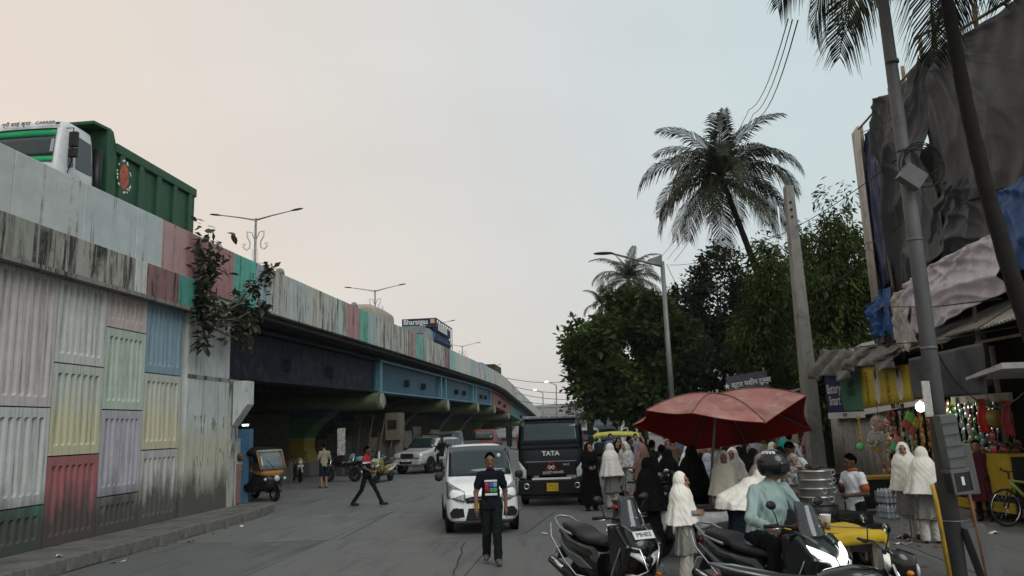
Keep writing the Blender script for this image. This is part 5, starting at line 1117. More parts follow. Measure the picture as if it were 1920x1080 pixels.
# dark tree behind
c = A(1345,600,44); B = Vector((c.x,44,0)); lob = []
for (u,v,ru,rv,dy) in ((1290,600,40,60,0),(1420,560,40,60,.5),(1350,520,48,52,0),(1320,590,58,60,.3),(1385,580,52,66,-.2),(1350,650,70,60,0),(1300,670,46,50,0),(1340,490,24,26,0),(1400,660,50,50,0),(1310,540,26,24,0)):
    x,y,z = rel(u,v,44+dy,B); k = 44/1440; lob.append((x,y,z,ru*k,1.8,rv*k))
tree('tall dark tree with sparse ragged top left of the ashoka trees', B, [(0,0,0),(.2,0,3),(.1,0,6),(0,0,8.5)], lob, 1300, 14, .30, LEAF_D, 2, aspect=.5, spread=.2, shell=.4, sublobes=7)
def ashoka(label, u, vt, vb, Y, ru, seed):
    c = A(u,vb,Y); ct = A(u,vt,Y); B = Vector((c.x,Y,0)); lob = []; rng = np.random.default_rng(seed)
    H_ = ct.z; n = 15
    for i in range(n):
        t = i/(n-1); z = 1.8+(H_-2.0)*t; r = ru*(.55+.75*math.sin(PI*min(1,(1-t)*.62+.10)))*(1-.55*t**4); x = (ct.x-c.x)*t
        for q in range(2): lob.append((x+rng.normal(0,.30)*ru, rng.normal(0,.2), z+rng.normal(0,.25), r*.72, r*.7, .75))
    return tree(label, B, [(0,0,0),((ct.x-c.x)*.4,0,H_*.4),((ct.x-c.x)*.9,0,H_*.92)], lob, 1900, 13, .27, LEAF_C, seed, name='ashoka_tree', group='columnar ashoka trees', aspect=.30, droop=.9, spread=.15, shell=.5, tr=.14)
ashoka('narrow columnar tree with drooping leaves left of the concrete pole', 1442, 442, 740, 33, 1.25, 5)
ashoka('taller columnar tree with drooping leaves between concrete pole and tarp building', 1572, 368, 700, 29, 1.45, 6)
ashoka('columnar tree with drooping leaves right behind the concrete pole', 1508, 430, 740, 35, 1.5, 8)
ashoka('narrow pointed tree top peeping beside the street lamp pole', 1268, 548, 760, 46, .7, 9)
# filler greenery low behind the sign boards
B = Vector((A(1400,700,38).x,38,0)); lob = [(rel(u,v,38,B)[0],0,rel(u,v,38,B)[2],1.6,1.2,1.3) for u,v in ((1290,735),(1340,720),(1400,700),(1440,710),(1500,700),(1330,690))]
tree('low dark shrubbery behind the dark signboard', B, [(0,0,0),(0,0,1.5),(0,0,2.4)], lob, 500, 14, .28, LEAF_D, 12, name='shrub', aspect=.5, spread=.25)
# palms
def frond_mesh(L, e0, bend, seed, nl=62, dry=False, hang=.95, leaf=.80):
    rng = np.random.default_rng(seed); V = []; F = []
    n = nl; pts = []; x = z = 0.0; ang = e0; st = L/n
    for i in range(n+1):
        pts.append((x,0,z)); t = i/n; ang = e0-bend*(t**1.25); x += math.cos(ang)*st; z += math.sin(ang)*st
    mb = MB(); mb.tube(pts[::6], [.030*(1-.8*k/(len(pts[::6])-1)) for k in range(len(pts[::6]))], 5)
    for i in range(5,n):
        t = i/n; p = Vector(pts[i]); d = (Vector(pts[i+1])-p).normalized(); ll = leaf*(.35+1.0*math.sin(PI*min(1,t*.92+.10))**.7)*rng.uniform(.85,1.1)*L/3.6
        for s in (-1,1):
            if rng.random() < .05: continue
            up = Vector((-d.z,0,d.x)); side = Vector((0,s,0))
            dr = (side*(.85)+d*(.55+.3*t)+up*.12).normalized(); h = hang*rng.uniform(.5,1.3)
            q1 = p+dr*ll*.5+Vector((0,0,-.10*h*ll)); q2 = p+(dr*.80).normalized()*ll*.82+Vector((0,0,-.75*h*ll*.7)); w_ = .034*L/3.6
            nrm = d*w_
            mb.add([p-nrm*.5,p+nrm*.5,q1+nrm*.8,q2+nrm*.1,q2-nrm*.1,q1-nrm*.8],[(0,1,2,5),(5,2,3,4)])
    return mb
def palm(label, base, top, L, nf, seed, mats=(None,), bendx=0, name='coconut_palm', group=None, ring=True, trunk_r=.15, els=None, az=None):
    T = thing(name, label, 'tree', base, 0, group); rng = random.Random(seed); b = Vector((0,0,0)); t = Vector(top)-Vector(base)
    n = 40; pts = []; rs = []
    for i in range(n+1):
        q = i/n; p = t*q; p.x += bendx*math.sin(PI*q); pts.append(p); rs.append(trunk_r*(1.25-.55*q if q > .06 else 1.5-3*q)*(1.0+(.05 if i%2 else -.03)))
    MB().tube(pts, rs, 10).build('trunk', M('palm_trunk',(.026,.023,.020),.9,var=.35,scale=3,stretch=(1,1,3),bump=.6,bscale=20), T)
    var = [frond_mesh(L*k, e, bd, seed+j, hang=hg).mesh('frond', PALMG) for j,(k,e,bd,hg) in enumerate(((.95,1.2,1.5,.6),(1,.9,2.1,.8),(1.05,.5,2.0,1.0),(1.0,.0,1.5,1.1),(.95,-.5,.95,1.2),(.72,1.42,.7,.4)))]
    order = [5]*3+[0]*int(nf*.24)+[1]*int(nf*.26)+[2]*int(nf*.24)+[3]*int(nf*.20)+[4]*max(2,int(nf*.16))
    for i,v in enumerate(order):
        f_ = link('frond', var[v], T, t+Vector((0,0,rng.uniform(-.1,.1))), (rng.uniform(-.15,.15), rng.uniform(-.12,.12), i*2.399+rng.uniform(-.2,.2))); s_ = rng.uniform(.88,1.1); f_.scale = (s_,s_,s_)
    for k in range(5):
        a = rng.uniform(0,6.3); MB().ell(t+Vector((.22*math.cos(a),.22*math.sin(a),-.25+rng.uniform(-.1,.1))),(.11,.11,.14),8,6).build('coconut', M('coconut_green',(.06,.075,.025),.5), T)
    return T
tp = A(1352,332,36); palm('tall coconut palm with shaggy crown above the tree line', (A(1510,700,36).x,36,0), tp, 4.5, 31, 21, bendx=.25, trunk_r=.17)
tp = A(1178,525,58); palm('distant coconut palm showing over the bushy tree', (A(1205,700,58).x,58,0), tp, 3.6, 20, 22, trunk_r=.16)
tp = A(1128,572,66); palm('small half hidden palm top left of the distant coconut palm', (A(1130,700,66).x,66,0), tp, 2.4, 12, 25, trunk_r=.14)
# near palm: trunk crosses the frame, crown just above it
t0 = A(1722,0,9.6); t1 = A(1925,570,9.6); dv = (t0-t1); bs_ = t1+dv*(-t1.z/dv.z); tpN = t1+dv*((9.4-t1.z)/dv.z)+Vector((.75,0,0))
palm('near coconut palm with leaning ringed trunk crossing the tarp building', bs_, tpN, 2.9, 24, 31, trunk_r=.098, bendx=-.38)
tpN2 = A(1925,-190,12.5); palm('coconut palm crown hanging in at the top right corner', (tpN2.x+1.2,12.8,0), tpN2, 3.2, 20, 33, trunk_r=.14)
# wild fig rooted in the flyover wall
fg = thing('wild_fig_plant', 'wild fig bush rooted in the joint of the flyover wall', 'plant', (wall_x(19.3)+.2,19.3,5.5))
lm = MB(); 
def lf(a,b): x=(a-.5)*2; w_=.45*math.sin(PI*min(.999,b*.94+.03))**.75; return (x*w_*.5, b, .10*abs(x)*w_-.16*b*b)
lm.grid(lf,4,6); leafme = lm.mesh('leaf', LEAF_F); rg = random.Random(5)
stems = [(( 377,470),.55,34),((392,500),.35,24),((372,530),.35,22),((350,560),.30,20),((345,600),.28,20),((352,640),.22,14),((405,575),.34,20),((430,605),.34,20),((460,590),.30,20),((470,540),.3,20),((500,500),.16,9),((485,575),.30,16),((455,635),.28,16),((500,520),.22,10),((335,580),.25,12),((330,570),.2,8),((465,600),.28,16),((440,560),.2,8)]
root = Vector((wall_x(19.4)+.25,19.4,5.0)); off0 = fg.location
for (u,v),sp,nl in stems:
    d = ray(u,v); Y = 19.2 if u < 420 else 20.6+(u-420)*.012; p = A(u,v,Y); 
    p.x = max(p.x, wall_x(Y)+.30); mid = (root+p)/2+Vector((.15,0,-.15)); MB().tube([root-off0,mid-off0,p-off0],[.035,.022,.008],6).build('stem', BARK, fg)
    for k in range(int(nl*.88)):
        q = p+Vector((abs(rg.gauss(0,sp*.5)),rg.gauss(0,sp*.42),rg.gauss(0,sp*.55))); q.x = max(q.x, wall_x(q.y)+.27)
        l = link('leaf', leafme, fg, q-off0, (rg.uniform(-.9,.5),rg.uniform(-.5,.5),rg.uniform(0,6.28))); s_ = rg.uniform(.22,.36); l.scale = (s_,s_,s_)
rgf = np.random.default_rng(8); Cf = []
for (u,v),sp,nl in stems:
    Y = 19.2 if u < 420 else 20.6+(u-420)*.012; p = A(u,v,Y); p.x = max(p.x, wall_x(Y)+.30); q = rgf.normal(0,1,(int(nl*1.7),3))*np.array((sp*.30,sp*.45,sp*.55))+np.array((p.x-off0.x+.08,p.y-off0.y,p.z-off0.z)); Cf.append(q)
tag(link('inner_foliage', leaves_mesh('inner_foliage', np.concatenate(Cf), .24, LEAF_F, rgf, .2, .5), fg), kind='stuff')
# weeds at the foot of the wall
wd = thing('weed', 'small weed growing at the foot of the panelled wall', 'plant', (wall_x(12.9)+.2,12.9,.2))
for k in range(18): l = link('leaf', leafme, wd, (rg.gauss(0,.08),rg.gauss(0,.1),.04+abs(rg.gauss(0,.06))), (rg.uniform(-.5,1.0),rg.uniform(-.5,.5),rg.uniform(0,6.28))); s_ = rg.uniform(.06,.11); l.scale = (s_,s_,s_)

# ================================================================== placing vehicles, people, props
sc1.location = (.98,9.25,0); sc1.rotation_euler = (0,0,R(24))
sc2.location = (2.52,8.12,0); sc2.rotation_euler = (0,0,R(24))
mc1 = motorcycle('black motorcycle in the foreground with long seat, its mirror beside the yellow table', BLK); mc1.location = (2.60,6.78,0); mc1.rotation_euler = (0,0,R(82)); mc1.scale = (.93,.93,.95)
for c in mc1.children:
    if c.name.startswith('number_plate') and c.location.y < 0: c.location.z = .60
mt = [c for c in mc1.children if c.name.startswith('seat')][0]
text('AVENGER'[:0]+'WORLD RIDER', .05, M('seat_print',(.12,.12,.12),.7), mt, (-.09,.45,.806), (R(30),0,R(-90)))
REDB = M('moto_red', (.26,.012,.015), .3, coat=.4); WSC = M('scooter_white', (.50,.51,.52), .3, coat=.4)
mc2 = motorcycle('black motorcycle with red tail lamp and white plate beside the woman in black', BLK, plate_txt='BQ 3226'); mc2.location = (2.02,13.25,0); mc2.rotation_euler = (0,0,R(148))
sc3 = scooter('white scooter with round mirror behind the girl in white hijab', WSC, guard=False); sc3.location = (2.75,12.3,0); sc3.rotation_euler = (0,0,R(-108))
OLIVE = M('scooter_yellow', (.17,.15,.06), .3, coat=.4); LIME = M('moto_lime', (.22,.24,.11), .4); CYAN = M('moto_cyan', (.10,.24,.28), .4)
sc4 = scooter('yellow and white scooter parked behind the crossing man', OLIVE, accent=WSC, guard=False); p = G(712,905); sc4.location = (p.x+.1,p.y+.4,0); sc4.rotation_euler = (0,0,R(-15))
p = G(655,905); mc3 = motorcycle('dark motorcycle parked under the flyover beside the man in beige', BLK); mc3.location = (p.x-.45,p.y+.7,0); mc3.rotation_euler = (0,0,R(-110))
p = G(668,893); mc4 = motorcycle('turquoise motorcycle parked behind the dark one under the flyover', CYAN); mc4.location = (p.x+.2,p.y+1.0,0); mc4.rotation_euler = (0,0,R(-70))
p = G(548,905); mc5 = motorcycle('motorcycle with pale lime mudguard parked next to the auto rickshaw', LIME); mc5.location = (p.x,p.y+.6,0); mc5.rotation_euler = (0,0,R(30))
p = G(828,885); mc6 = motorcycle('dark motorcycle ridden past the silver SUV', BLK); mc6.location = (p.x,p.y+.3,0); mc6.rotation_euler = (0,0,R(5))
# vehicles farther down the road
def pickup(label, paint, loc, rz, box=None, name='pickup_truck', scale=1, cat='truck', hi=1.9):
    T = thing(name, label, cat, loc, rz, None, scale)
    zloft([(.45,.85,0,1.7),(.9,.86,-.02,1.7),(1.15,.85,.05,1.7),(1.25,.84,.25,1.7),(hi-.1,.74,.65,1.65),(hi,.6,.8,1.5)],24,5).build('cab', paint, T)
    MB().grid(lambda a,b: ((a-.5)*1.45*(1-.08*b), .22+.40*b-.03, 1.26+(hi-1.42)*b+.02),6,2).build('windscreen', GLASS2, T, fix=False, solid=.01)
    for s in (-1,1): MB().box((s*.62,-.01,.85),(.26,.08,.16)).build('headlamp', LENS, T, bevel=.02); wheel(T,(s*.72,.75,.33),.33,.2,.58,5); wheel(T,(s*.72,3.3,.33),.33,.2,.58,5)
    MB().box((0,-.03,.85),(.8,.06,.16)).build('grille', BPL, T); MB().box((0,-.04,.55),(1.6,.12,.22)).build('bumper', BPL, T, bevel=.03); MB().box((0,2.7,.95),(1.65,2.6,.6)).build('load_bed', box or paint, T, bevel=.02)
    plate(T,(0,-.11,.6),(0,0,0),'MH 04',.4,.1,YPL,.08)
    return T
p = G(820,878); pickup('dark grey pickup parked behind the silver SUV', M('pickup_grey',(.06,.062,.065),.4), (p.x-.2,p.y+4.5,0), R(-20))
REDT = M('truck_red', (.17,.035,.035), .5, dirt=.4); p = A(905,812,52)
pickup('red truck standing far behind the white hatchback', REDT, (A(905,850,52).x,52,0), R(-6), M('load_red',(.12,.04,.04),.6), name='truck', scale=.98, hi=1.95)
p = A(1100,830,34); pickup('pale van half hidden beyond the truck mirror', M('van_pale',(.25,.29,.29),.4), (p.x,36,0), R(-6), name='van', cat='van')
p = A(1140,830,44); pickup('grey blue covered truck behind the yellow roofed rickshaw', M('truck_bluegrey',(.10,.12,.16),.5), (p.x,46,0), R(-6), TARP_B, name='truck', scale=1.2)

# ------------------------------------------------------------------ traffic and lamps on the flyover
def deck(y): return ptop(y)-1.05
def tipper():
    T = thing('tipper_truck', 'green and white tipper truck driving on the flyover behind the parapet', 'truck')
    WC = M('tipper_white', (.52,.54,.55), .35, var=.08, coat=.3, dirt=.25, dirtcol=(.3,.29,.27)); GR = M('tipper_green', (.022,.085,.042), .5, var=.25, scale=3, dirt=.3, dirtcol=(.02,.03,.02)); GL = M('tipper_bright_green', (.01,.27,.10), .5)
    hw = 1.13
    zloft([(.5,hw,0,1.45),(1.5,hw,-.03,1.45),(2.1,hw-.03,.06,1.42),(2.48,hw-.07,.16,1.40),(2.62,hw-.10,.24,1.38),(2.70,hw-.2,.42,1.30)],32,7).build('cab', WC, T)
    def ws(k0,k1,x1=.97): return lambda a,b: ((a-.5)*2*x1*(hw-.10-.03*(k0+(k1-k0)*b)), .055+.13*(k0+(k1-k0)*b)-.05*(1-((a-.5)*2)**2)-.065, 1.56+.82*(k0+(k1-k0)*b))
    MB().grid(ws(.16,.80),12,4).build('windscreen', GLASS2, T, fix=False, solid=.008); MB().grid(ws(.80,1.0),12,2).build('green_sunstrip', GL, T, fix=False, solid=.010); MB().grid(ws(.0,.16),12,2).build('green_lower_strip', GL, T, fix=False, solid=.010)
    MB().tube([tuple(ws(0,1)(k/12,1.0)) for k in range(13)],.022,6).build('windscreen_seal', BPL, T)
    text('श्री साई कृपा', .15, INK, T, (-.05,.085,2.535), (R(72),0,0), bold=.003); text('CARRIER', .12, INK, T, (.68,.10,2.535), (R(72),0,R(4)), bold=.003)
    MB().ell((.95,.16,2.53),(.07,.02,.025),10,6).build('marker_lamp', BPL, T)
    for s in (-1,1):
        MB().poly([(s*(hw+.008),.62,1.58),(s*(hw+.008),1.22,1.58),(s*(hw-.05),1.18,2.36),(s*(hw-.05),.62,2.40)]).build('side_window', GLASS, T, fix=False, solid=.008); MB().poly([(s*(hw+.008),.34,1.50),(s*(hw+.008),.52,1.58),(s*(hw-.05),.52,2.38),(s*(hw-.04),.40,2.36)]).build('quarter_window', GLASS2, T, fix=False, solid=.008)
        ma = MB().tube([(s*(hw-.05),.30,2.45),(s*(hw+.20),.20,2.40),(s*(hw+.20),.20,1.62),(s*hw,.35,1.40)],.014,6).build('mirror_arm', BPL, T); MB().box((s*(hw+.22),.20,2.12),(.20,.10,.36)).build('mirror', BPL, ma, bevel=.02); MB().box((s*(hw+.22),.20,1.80),(.20,.10,.22)).build('mirror', BPL, ma, bevel=.02)
        wheel(T,(s*1.0,.75,.48),.48,.26,.55,6)
        for y in (3.3,4.6): wheel(T,(s*1.0,y,.48),.48,.3,.55,6)
    MB().tube([(hw-.1,1.55,.8),(hw-.1,1.55,2.35)],.12,10).build('air_intake', BPL, T)
    MB().box((0,3.4,.85),(.9,6.0,.25)).build('chassis', BPL, T)
    body = MB(); y0, y1, zt = 1.80, 6.05, 2.62
    MB().prism([(y0,1.05),(y0-.10,2.98),(y0+.12,3.0),(y0+.30,2.62),(y0+.34,1.05)],-1.16,1.16,axis='x').build('headboard', GR, T, bevel=.02)
    MB().box((0,y0-.30,2.96),(2.3,.70,.07),(R(4),0,0)).build('cab_guard', GR, T)
    MB().box((0,(y0+y1)/2,1.1),(2.2,y1-y0,.12)).build('floor', GR, T)
    for s in (-1,1):
        MB().box((s*1.08,(y0+y1)/2+.15,1.85),(.06,y1-y0-.2,1.5)).build('side_wall', GR, T); MB().box((s*1.13,(y0+y1)/2+.15,2.60),(.14,y1-y0-.2,.26)).build('top_rail', GR, T, bevel=.03)
        for k in range(5): MB().box((s*1.14,y0+.55+k*.86,1.80),(.10,.20,1.4)).build('rib', GR, T, bevel=.02)
    MB().box((0,y1,1.85),(2.25,.08,1.6)).build('tailgate', GR, T)
    mk = MB(); rg2 = random.Random(4)
    pic = MB(); pic.poly([(1.192,y0+.62+.20*math.cos(t),1.95+.34*math.sin(t)) for t in [2*PI*k/14 for k in range(14)]]); pic.build('painted_figure', M('paint_ochre',(.32,.09,.05),.7,var=.6,scale=14), T, fix=False)
    for k in range(26):
        a = rg2.uniform(0,6.28); MB().ell((1.194,y0+.62+.27*math.cos(a)+rg2.uniform(-.05,.05),1.95+.42*math.sin(a)),(.006,.03,.03),6,4).build('paint_daub', WPRINT, T)
    return T
tp_ = tipper(); tp_.location = (wall_x(15.4)-1.90, 15.5, deck(16)+.26); tp_.rotation_euler = (0,0,RROT); tp_.scale = (.92,.92,.94)
# helmeted rider's head and bike passing behind the tipper's tail
mcf = motorcycle('motorcycle on the flyover behind the parapet', BLK); mcf.location = (wall_x(21)-1.0,20.6,deck(20.6)); mcf.rotation_euler = (0,0,RROT)
# covered lorry (cream dome), gas cylinder lorry, blue covered lorry
CREAM = M('canvas_cream', (.30,.275,.235), .85, var=.15, bump=.4, bscale=10)
def lorry(label, y, L, z1, mk, xo=-2.3, w_=1.1):
    T = thing('lorry', label, 'truck', (wall_x(y)+xo,y,deck(y)),RROT); MB().box((0,L/2,.7),(w_*1.6,L,.3)).build('chassis', BPL, T)
    for s in (-1,1):
        for q in (.8,L-1.2): wheel(T,(s*(w_-.15),q,.45),.45,.25,.55,5)
    return T
T = lorry('lorry with rounded cream canvas cover on the flyover', 40.5, 4.2, 2.6, CREAM)
yloft([(0,1.05,.9,2.15),(.15,1.1,.9,2.35),(2.0,1.1,.9,2.42),(3.9,1.1,.9,2.36),(4.0,1.05,.9,2.2)],24,4.5).build('canvas_cover', CREAM, T)
zloft([(.5,1.0,-1.4,-.1),(1.3,1.0,-1.4,-.1),(1.75,.95,-1.2,-.1),(1.85,.8,-1.0,-.2)],20,6).build('cab', M('lorry_cab',(.25,.13,.06),.5), T)
NB = M('gas_blue', (.018,.032,.085), .5, var=.25); T = lorry('dark blue gas lorry with name board and stacked cylinders on the flyover', 57.0, 6.5, 3.2, NB, -2.6); T.scale = (1.05,1.05,1.12)
MB().box((0,.1,2.95),(2.5,.14,.62)).build('name_board', NB, T); text('Bharatgas', .50, WPRINT, T, (-.25,.02,3.02), (R(90),0,0), bold=.006, sx=.92); MB().box((.98,.02,3.05),(.30,.03,.28)).build('name_logo', M('logo_orange',(.55,.30,.16),.5), T); MB().box((-.3,.02,2.75),(1.6,.02,.03)).build('underline', WPRINT, T)
zloft([(.4,1.1,-1.5,.1),(1.5,1.1,-1.5,.1),(2.3,1.05,-1.3,.1),(2.45,.9,-1.1,0)],20,6).build('cab', M('lorry_cab_grey',(.13,.16,.16),.5), T)
MB().box((-.2,-.95,2.35),(1.6,.9,.5)).build('roof_crate', M('crate_grey',(.16,.19,.19),.6), T)
for s in (-1,1):
    MB().box((s*1.2,3.3,3.22),(.05,6.2,.08)).build('cage_rail', NB, T); MB().box((s*1.2,3.3,1.9),(.05,6.2,.08)).build('cage_rail', NB, T)
    for k in range(9): MB().box((s*1.21,.3+k*.75,2.2),(.05,.05,2.1)).build('cage_bar', NB, T)
MB().box((1.24,2.4,2.75),(.02,3.4,.55)).build('side_board', M('board_white',(.42,.43,.43),.6,var=.3,scale=9), T)
cy = MB().lathe([(.02,0),(.15,.02),(.16,.1),(.16,.5),(.1,.6),(.06,.62),(.06,.7),(.02,.7)],10); cyl_me = cy.mesh('gas_cylinder', M('cylinder_blue',(.03,.06,.15),.5))
for s in (1,):
    for lv in range(3):
        for k in range(16): o = link('gas_cylinder', cyl_me, T, (s*(1.0),.35+k*.37,.95+lv*.74))
MB().box((0,3.3,1.9),(1.7,6.2,2.0)).build('cylinder_core', NB, T)
T = lorry('lorry under a bright blue tarpaulin far along the flyover', 81, 5, 2.6, TARP_B, -2.4)
yloft([(-.1,1.0,.9,1.7),(.2,1.1,.9,2.1),(2.5,1.1,.9,2.25),(4.6,1.1,.9,2.1),(4.8,1.0,.9,1.9)],24,3).build('tarpaulin_cover', M('cover_blue',(.03,.10,.32),.5,bump=.5,bscale=6), T)
T = lorry('dark flatbed lorry far along the flyover', 91, 6, 2.3, NB, -2.4); MB().box((0,3,1.9),(2.3,6,1.9)).build('load', M('load_dark',(.04,.035,.03),.8), T, bevel=.1)
# double-arm lamps on the median
def flyover_lamp(label, y):
    T = thing('flyover_lamp', label, 'street lamp', (wall_x(y)-6.45,y,ptop(y)-.6),RROT,'double-armed lamps along the flyover median'); h = 12.9-T.location.z+(0 if y < 95 else ptop(y)-7.5)
    LM = M('lamp_grey',(.20,.205,.21),.5,.4)
    MB().tube([(0,0,0),(0,0,h)],[.10,.055],10).build('pole', LM, T)
    for s in (-1,1):
        MB().tube([(0,0,h-.1),(s*.8,0,h+.08),(s*1.9,0,h+.28)],[.045,.035,.025],6).build('arm', LM, T); MB().ell((s*2.15,0,h+.32),(.34,.11,.045),12,6,rot=(0,R(-8*s),0)).build('lamp_head', BPL, T)
        sw = [(s*.06,0,h-1.1),(s*.18,0,h-.75),(s*.42,0,h-.70),(s*.40,0,h-1.0),(s*.26,0,h-1.25),(s*.28,0,h-1.55),(s*.46,0,h-1.65),(s*.60,0,h-1.48),(s*.55,0,h-1.30),(s*.48,0,h-1.36)]
        MB().tube(sw,.016,5).build('scroll_ornament', LM, T); MB().tube([(q[0]*1.12+s*.01,q[1],q[2]*1.0+.03) for q in sw],.010,5).build('scroll_ornament', LM, T)
        MB().tube([(s*.14,0,h-1.6),(s*.16,0,h-2.6)],.010,4).build('light_string', LM, T)
    return T
for y,l in ((37.6,'nearest double-armed lamp with scroll ornament on the flyover'),(59,'second double-armed lamp with scroll ornament along the flyover'),(80.5,'double-armed lamp half hidden behind the gas lorry'),(99,'fourth double-armed lamp on the flyover crest'),(121,'farthest double-armed lamp on the descending flyover')): flyover_lamp(l,y)
# small far lamps by the road with lit heads
def far_lamp(label, u, vt, vb, Y, uh):
    b = A(u,vb,Y); t = A(u,vt,Y); hd = A(uh,vt-6,Y); T = thing('street_lamp', label, 'street lamp', (b.x,Y,0)); LM = MATS['lamp_grey']
    MB().tube([(0,0,0),(t.x-b.x,0,t.z)],[.14,.10],6).build('pole', LM, T); MB().tube([(t.x-b.x,0,t.z),(hd.x-b.x,0,hd.z)],.06,5).build('arm', LM, T)
    MB().ell((hd.x-b.x-.2,0,hd.z),(.35,.25,.14),10,6).build('lamp_head', M('lamp_lit',(.9,.9,.85),.3,emit=(1,.97,.88),estr=2.5), T)
far_lamp('lit street lamp far away above the overbridge', 1043, 722, 800, 120, 1027); far_lamp('lower lit street lamp far away left of the taller one', 1018, 737, 800, 150, 1005)

# ------------------------------------------------------------------ far background
HB = M('far_concrete_hazed', (.26,.265,.26), .9, var=.15, scale=.5)  # concrete coloured pale so the tone carries the distance haze
ob = thing('overbridge', 'pale grey road bridge crossing the far end of the street', 'bridge', (A(1080,780,165).x,165,0), R(-3))
MB().box((0,0,4.9),(60,3,1.5)).build('deck', HB, ob); MB().box((0,-1.6,5.9),(60,.15,.5)).build('railing', HB, ob)
for k in range(5): MB().box((-24+12*k,0,2.1),(1.6,2,4.2)).build('pillar', HB, ob)
for k in range(22): MB().box((-26+2.4*k,-1.6,6.5),(.12,.12,.8)).build('railing_post', HB, ob)
def house(label, u0, u1, v0, Y, m, rows=2, colsn=4, name='building'):
    a, b = A(u0,800,Y), A(u1,800,Y); zt = A((u0+u1)/2,v0,Y).z; W = b.x-a.x; T = thing(name, label, 'building', ((a.x+b.x)/2,Y,0))
    MB().box((0,3,zt/2),(W,6,zt)).build('wall', m, T); MB().box((0,3,zt+.1),(W+.4,6.4,.2)).build('roof_slab', HB, T)
    for r in range(rows):
        for c in range(colsn):
            x = -W/2+W*(c+.5)/colsn; z = zt*(r+.55)/rows; w_ = MB().box((x,-.03,z),(W/colsn*.5,.08,zt/rows*.45)).build('window', M('far_window',(.05,.055,.06),.3), T); MB().box((x,-.1,z-zt/rows*.25),(W/colsn*.6,.12,.08)).build('sill', HB, w_)
house('pale low building far behind the truck mirror', 1098, 1130, 790, 95, M('far_wall_cream',(.34,.33,.31),.9), 1, 3); house('white shed with posts beyond the yellow rickshaw', 1128, 1168, 785, 70, M('far_wall_white',(.40,.41,.42),.9), 1, 2); house('grey building closing the street under the overbridge', 1010, 1100, 775, 210, HB, 1, 6)
hb_ = thing('billboard', 'blue hoarding showing behind the bushy tree', 'billboard', (A(1118,740,90).x,90,0)); zc = A(1110,735,90).z
MB().box((0,0,zc),(2.2,.15,2.9)).build('panel', M('hoarding_blue',(.07,.22,.42),.6,var=.3,scale=1.5), hb_); MB().tube([(0,.1,0),(0,.1,zc-1.4)],.14,8).build('post', GALV, hb_)
B = Vector((A(1110,760,130).x,130,0)); tree('haze-coloured small trees far off by the overbridge', B, [(0,0,0),(0,0,2),(0,0,4)], [(-2,0,4.2,3,2,1.5),(2.5,0,4.5,2.5,2,1.4),(6,0,5,3,2,2)], 200, 8, .8, LEAF_H, 41, name='far_tree')
for k in range(9):
    B = Vector((-60+k*30+random.uniform(-6,6),300,0)); tree('%s clump of the haze-coloured tree line at the street end' % ('first','second','third','fourth','fifth','sixth','seventh','eighth','ninth')[k], B, [(0,0,0),(0,0,3),(0,0,5)], [(-6,0,4.5,8,3,3),(7,0,4,8,3,3.2)], 160, 8, 1.5, LEAF_H, 50+k, name='far_tree', group='far tree line')

# ------------------------------------------------------------------ wires
def wire(label, pts, r=.012, sag=.0):
    P_ = []; pts = [Vector(p) for p in pts]
    for a,b in zip(pts[:-1],pts[1:]):
        for k in range(9): t = k/8; q = a.lerp(b,t); q.z -= sag*4*t*(1-t); P_.append(q)
    tag(MB().tube(P_,r,5).build('wire', INK, None), label, 'wire', 'overhead wires')
cpt = Vector((A(1535,905,24.9).x-.05,24.9,9.5)); far = lambda u,v,Y=70: A(u,v,Y)
for k,(u,v) in enumerate(((1478,35),(1486,37),(1496,38))): wire('thin overhead wire rising to the near palm fronds, %s of three' % ('left','middle','right')[k], [A(u,v,12), A(1405+8*k,205+8*k,25), A(1240+12*k,482+4*k,38)], .010+.002*(k==2), .35)
wire('wire running from the tarp building to the right of the palm', [A(1680,300,17), A(1420,455,30), A(1255,497,40)], .012, .25)
for k,(v0,v1) in enumerate(((708,712),(720,735),(730,748),(745,755))): wire('faint wire sagging across the far sky, %s' % ('topmost','second from the top','third from the top','lowest')[k], [A(945,v0,100), A(1090,v1,100)], .035, .5)
wire('white rope sagging from the shop roof across the packet stall', [A(1752,650,11.5),A(1800,725,11.6),A(1865,765,11.7),A(1920,735,11.8)], .010, .05)
wire('short stay wire from the lamp pole down to the trees', [A(1250,495,27), A(1285,560,30)], .010, .1)
wire('guy rope tied at the corner of the tarp building', [A(1610,500,20), A(1520,552,24)], .02, .05)

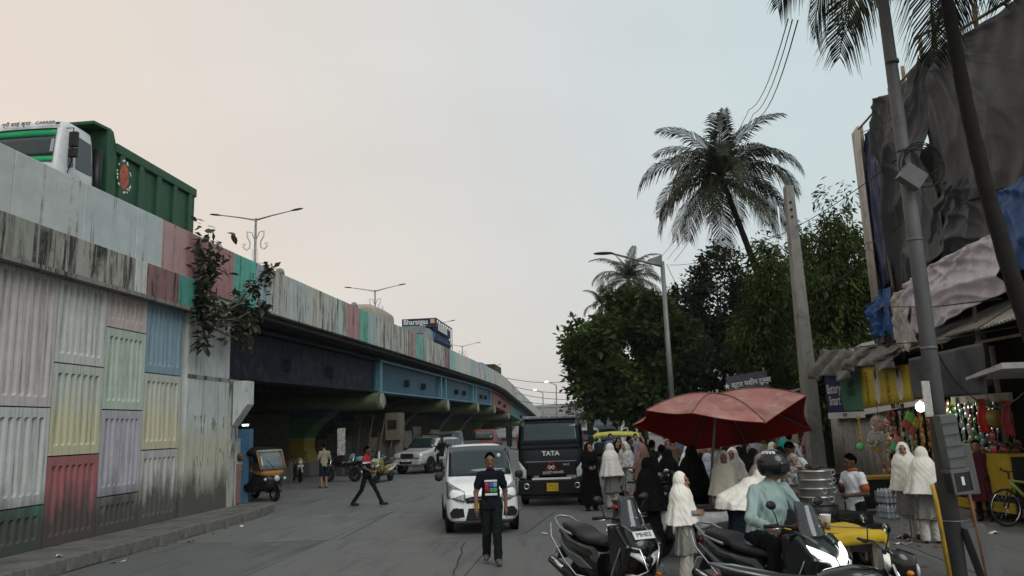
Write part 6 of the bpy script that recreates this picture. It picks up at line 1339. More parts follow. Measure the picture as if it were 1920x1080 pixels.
# ------------------------------------------------------------------ umbrella over the food stall
UM = M('umbrella_faded', (.30,.135,.12), .85, var=.3, scale=2.2, bump=.2, bscale=10, dirt=.5, dirtcol=(.36,.26,.235), spec=.1); UMI = leaf_mat('umbrella_red', (.42,.016,.014), (.46,.020,.018), .5)
um = thing('market_umbrella', 'big faded red market umbrella tilted over the food stall', 'umbrella', (A(1350,900,12.6).x,12.6,0)); ub = Vector(um.location)
apex = A(1345,738,12.6)-ub; rim = [A(*q)-ub for q in ((1186,797,12.9),(1212,769,11.8),(1298,774,11.15),(1436,792,11.1),(1512,741,11.9),(1524,806,13.3),(1400,832,14.0),(1300,842,14.0))]
NR = len(rim)
for i in range(NR):
    a, b = rim[i], rim[(i+1)%NR]
    def fn(s_,t,a=a,b=b):
        e = a.lerp(b,s_); e = e+Vector((0,0,-.05*math.sin(PI*s_)))*1.0 + (apex-e)*.06*math.sin(PI*s_)
        q = apex.lerp(e,t); q.z += .10*math.sin(PI*t)*(1-.9*math.sin(PI*s_)*.6); return tuple(q)
    pn = MB().grid(fn,8,8).build('canopy_panel', UM, um, fix=False)
    MB().grid(lambda s_,t,f=fn: (f(s_,t)[0],f(s_,t)[1],f(s_,t)[2]-.012),8,8).build('lining', UMI, pn, fix=False)
    MB().tube([tuple(apex+Vector((0,0,-.03))),tuple(apex.lerp(a,.5)+Vector((0,0,.06))),tuple(a+Vector((0,0,-.01)))],.012,5).build('rib', GALV, um)
for i in range(NR):
    a = rim[i]; sm_ = [apex.lerp(a,q)+Vector((0,0,.10*math.sin(PI*q)+.006)) for q in (0,.2,.4,.6,.8,1)]; MB().tube([tuple(q) for q in sm_],.010,5).build('seam', M('umbrella_seam',(.16,.07,.06),.9), um)
MB().tube([tuple(apex+Vector((0,0,.06))),(.04,.75,1.1),(.06,1.1,0)],.022,8).build('pole', GALV, um)
# ------------------------------------------------------------------ food stall
YC = M('tablecloth_yellow', (.44,.29,.012), .6, var=.12, scale=4, bump=.2, bscale=12)
tb = thing('stall_table', 'table under yellow plastic cloth at the food stall', 'table', (3.72,9.60,0), R(8))
for x in (-.55,.34):
    for y in (-.28,.28): MB().box((x,y,.36),(.05,.05,.72)).build('leg', WOOD, tb)
MB().box((-.10,0,.73),(1.04,.72,.03)).build('table_top', WOOD, tb)
def clo(a,b):
    x = -.72+1.24*a; y = -.46+.92*b; dx_ = max(0,abs(x+.10)-.52); dy_ = max(0,abs(y)-.37); d = dx_+dy_; z = .752-d*1.5+.012*math.sin(9*a+7*b)
    return (max(-.66,min(.46,x))+.02*math.sin(11*b)*(dx_>0)+(.05*dx_ if x>0 else 0), max(-.39,min(.39,y))+.02*math.sin(14*a)*(dy_>0), max(z,.45))
tc_ = MB().grid(clo,40,30).build('cloth', YC, tb, fix=False, solid=.006)
ST = M('steamer_steel', (.42,.425,.42), .32, .85, var=.12, scale=3, stretch=(1,1,4), dirt=.2, dirtcol=(.2,.19,.17))
pt = A(1533,945,11.0); pot = thing('steamer_pot', 'tall stacked aluminium steamer pot on the food stall', 'pot', (pt.x,11.0,pt.z)); Rr = .23; zt = A(1533,880,11).z-pt.z
for k in range(4):
    h0, h1 = zt*k/4, zt*(k+1)/4; t = MB().lathe([(Rr*.97,h0),(Rr,h0+.01),(Rr,h1-.025),(Rr*1.035,h1-.02),(Rr*1.035,h1-.004),(Rr*.97,h1)],32).build('tier', ST, pot)
    for a in (-60,-110): 
        q = R(a+25*k); MB().torus((Rr*math.cos(q)*1.03,Rr*math.sin(q)*1.03,(h0+h1)/2+.02),.035,.006,12,5,axis='y').build('handle', ST, t)
for k in range(26):
    a = random.uniform(0,6.28); r = random.uniform(0,.2); MB().ell((r*math.cos(a),r*math.sin(a),zt+.02+random.uniform(0,.03)),(.04,.03,.022),8,5).build('chestnut', M('snack_brown',(.06,.035,.022),.5), pot)
ct = thing('stall_counter', 'dark food cart carrying the steamer pot and coals', 'cart', (pt.x+.05,11.05,0)); MB().box((0,.1,pt.z-.30),(1.5,.7,.06)).build('cart_top', BPL, ct)
for x in (-.6,.6): wheel(ct,(x,.1,.3),.3,.05,.8,8); 
MB().box((-.4,.1,pt.z-.16),(.55,.6,.30)).build('stove', BPL, ct, bevel=.03); MB().box((0,.1,.5),(1.3,.5,.5)).build('cart_body', DARKM, ct)
MB().lathe([(.2,-.28),(.26,-.14),(.27,-.01)],20,(-.05,-.05,pt.z)).build('brazier', BPL, ct)
for k in range(40): 
    MB().box((random.uniform(-.45,.55),random.uniform(-.35,.3),pt.z-.24+random.uniform(0,.05)),(.07,.05,.04),(random.random(),random.random(),random.random())).build('coal', INK, ct)
cpz = thing('plastic_tub', 'white plastic tub standing on the yellow table', 'tub', tuple(A(1549,985,9.45)))
MB().lathe([(.045,0),(.06,.12),(.066,.125),(.062,.115),(.05,.01)],18).build('tub', WPRINT, cpz)
MB().lathe([(.05,.085),(.055,.09)],14).build('drink', M('milk',(.45,.43,.38),.5), cpz)
# ------------------------------------------------------------------ packet stall
PK = [M('packet_%s' % n, c, .3, var=.45, scale=18, spec=.6) for n,c in (('red',(.32,.03,.03)),('orange',(.45,.13,.03)),('gold',(.42,.30,.05)),('yellow',(.50,.42,.03)),('green',(.06,.20,.06)),('teal',(.06,.20,.22)),('blue',(.05,.08,.24)),('silver',(.24,.24,.23)),('maroon',(.14,.025,.03)),('white',(.32,.32,.30)))]
pk_me = []
for m in PK:
    mb = MB(); mb.grid(lambda a,b: (.05*(a-.5)*2, -.018*math.sin(PI*a)*math.sin(PI*b)**.5, .062*(b-.5)*2),4,4); mb.grid(lambda a,b: (.05*(a-.5)*2, .014*math.sin(PI*a)*math.sin(PI*b)**.5, .062*(b-.5)*2),4,4); pk_me.append(mb.mesh('packet', m))
rs = random.Random(21); nst = 0
where = ['beside the corrugated sheet','left of the coloured kites','under the yellow banner','behind the coloured kites','left of the bulb','under the glowing bulb','behind the two women','left of the steel pole','behind the steel pole','right of the meter box','beside the red cloth','near the yellow cabinet','above the yellow cabinet','at the shop post','in the shop corner','deep in the shop']
for k in range(46):
    y = 21.7-k*.15; 
    if y < 14.9: break
    zt = 2.28-.0*k+rs.uniform(-.08,.05); nn = rs.randint(9,14) if y > 16.6 else rs.randint(8,12)
    pal = rs.choice([(1,2,9),(1,2,1),(2,7,9),(3,2,3),(4,3,4),(7,9,7),(0,1,2),(4,3,5),(9,7,2)]) if y > 17.4 else rs.choice([(4,5,4),(5,4,6),(8,0,4),(5,7,4),(9,7,4),(5,9,7)])
    T = thing('packet_strip', 'hanging strip of %s snack packets %s' % (['red','orange','golden','yellow','green','teal','blue','silver','maroon','white'][pal[0]], where[min(k//3,15)] + (', front strip',', middle strip',', back strip')[k%3]), 'snack packets', (xf(y)-.22+.24*(k%3)+rs.uniform(-.05,.05),y,zt), R(-98)+rs.uniform(-.3,.3), 'strips of snack packets')
    MB().tube([(0,0,.1),(0,0,-nn*.125)],.004,4).build('string', INK, T)
    for j in range(nn): o = link('packet', pk_me[rs.choice(pal)], T, (rs.uniform(-.01,.01),rs.uniform(-.01,.01),-.06-j*.127), (rs.uniform(-.25,.25),rs.uniform(-.12,.12),rs.uniform(-.35,.35))); s_=rs.uniform(1.1,1.5); o.scale=(s_,1,1)
# second row in front, shorter strips with bright packets
for k in range(7):
    y = 20.6-k*.42; c_ = rs.choice([0,1,2,3,9,7,1]); T = thing('packet_strip', 'short front strip of %s packets, number %s from the kites side' % (['red','orange','golden','yellow','green','teal','blue','silver','maroon','white'][c_],('one','two','three','four','five','six','seven')[k]), 'snack packets', (xf(y)-.42,y,2.12), R(-98), 'strips of snack packets')
    for j in range(rs.randint(4,8)): o = link('packet', pk_me[c_ if rs.random()<.75 else 7], T, (rs.uniform(-.02,.02),0,-.06-j*.127), (rs.uniform(-.3,.3),rs.uniform(-.15,.15),rs.uniform(-.4,.4))); o.scale=(1.3,1,1)
bl = A(1726,763,17.4); bb = thing('light_bulb', 'glowing white bulb hanging at the packet stall', 'lamp', tuple(bl))
MB().ell((0,0,0),(.10,.10,.11),16,10).build('bulb', M('bulb_glow',(1,1,1),.3,emit=(1,.97,.88),estr=14), bb); MB().tube([(0,0,.08),(0,0,.16)],.025,8).build('cap', WPRINT, bb); MB().tube([(0,0,.16),(.1,0,.6)],.004,4).build('cord', INK, bb)
ll = bpy.data.lights.new('bulb_light','POINT'); ll.energy = 20; ll.color = (1,.93,.80); ll.shadow_soft_size = .08; lo = link('bulb_light', ll, bb, (-.02,-.12,-.02))
# coloured paper kites, bags of balls, sweets
def plaque(T, c, s_, ang, cols4, yaw):
    e = link('kite', None, T, c, (0,ang,yaw))
    for k,(i,j) in enumerate(((0,0),(1,0),(0,1),(1,1))):
        MB().grid(lambda a,b,i=i,j=j: ((i+a-1)*s_, -.02-.03*math.sin(PI*(i+a)/2), (j+b-1)*s_),5,5).build('paper', cols4[k], e, fix=False, solid=.012)
KC = {n: M('kite_'+n,c,.5,var=.08) for n,c in (('green',(.16,.42,.08)),('red',(.38,.07,.05)),('yellow',(.50,.42,.06)),('blue',(.03,.06,.22)),('grn2',(.05,.34,.14)),('rose',(.40,.13,.13)),('white',(.55,.55,.50)))}
kt = thing('paper_kites', 'green, red and yellow square kites hung under the bulb', 'kites', tuple(A(1706,795,15.9))); plaque(kt,(0,0,0),.19,R(38),(KC['red'],KC['rose'],KC['green'],KC['yellow']),R(20))
kt2 = thing('paper_kites', 'rose, green and blue square kites below the upper kites', 'kites', tuple(A(1683,835,15.8))); plaque(kt2,(0,0,0),.16,R(30),(KC['grn2'],KC['blue'],KC['rose'],KC['grn2']),R(20))
CELL = M('cellophane', (.45,.46,.45), .15, alpha=.28, spec=.9, bump=.6, bscale=20)
for k,(u,v,m1,lab) in enumerate(((1648,795,PK[1],'clear bag of orange sweets hanging at the stall'),(1643,822,PK[9],'clear bag of pale puffs below the orange sweets'),(1660,832,PK[2],'clear bag of yellow chips beside the pale puffs'))):
    T = thing('sweet_bag', lab, 'bag', tuple(A(u,v,17.2))); 
    for q in range(22): a,b_,c_ = (rs.gauss(0,.09) for _ in range(3)); MB().ell((a,b_*.6,c_*.9),(.05,.04,.035),7,5,rot=(rs.random()*3,rs.random()*3,0)).build('sweet', m1, T)
    MB().ell((0,0,.0),(.20,.15,.20),14,10).build('wrapper', CELL, T); MB().tube([(0,0,.2),(0,0,.5)],.006,4).build('string', INK, T)
for k,(u,v,m1,lab) in enumerate(((1637,833,'ball_green','green plastic ball hanging beside the pale puffs'),(1613,838,'ball_green','green plastic ball hanging lowest by the corrugated sheet'),(1645,838,'ball_yellow','yellow plastic ball hanging under the sweets'))):
    T = thing('toy_ball', lab, 'ball', tuple(A(u,v,17.3))); MB().ell((0,0,0),.085 if 'green' in m1 else .12,16,10).build('ball', M(m1,(.10,.45,.12) if 'green' in m1 else (.50,.40,.08),.35), T); MB().tube([(0,0,.08),(0,0,.6)],.003,4).build('string', INK, T)
T = thing('garland_strip', 'strip of yellow packets on the corrugated sheet', 'snack packets', tuple(A(1610,790,21.3)), R(-98))
for j in range(7): o = link('packet', pk_me[3 if j%2 else 2], T, (0,0,-.14*j+.1), (0,0,rs.uniform(-.3,.3))); o.scale = (1.6,1,1)
for k,(u,v,c_,lab) in enumerate(((1843,768,(.42,.02,.015),'bright red cloth hanging in the shop'),(1888,772,(.20,.02,.025),'dark red cloths hanging by the wall pier'))):
    p = A(u,v,14.6-.5*k); o = MB().grid(lambda a,b: ((a-.5)*.26*(.6+.5*b)+.03*math.sin(8*b), .05*math.sin(9*a), -.62*b),14,14).build('red_cloth', M('cloth_red_%d'%k,c_,.8), None, p+Vector((0,0,.2)), (0,0,R(20)), fix=False, solid=.01); tag(o, lab, 'cloth')
o = MB().ell((0,0,0),(.16,.12,.18),14,10).build('gold_pouch', M('pouch_gold',(.20,.14,.03),.4,var=.4,scale=14), None, A(1864,785,14.5)); tag(o,'golden brown pouch hanging beside the red cloth','pouch')
# yellow cabinet with goods
yc = thing('yellow_cabinet', 'yellow counter cabinet piled with goods by the wall pier', 'cabinet', (xf(15.3)-.05,15.35,.16), R(-82)); YM = M('cabinet_yellow',(.36,.25,.02),.5,var=.15,dirt=.25)
MB().box((0,0,.55),(1.5,.7,1.0)).build('carcass', DARKM, yc); MB().box((.35,-.36,.70),(.85,.04,.72)).build('front_panel', YM, yc); MB().box((-.4,-.36,1.0),(.7,.04,.12)).build('front_rail', YM, yc); MB().box((0,-.36,.12),(1.5,.04,.18)).build('plinth', YM, yc); MB().box((0,0,1.07),(1.56,.76,.05)).build('counter_top', YM, yc)
for k in range(60): 
    m1 = rs.choice([PK[8],PK[9],PK[0],HAIR,PK[7],BAMB]); MB().ell((rs.uniform(-.65,.65),rs.uniform(-.3,.25),1.13+rs.uniform(0,.16)),(rs.uniform(.05,.1),rs.uniform(.04,.07),.04),7,5,rot=(rs.random(),rs.random(),rs.random()*3)).build('goods', m1, yc)
# drinking water packs on the ground
WB = M('water_pack', (.40,.44,.48), .2, var=.2, scale=8, spec=.8, alpha=.9); WBL = M('bottle_label', (.08,.12,.26), .5, var=.3, scale=12); bme = MB().lathe([(.034,0),(.036,.02),(.036,.16),(.033,.17),(.036,.18),(.022,.235),(.013,.25),(.013,.27)],10).mesh('bottle', WB); lme = MB().lathe([(.0368,.08),(.0368,.13)],10,cap=False).mesh('bottle_label', WBL)
pb_ = G(1682,972,.0)
for lv in range(2):
    T = thing('water_bottle_pack', ('lower' if lv == 0 else 'upper')+' shrink-wrapped pack of water bottles on the pavement by the women', 'bottle pack', (pb_.x,pb_.y+.1,.0+lv*.30), R(10), 'packs of water bottles')
    for i in range(6 if lv == 0 else 5):
        for j in range(4): o = link('bottle', bme, T, (-.21+i*.085,-.13+j*.085,.01)); link('label', lme, o)
    MB().box((0 if lv == 0 else -.04,0,.12),(.56 if lv == 0 else .47,.38,.235)).build('shrink_wrap', M('shrink_wrap',(.5,.54,.58),.12,alpha=.22,spec=.9), T, bevel=.03)
stl = thing('crate', 'orange topped crate behind the water bottles', 'crate', (pb_.x+.1,pb_.y+1.1,.1)); MB().box((0,0,.3),(1.0,.5,.6)).build('crate_body', DARKM, stl); MB().box((-.1,-.02,.63),(1.1,.55,.06)).build('crate_lid', M('lid_orange',(.33,.17,.03),.6), stl)
# bicycle
def bicycle(label, loc, rz):
    T = thing('bicycle', label, 'bicycle', loc, rz); LG = M('bike_lime',(.26,.33,.07),.4,coat=.3)
    for y,nm in ((-.52,'front_wheel'),(.52,'rear_wheel')):
        wl = link(nm,None,T,(0,y,.33)); MB().torus((0,0,0),.315,.018,32,8,axis='x').build('tyre', TYRE, wl); MB().torus((0,0,0),.292,.010,32,6,axis='x').build('rim', CHROME, wl)
        for k in range(14): a = 2*PI*k/14; MB().tube([(0,.02*math.cos(a+1),.02*math.sin(a+1)),(0,.29*math.cos(a),.29*math.sin(a))],.0022,3).build('spoke', CHROME, wl)
        MB().lathe([(.02,-.04),(.02,.04)],8,axis='x').build('hub', CHROME, wl)
    for pts,r in (([(0,-.36,.82),(0,-.30,.64)],.022),([(0,-.34,.76),(0,.05,.34)],.030),([(0,-.36,.80),(0,.14,.72)],.024),([(0,.05,.30),(0,.16,.80)],.018)): MB().tube(pts,r,8).build('frame_tube', LG, T)
    for s in (-1,1): MB().tube([(s*.05,.06,.31),(s*.06,.52,.33)],.010,6).build('chain_stay', LG, T); MB().tube([(s*.03,.15,.72),(s*.06,.52,.33)],.010,6).build('seat_stay', LG, T); MB().tube([(s*.04,-.38,.66),(s*.05,-.52,.33)],.014,6).build('fork_blade', INK, T); MB().tube([(s*.30,-.25,1.0),(s*.18,-.36,.98),(0,-.37,.95)],.013,6).build('handlebar', INK, T); MB().box((s*.13,.05+s*.1,.30+s*.1),(.09,.06,.02)).build('pedal', INK, T)
    yloft([(.02,.02,.80,.83),(.12,.05,.80,.85),(.26,.09,.80,.87),(.30,.08,.82,.87)],12).build('saddle', INK, T); MB().tube([(0,-.36,.80),(0,-.37,.96)],.014,6).build('stem', INK, T); MB().torus((.03,.05,.32),.09,.008,18,5,axis='x').build('chainring', INK, T)
    return T
p = G(1880,985,.0); bicycle('lime green bicycle parked by the yellow cabinet', (p.x+.50,p.y-.1,.0), R(-80))
# litter on the right pavement
for k,(u,v) in enumerate(((1712,972),(1535+150,1008),(1700,1020),(1655,990),(1830,985),(1862,1000),(1850,1040),(1795+40,1015),(250,1000),(110,1068))):
    p = G(u,v,.008); o = MB().grid(lambda a,b: ((a-.5)*.16,(b-.5)*.09,.02*math.sin(5*a+k)+.015*math.sin(6*b)+.02),4,4).build('litter', WPRINT if k%2 else M('litter_brown',(.2,.16,.12),.8), None, (p.x,p.y,.21 if k > 7 else .0), (0,0,k*1.3), fix=False, solid=.003); tag(o, 'scrap of litter lying %s' % ('beside the water packs','at the women\'s feet','in front of the women','near the yellow table','by the bicycle wheel','below the bicycle','at the foot of the steel pole','behind the steel pole','on the left pavement','at the left kerb')[k], 'litter', 'scraps of litter')

rl = random.Random(91); LT = [WPRINT, MATS['litter_brown'], M('litter_blue',(.12,.18,.30),.6), M('litter_leaf',(.10,.08,.035),.8), M('litter_leaf',(.10,.08,.035),.8)]
spots_ = [(rl.uniform(1000,1250),rl.uniform(985,1075)) for _ in range(7)]+[(rl.uniform(1640,1760),rl.uniform(985,1075)) for _ in range(9)]+[(rl.uniform(120,480),0) for _ in range(14)]
wl_ = ('a','another','one more')
for k,(u,v) in enumerate(spots_):
    if v: p = G(u,v,.006)
    else: yy = rl.uniform(12.6,21.5); p = Vector((kx(yy)+rl.uniform(.1,.5),yy,.004))
    s1 = rl.uniform(.03,.09); o = MB().grid(lambda a,b: ((a-.5)*s1*1.5,(b-.5)*s1,.01*math.sin(5*a+k)+.012*math.sin(6*b)+.012),3,3).build('litter', LT[k%5], None, (p.x,p.y,.0), (0,0,k*1.7), fix=False, solid=.003)
    tag(o, 'tiny scrap of litter on the road %s' % ('near the parked black scooter' if k < 7 else 'between yellow table and steel pole' if k < 16 else 'along the left kerb'), 'litter', 'tiny litter '+('by the scooter' if k < 7 else 'by the table' if k < 16 else 'by the kerb'))
# ------------------------------------------------------------------ underpass clutter
bo = thing('kiosk', 'tall blue and white booth behind the abutment', 'kiosk', (A(452,870,25.5).x,25.5,0), R(10)); MB().box((0,0,1.15),(.6,.8,2.3)).build('cabin', M('kiosk_blue',(.05,.14,.24),.5,dirt=.3), bo); MB().box((-.12,-.41,1.35),(.30,.02,1.3)).build('panel', M('kiosk_white',(.30,.33,.34),.6), bo)
lb = thing('light_bulb', 'small lit tube in the dark underpass above the auto rickshaw', 'lamp', tuple(A(460,797,26.5))); MB().tube([(-.10,0,0),(.10,0,0)],.03,8).build('tube', M('tube_glow',(1,1,1),.3,emit=(.95,1,.95),estr=6), lb); MB().tube([(-.14,0,.03),(.14,0,.03)],.02,6).build('holder', WPRINT, lb)
rpst = thing('painted_post', 'pink painted post at the end of the pavement', 'post', tuple(G(436,945,.2))); MB().box((0,0,.55),(.34,.3,1.1)).build('post', M('post_pink',(.24,.12,.11),.8,dirt=.5), rpst, bevel=.02)
bnr = thing('banner', 'narrow white printed banner hanging under the flyover', 'banner', tuple(A(640,828,34))); MB().box((0,0,0),(.34,.02,1.15)).build('cloth', M('banner_print',(.32,.32,.33),.8,var=.75,scale=9), bnr); MB().tube([(0,0,.55),(0,0,2.4)],.008,4).build('string', INK, bnr)
em = thing('round_sign', 'faint round emblem on the underpass wall', 'sign', tuple(A(570,758,45)), 0); MB().torus((0,0,0),.42,.05,24,6,axis='y').build('ring', M('emblem_grey',(.10,.11,.13),.7), em); MB().lathe([(.4,0),(.4,.03)],24,axis='y').build('disc', M('emblem_disc',(.05,.055,.08),.7), em)
fn_ = thing('shed', 'makeshift shed of boards and poles between the piers', 'shed', (A(700,850,44).x,44,0), RROT)
for k in range(16): MB().box((-4+.5*k,0,1.0+.15*math.sin(k*2.1)),(.46,.06,2.0+.3*math.sin(k*2.1)),(0,R(2*math.sin(k)),0)).build('board', M('shed_board_%d' % (k%3),((.10,.09,.08),(.07,.065,.06),(.13,.115,.10))[k%3],.9,var=.3), fn_)
MB().box((1.2,.2,2.3),(.8,1.2,1.5)).build('hut', M('hut_tan',(.12,.105,.075),.9,dirt=.4), fn_); MB().box((1.2,-.42,2.4),(.5,.04,.5)).build('hut_opening', INK, fn_)
for k in range(4): MB().tube([(-1+.6*k,-.3,0),(-.6+.7*k,-.3,3.0)],.04,6).build('pole', WOOD, fn_)
lw = thing('low_wall', 'low grey wall along the underpass behind the parked bikes', 'wall', (wall_x(36)-1.2,36,0), RROT); MB().box((-5.4,-2,.45),(7,.25,.9)).build('wall', M('low_wall',(.12,.12,.115),.9,dirt=.5), lw); MB().box((-6,.8,1.3),(1.2,.2,1.0)).build('notice_board', M('notice_grey',(.14,.145,.15),.8,var=.3), lw)

# ------------------------------------------------------------------ people
o_man = W_(skin=SKIN[0], top=NAVYT, bottom=TRO_G, shoes=SHOE_G, slim=1.02, wide=.90)
WM, k_, Hd, P_ = person('man in navy printed t-shirt walking towards the camera before the white car', (-.45,12.45,0), R(4), 1.68, 'walk', o_man, res=.0085)
def chest_print(T, k, y=-.135):
    def q(x0,x1,z0,z1,m,nm):
        MB().grid(lambda a,b: ((x0+(x1-x0)*a)*k, (y-.004+.30*(x0+(x1-x0)*a)**2+.10*max(0,1.16-(z0+(z1-z0)*b)))*k, (z0+(z1-z0)*b)*k),8,3).build(nm, m, T, fix=False, solid=.004)
    q(-.10,.10,1.265,1.295,WPRINT,'print_banner'); q(-.095,-.03,1.10,1.255,M('print_crimson',(.28,.015,.03),.7,var=.4,scale=20),'print_block'); q(-.02,.03,1.18,1.255,M('print_blue',(.04,.10,.33),.7,var=.4,scale=20),'print_block'); q(.035,.095,1.18,1.255,M('print_sky',(.12,.25,.33),.7,var=.4,scale=20),'print_block'); q(-.02,.03,1.10,1.17,M('print_teal',(.03,.2,.18),.7,var=.4,scale=20),'print_block'); q(.035,.095,1.10,1.17,M('print_green',(.05,.24,.06),.7,var=.4,scale=20),'print_block'); q(-.095,.10,1.055,1.09,WPRINT,'print_banner')
chest_print(WM,k_,-.148)
p = G(688,950); o_cr = W_(skin=SKIN[2], top=cloth('polo_black',(.016,.017,.02)), bottom=TRO_B, shoes=SHOE_B, trim=cloth('polo_red',(.30,.02,.035)), slim=.85)
CM, k_, Hd, P_ = person('man in red, white and black polo striding across the road', (p.x,p.y,0), R(80), 1.66, 'stride', o_cr, res=.012, headyaw=R(12))
# coloured yoke of the polo: red shoulders and a white band
bd_ = [c for c in CM.children if c.name.startswith('body')][0]; bd_.data.materials.append(M('polo_white',(.5,.5,.5),.8)); bd_.data.materials.append(MATS['polo_red'])
for f_ in bd_.data.polygons:
    z = f_.center.z
    if f_.material_index == 1:
        if z > 1.27: f_.material_index = 7
        elif z > 1.225: f_.material_index = 6
p = G(607,915); person('man in beige shirt and dark shorts standing by the parked bikes', (p.x,p.y,0), R(-150), 1.66, 'hold', W_(skin=SKIN[1], top=SHIRT_BE, bottom=TRO_N, shoes=SHOE_G, style='shorts'), res=.016, headpitch=R(20), face=False)
BLKW = W_(skin=SKIN[1], top=ABAYA, bottom=TRO_B, hijab=ABAYA, style='abaya', cape=1.0)
p = G(1110,957); person('woman in open black abaya standing beside the truck', (p.x,p.y,0), R(10), 1.60, 'hold', W_(skin=SKIN[1], top=ABAYA, bottom=TRO_B, hijab=cloth('scarf_black',(.014,.013,.014)), style='abaya', cape=1.25, capew=.2), res=.013, headyaw=R(20))
SCH = lambda **k: W_(skin=SKIN[1], top=KURTA_G, bottom=TRO_W, hijab=HIJ_W, style='kurta', shoes=SHOE_B, loose=True, **k)
GS = 'schoolgirls in white hijab'
person('schoolgirl in long white hijab seen from behind near the truck', (2.30,19.6,0), R(165), 1.56, 'stand', SCH(cape=.86,capew=.31), res=.014, group=GS, face=False)
person('schoolgirl with patterned white scarf facing her friend by the rickshaw', (2.75,19.9,0), R(-60), 1.52, 'hold', W_(skin=SKIN[1], top=cloth('kurta_pale',(.30,.29,.28)), bottom=TRO_W, hijab=M('scarf_print_white',(.42,.42,.42),.85,var=.6,scale=14), style='kurta', cape=1.1), res=.014, group=GS)
person('schoolgirl in white hijab and spectacles between the two scooters', (2.20,10.75,0), R(62), 1.36, 'hold', SCH(cape=.90,capew=.29), res=.010, group=GS, hs=1.12, headyaw=R(-8))
person('girl in cream hijab facing the camera under the umbrella', (3.42,13.15,0), R(-8), 1.53, 'stand', W_(skin=SKIN[1], top=KURTA_G, bottom=TRO_W, hijab=HIJ_C, style='kurta', cape=.95), res=.012, group=GS, headpitch=R(10), hs=1.05)
person('girl in white hijab and navy dress bending forward behind the rider', (3.05,11.35,0), R(85), 1.45, 'hold', W_(skin=SKIN[1], top=cloth('dress_navy',(.02,.026,.045)), bottom=TRO_N, hijab=HIJ_W, style='kurta', cape=.98, capew=.34, capeback=.02), res=.011, group=GS, lean=(0,-.36), drop=.10, headpitch=R(15))
person('woman in flowing black burqa with back turned under the umbrella edge', (3.06,13.9,0), R(170), 1.62, 'stand', W_(skin=SKIN[1], top=ABAYA, bottom=TRO_B, hijab=ABAYA, style='abaya', cape=.8, capew=.36), res=.014, face=False)
person('woman in black burqa beside the parked motorcycle', (1.98,12.2,0), R(-120), 1.52, 'hold', W_(skin=SKIN[1], top=ABAYA, bottom=TRO_B, hijab=ABAYA, style='abaya', cape=.85, capew=.33, niqab=True), res=.012, face=False)
person('woman in black and white patterned scarf behind the steamer pot', (A(1490,900,12.2).x,12.2,0), R(-8), 1.50, 'hold', W_(skin=SKIN[1], top=M('dress_print',(.17,.18,.20),.85,var=.95,scale=24), bottom=TRO_B, hijab=M('scarf_print',(.24,.25,.25),.85,var=.95,scale=22), style='kurta', cape=1.2, capew=.2), res=.012)
BOYT = W_(skin=SKIN[2], top=SHIRT_W, bottom=TRO_B, trim=cloth('trim_orange',(.40,.09,.04)), trimmed=True, shoes=SHOE_B)
BY, k_, Hd, P_ = person('boy in white t-shirt with orange cuffs looking at his phone', (4.78,11.35,0), R(-68), 1.52, 'phone', BOYT, res=.010, headpitch=R(8), headyaw=R(-15))
MB().lathe([(.075,0),(.09,.02),(.085,.04)],18,(0,.012,1.44)).build('collar', MATS['trim_orange'], BY).scale = (k_*1.0,k_,k_)
MB().box((-.02*k_,-.30*k_,1.33*k_),(.075,.012,.15),(R(-30),0,0)).build('phone', BPL, BY)
person('schoolgirl in cream white hijab with back turned on the pavement', (6.62,12.95,0), R(165), 1.50, 'stand', SCH(cape=.88,capew=.34), res=.011, group=GS, face=False)
person('schoolgirl in white hijab looking round beside her friend at the stall', (6.60,13.5,0), R(-35), 1.56, 'stand', SCH(cape=.86,capew=.27), res=.012, group=GS, headyaw=R(10))
hg = thing('handbag', 'maroon patterned handbag hanging at the schoolgirl\'s side', 'bag', (6.80,12.66,.72), R(20)); yloft([(-.10,.05,.0,.24),(-.06,.20,-.02,.27),(.06,.20,-.02,.27),(.10,.05,.0,.24)],18,3).build('pouch', M('bag_maroon',(.10,.035,.05),.8,var=.8,scale=30), hg); MB().tube([(-.16,0,.24),(-.12,.02,.48),(.1,.02,.50),(.16,0,.24)],.012,6).build('strap', M('bag_strap',(.08,.03,.04),.7), hg)
# rider with helmet
RS = cloth('shirt_sea_green', (.235,.315,.305), .1)
RD_, k_, Hd, P_ = person('rider in pale green shirt and black helmet on the dark green scooter', (2.52,8.38,-.06), R(24), 1.74, 'ride', W_(skin=SKIN[1], top=RS, bottom=TRO_B, shoes=SHOE_B, sleeve='long', helmet=True, wide=1.10, loose_top=.012), res=.010, headyaw=R(38), lean=(.13,-.05))
hm = MB(); c0 = Vector(Hd(0,0,0)); Rm = Euler((0,0,R(38))).to_matrix()
rings = []
for i in range(12):
    t = .02+i/11*.72*PI; ring = []
    for k in range(24):
        a = 2*PI*k/24; q = Vector((.138*math.sin(t)*math.cos(a), .015+.158*math.sin(t)*math.sin(a), .03+.158*math.cos(t))); ring.append(tuple((c0+Rm@q)*k_))
    rings.append(ring)
hel = MB().ring_loft(rings).build('helmet', M('helmet_black',(.012,.013,.014),.3,coat=.5), RD_, solid=.01)
vz = MB().grid(lambda a,b: tuple((c0+Rm@Vector((.142*math.sin((a-.5)*2.0), .010-.163*math.cos((a-.5)*2.0), .062-.10*b)))*k_),14,6).build('visor', M('visor_smoke',(.02,.022,.024),.06,spec=.9,alpha=.75), RD_, fix=False, solid=.004)
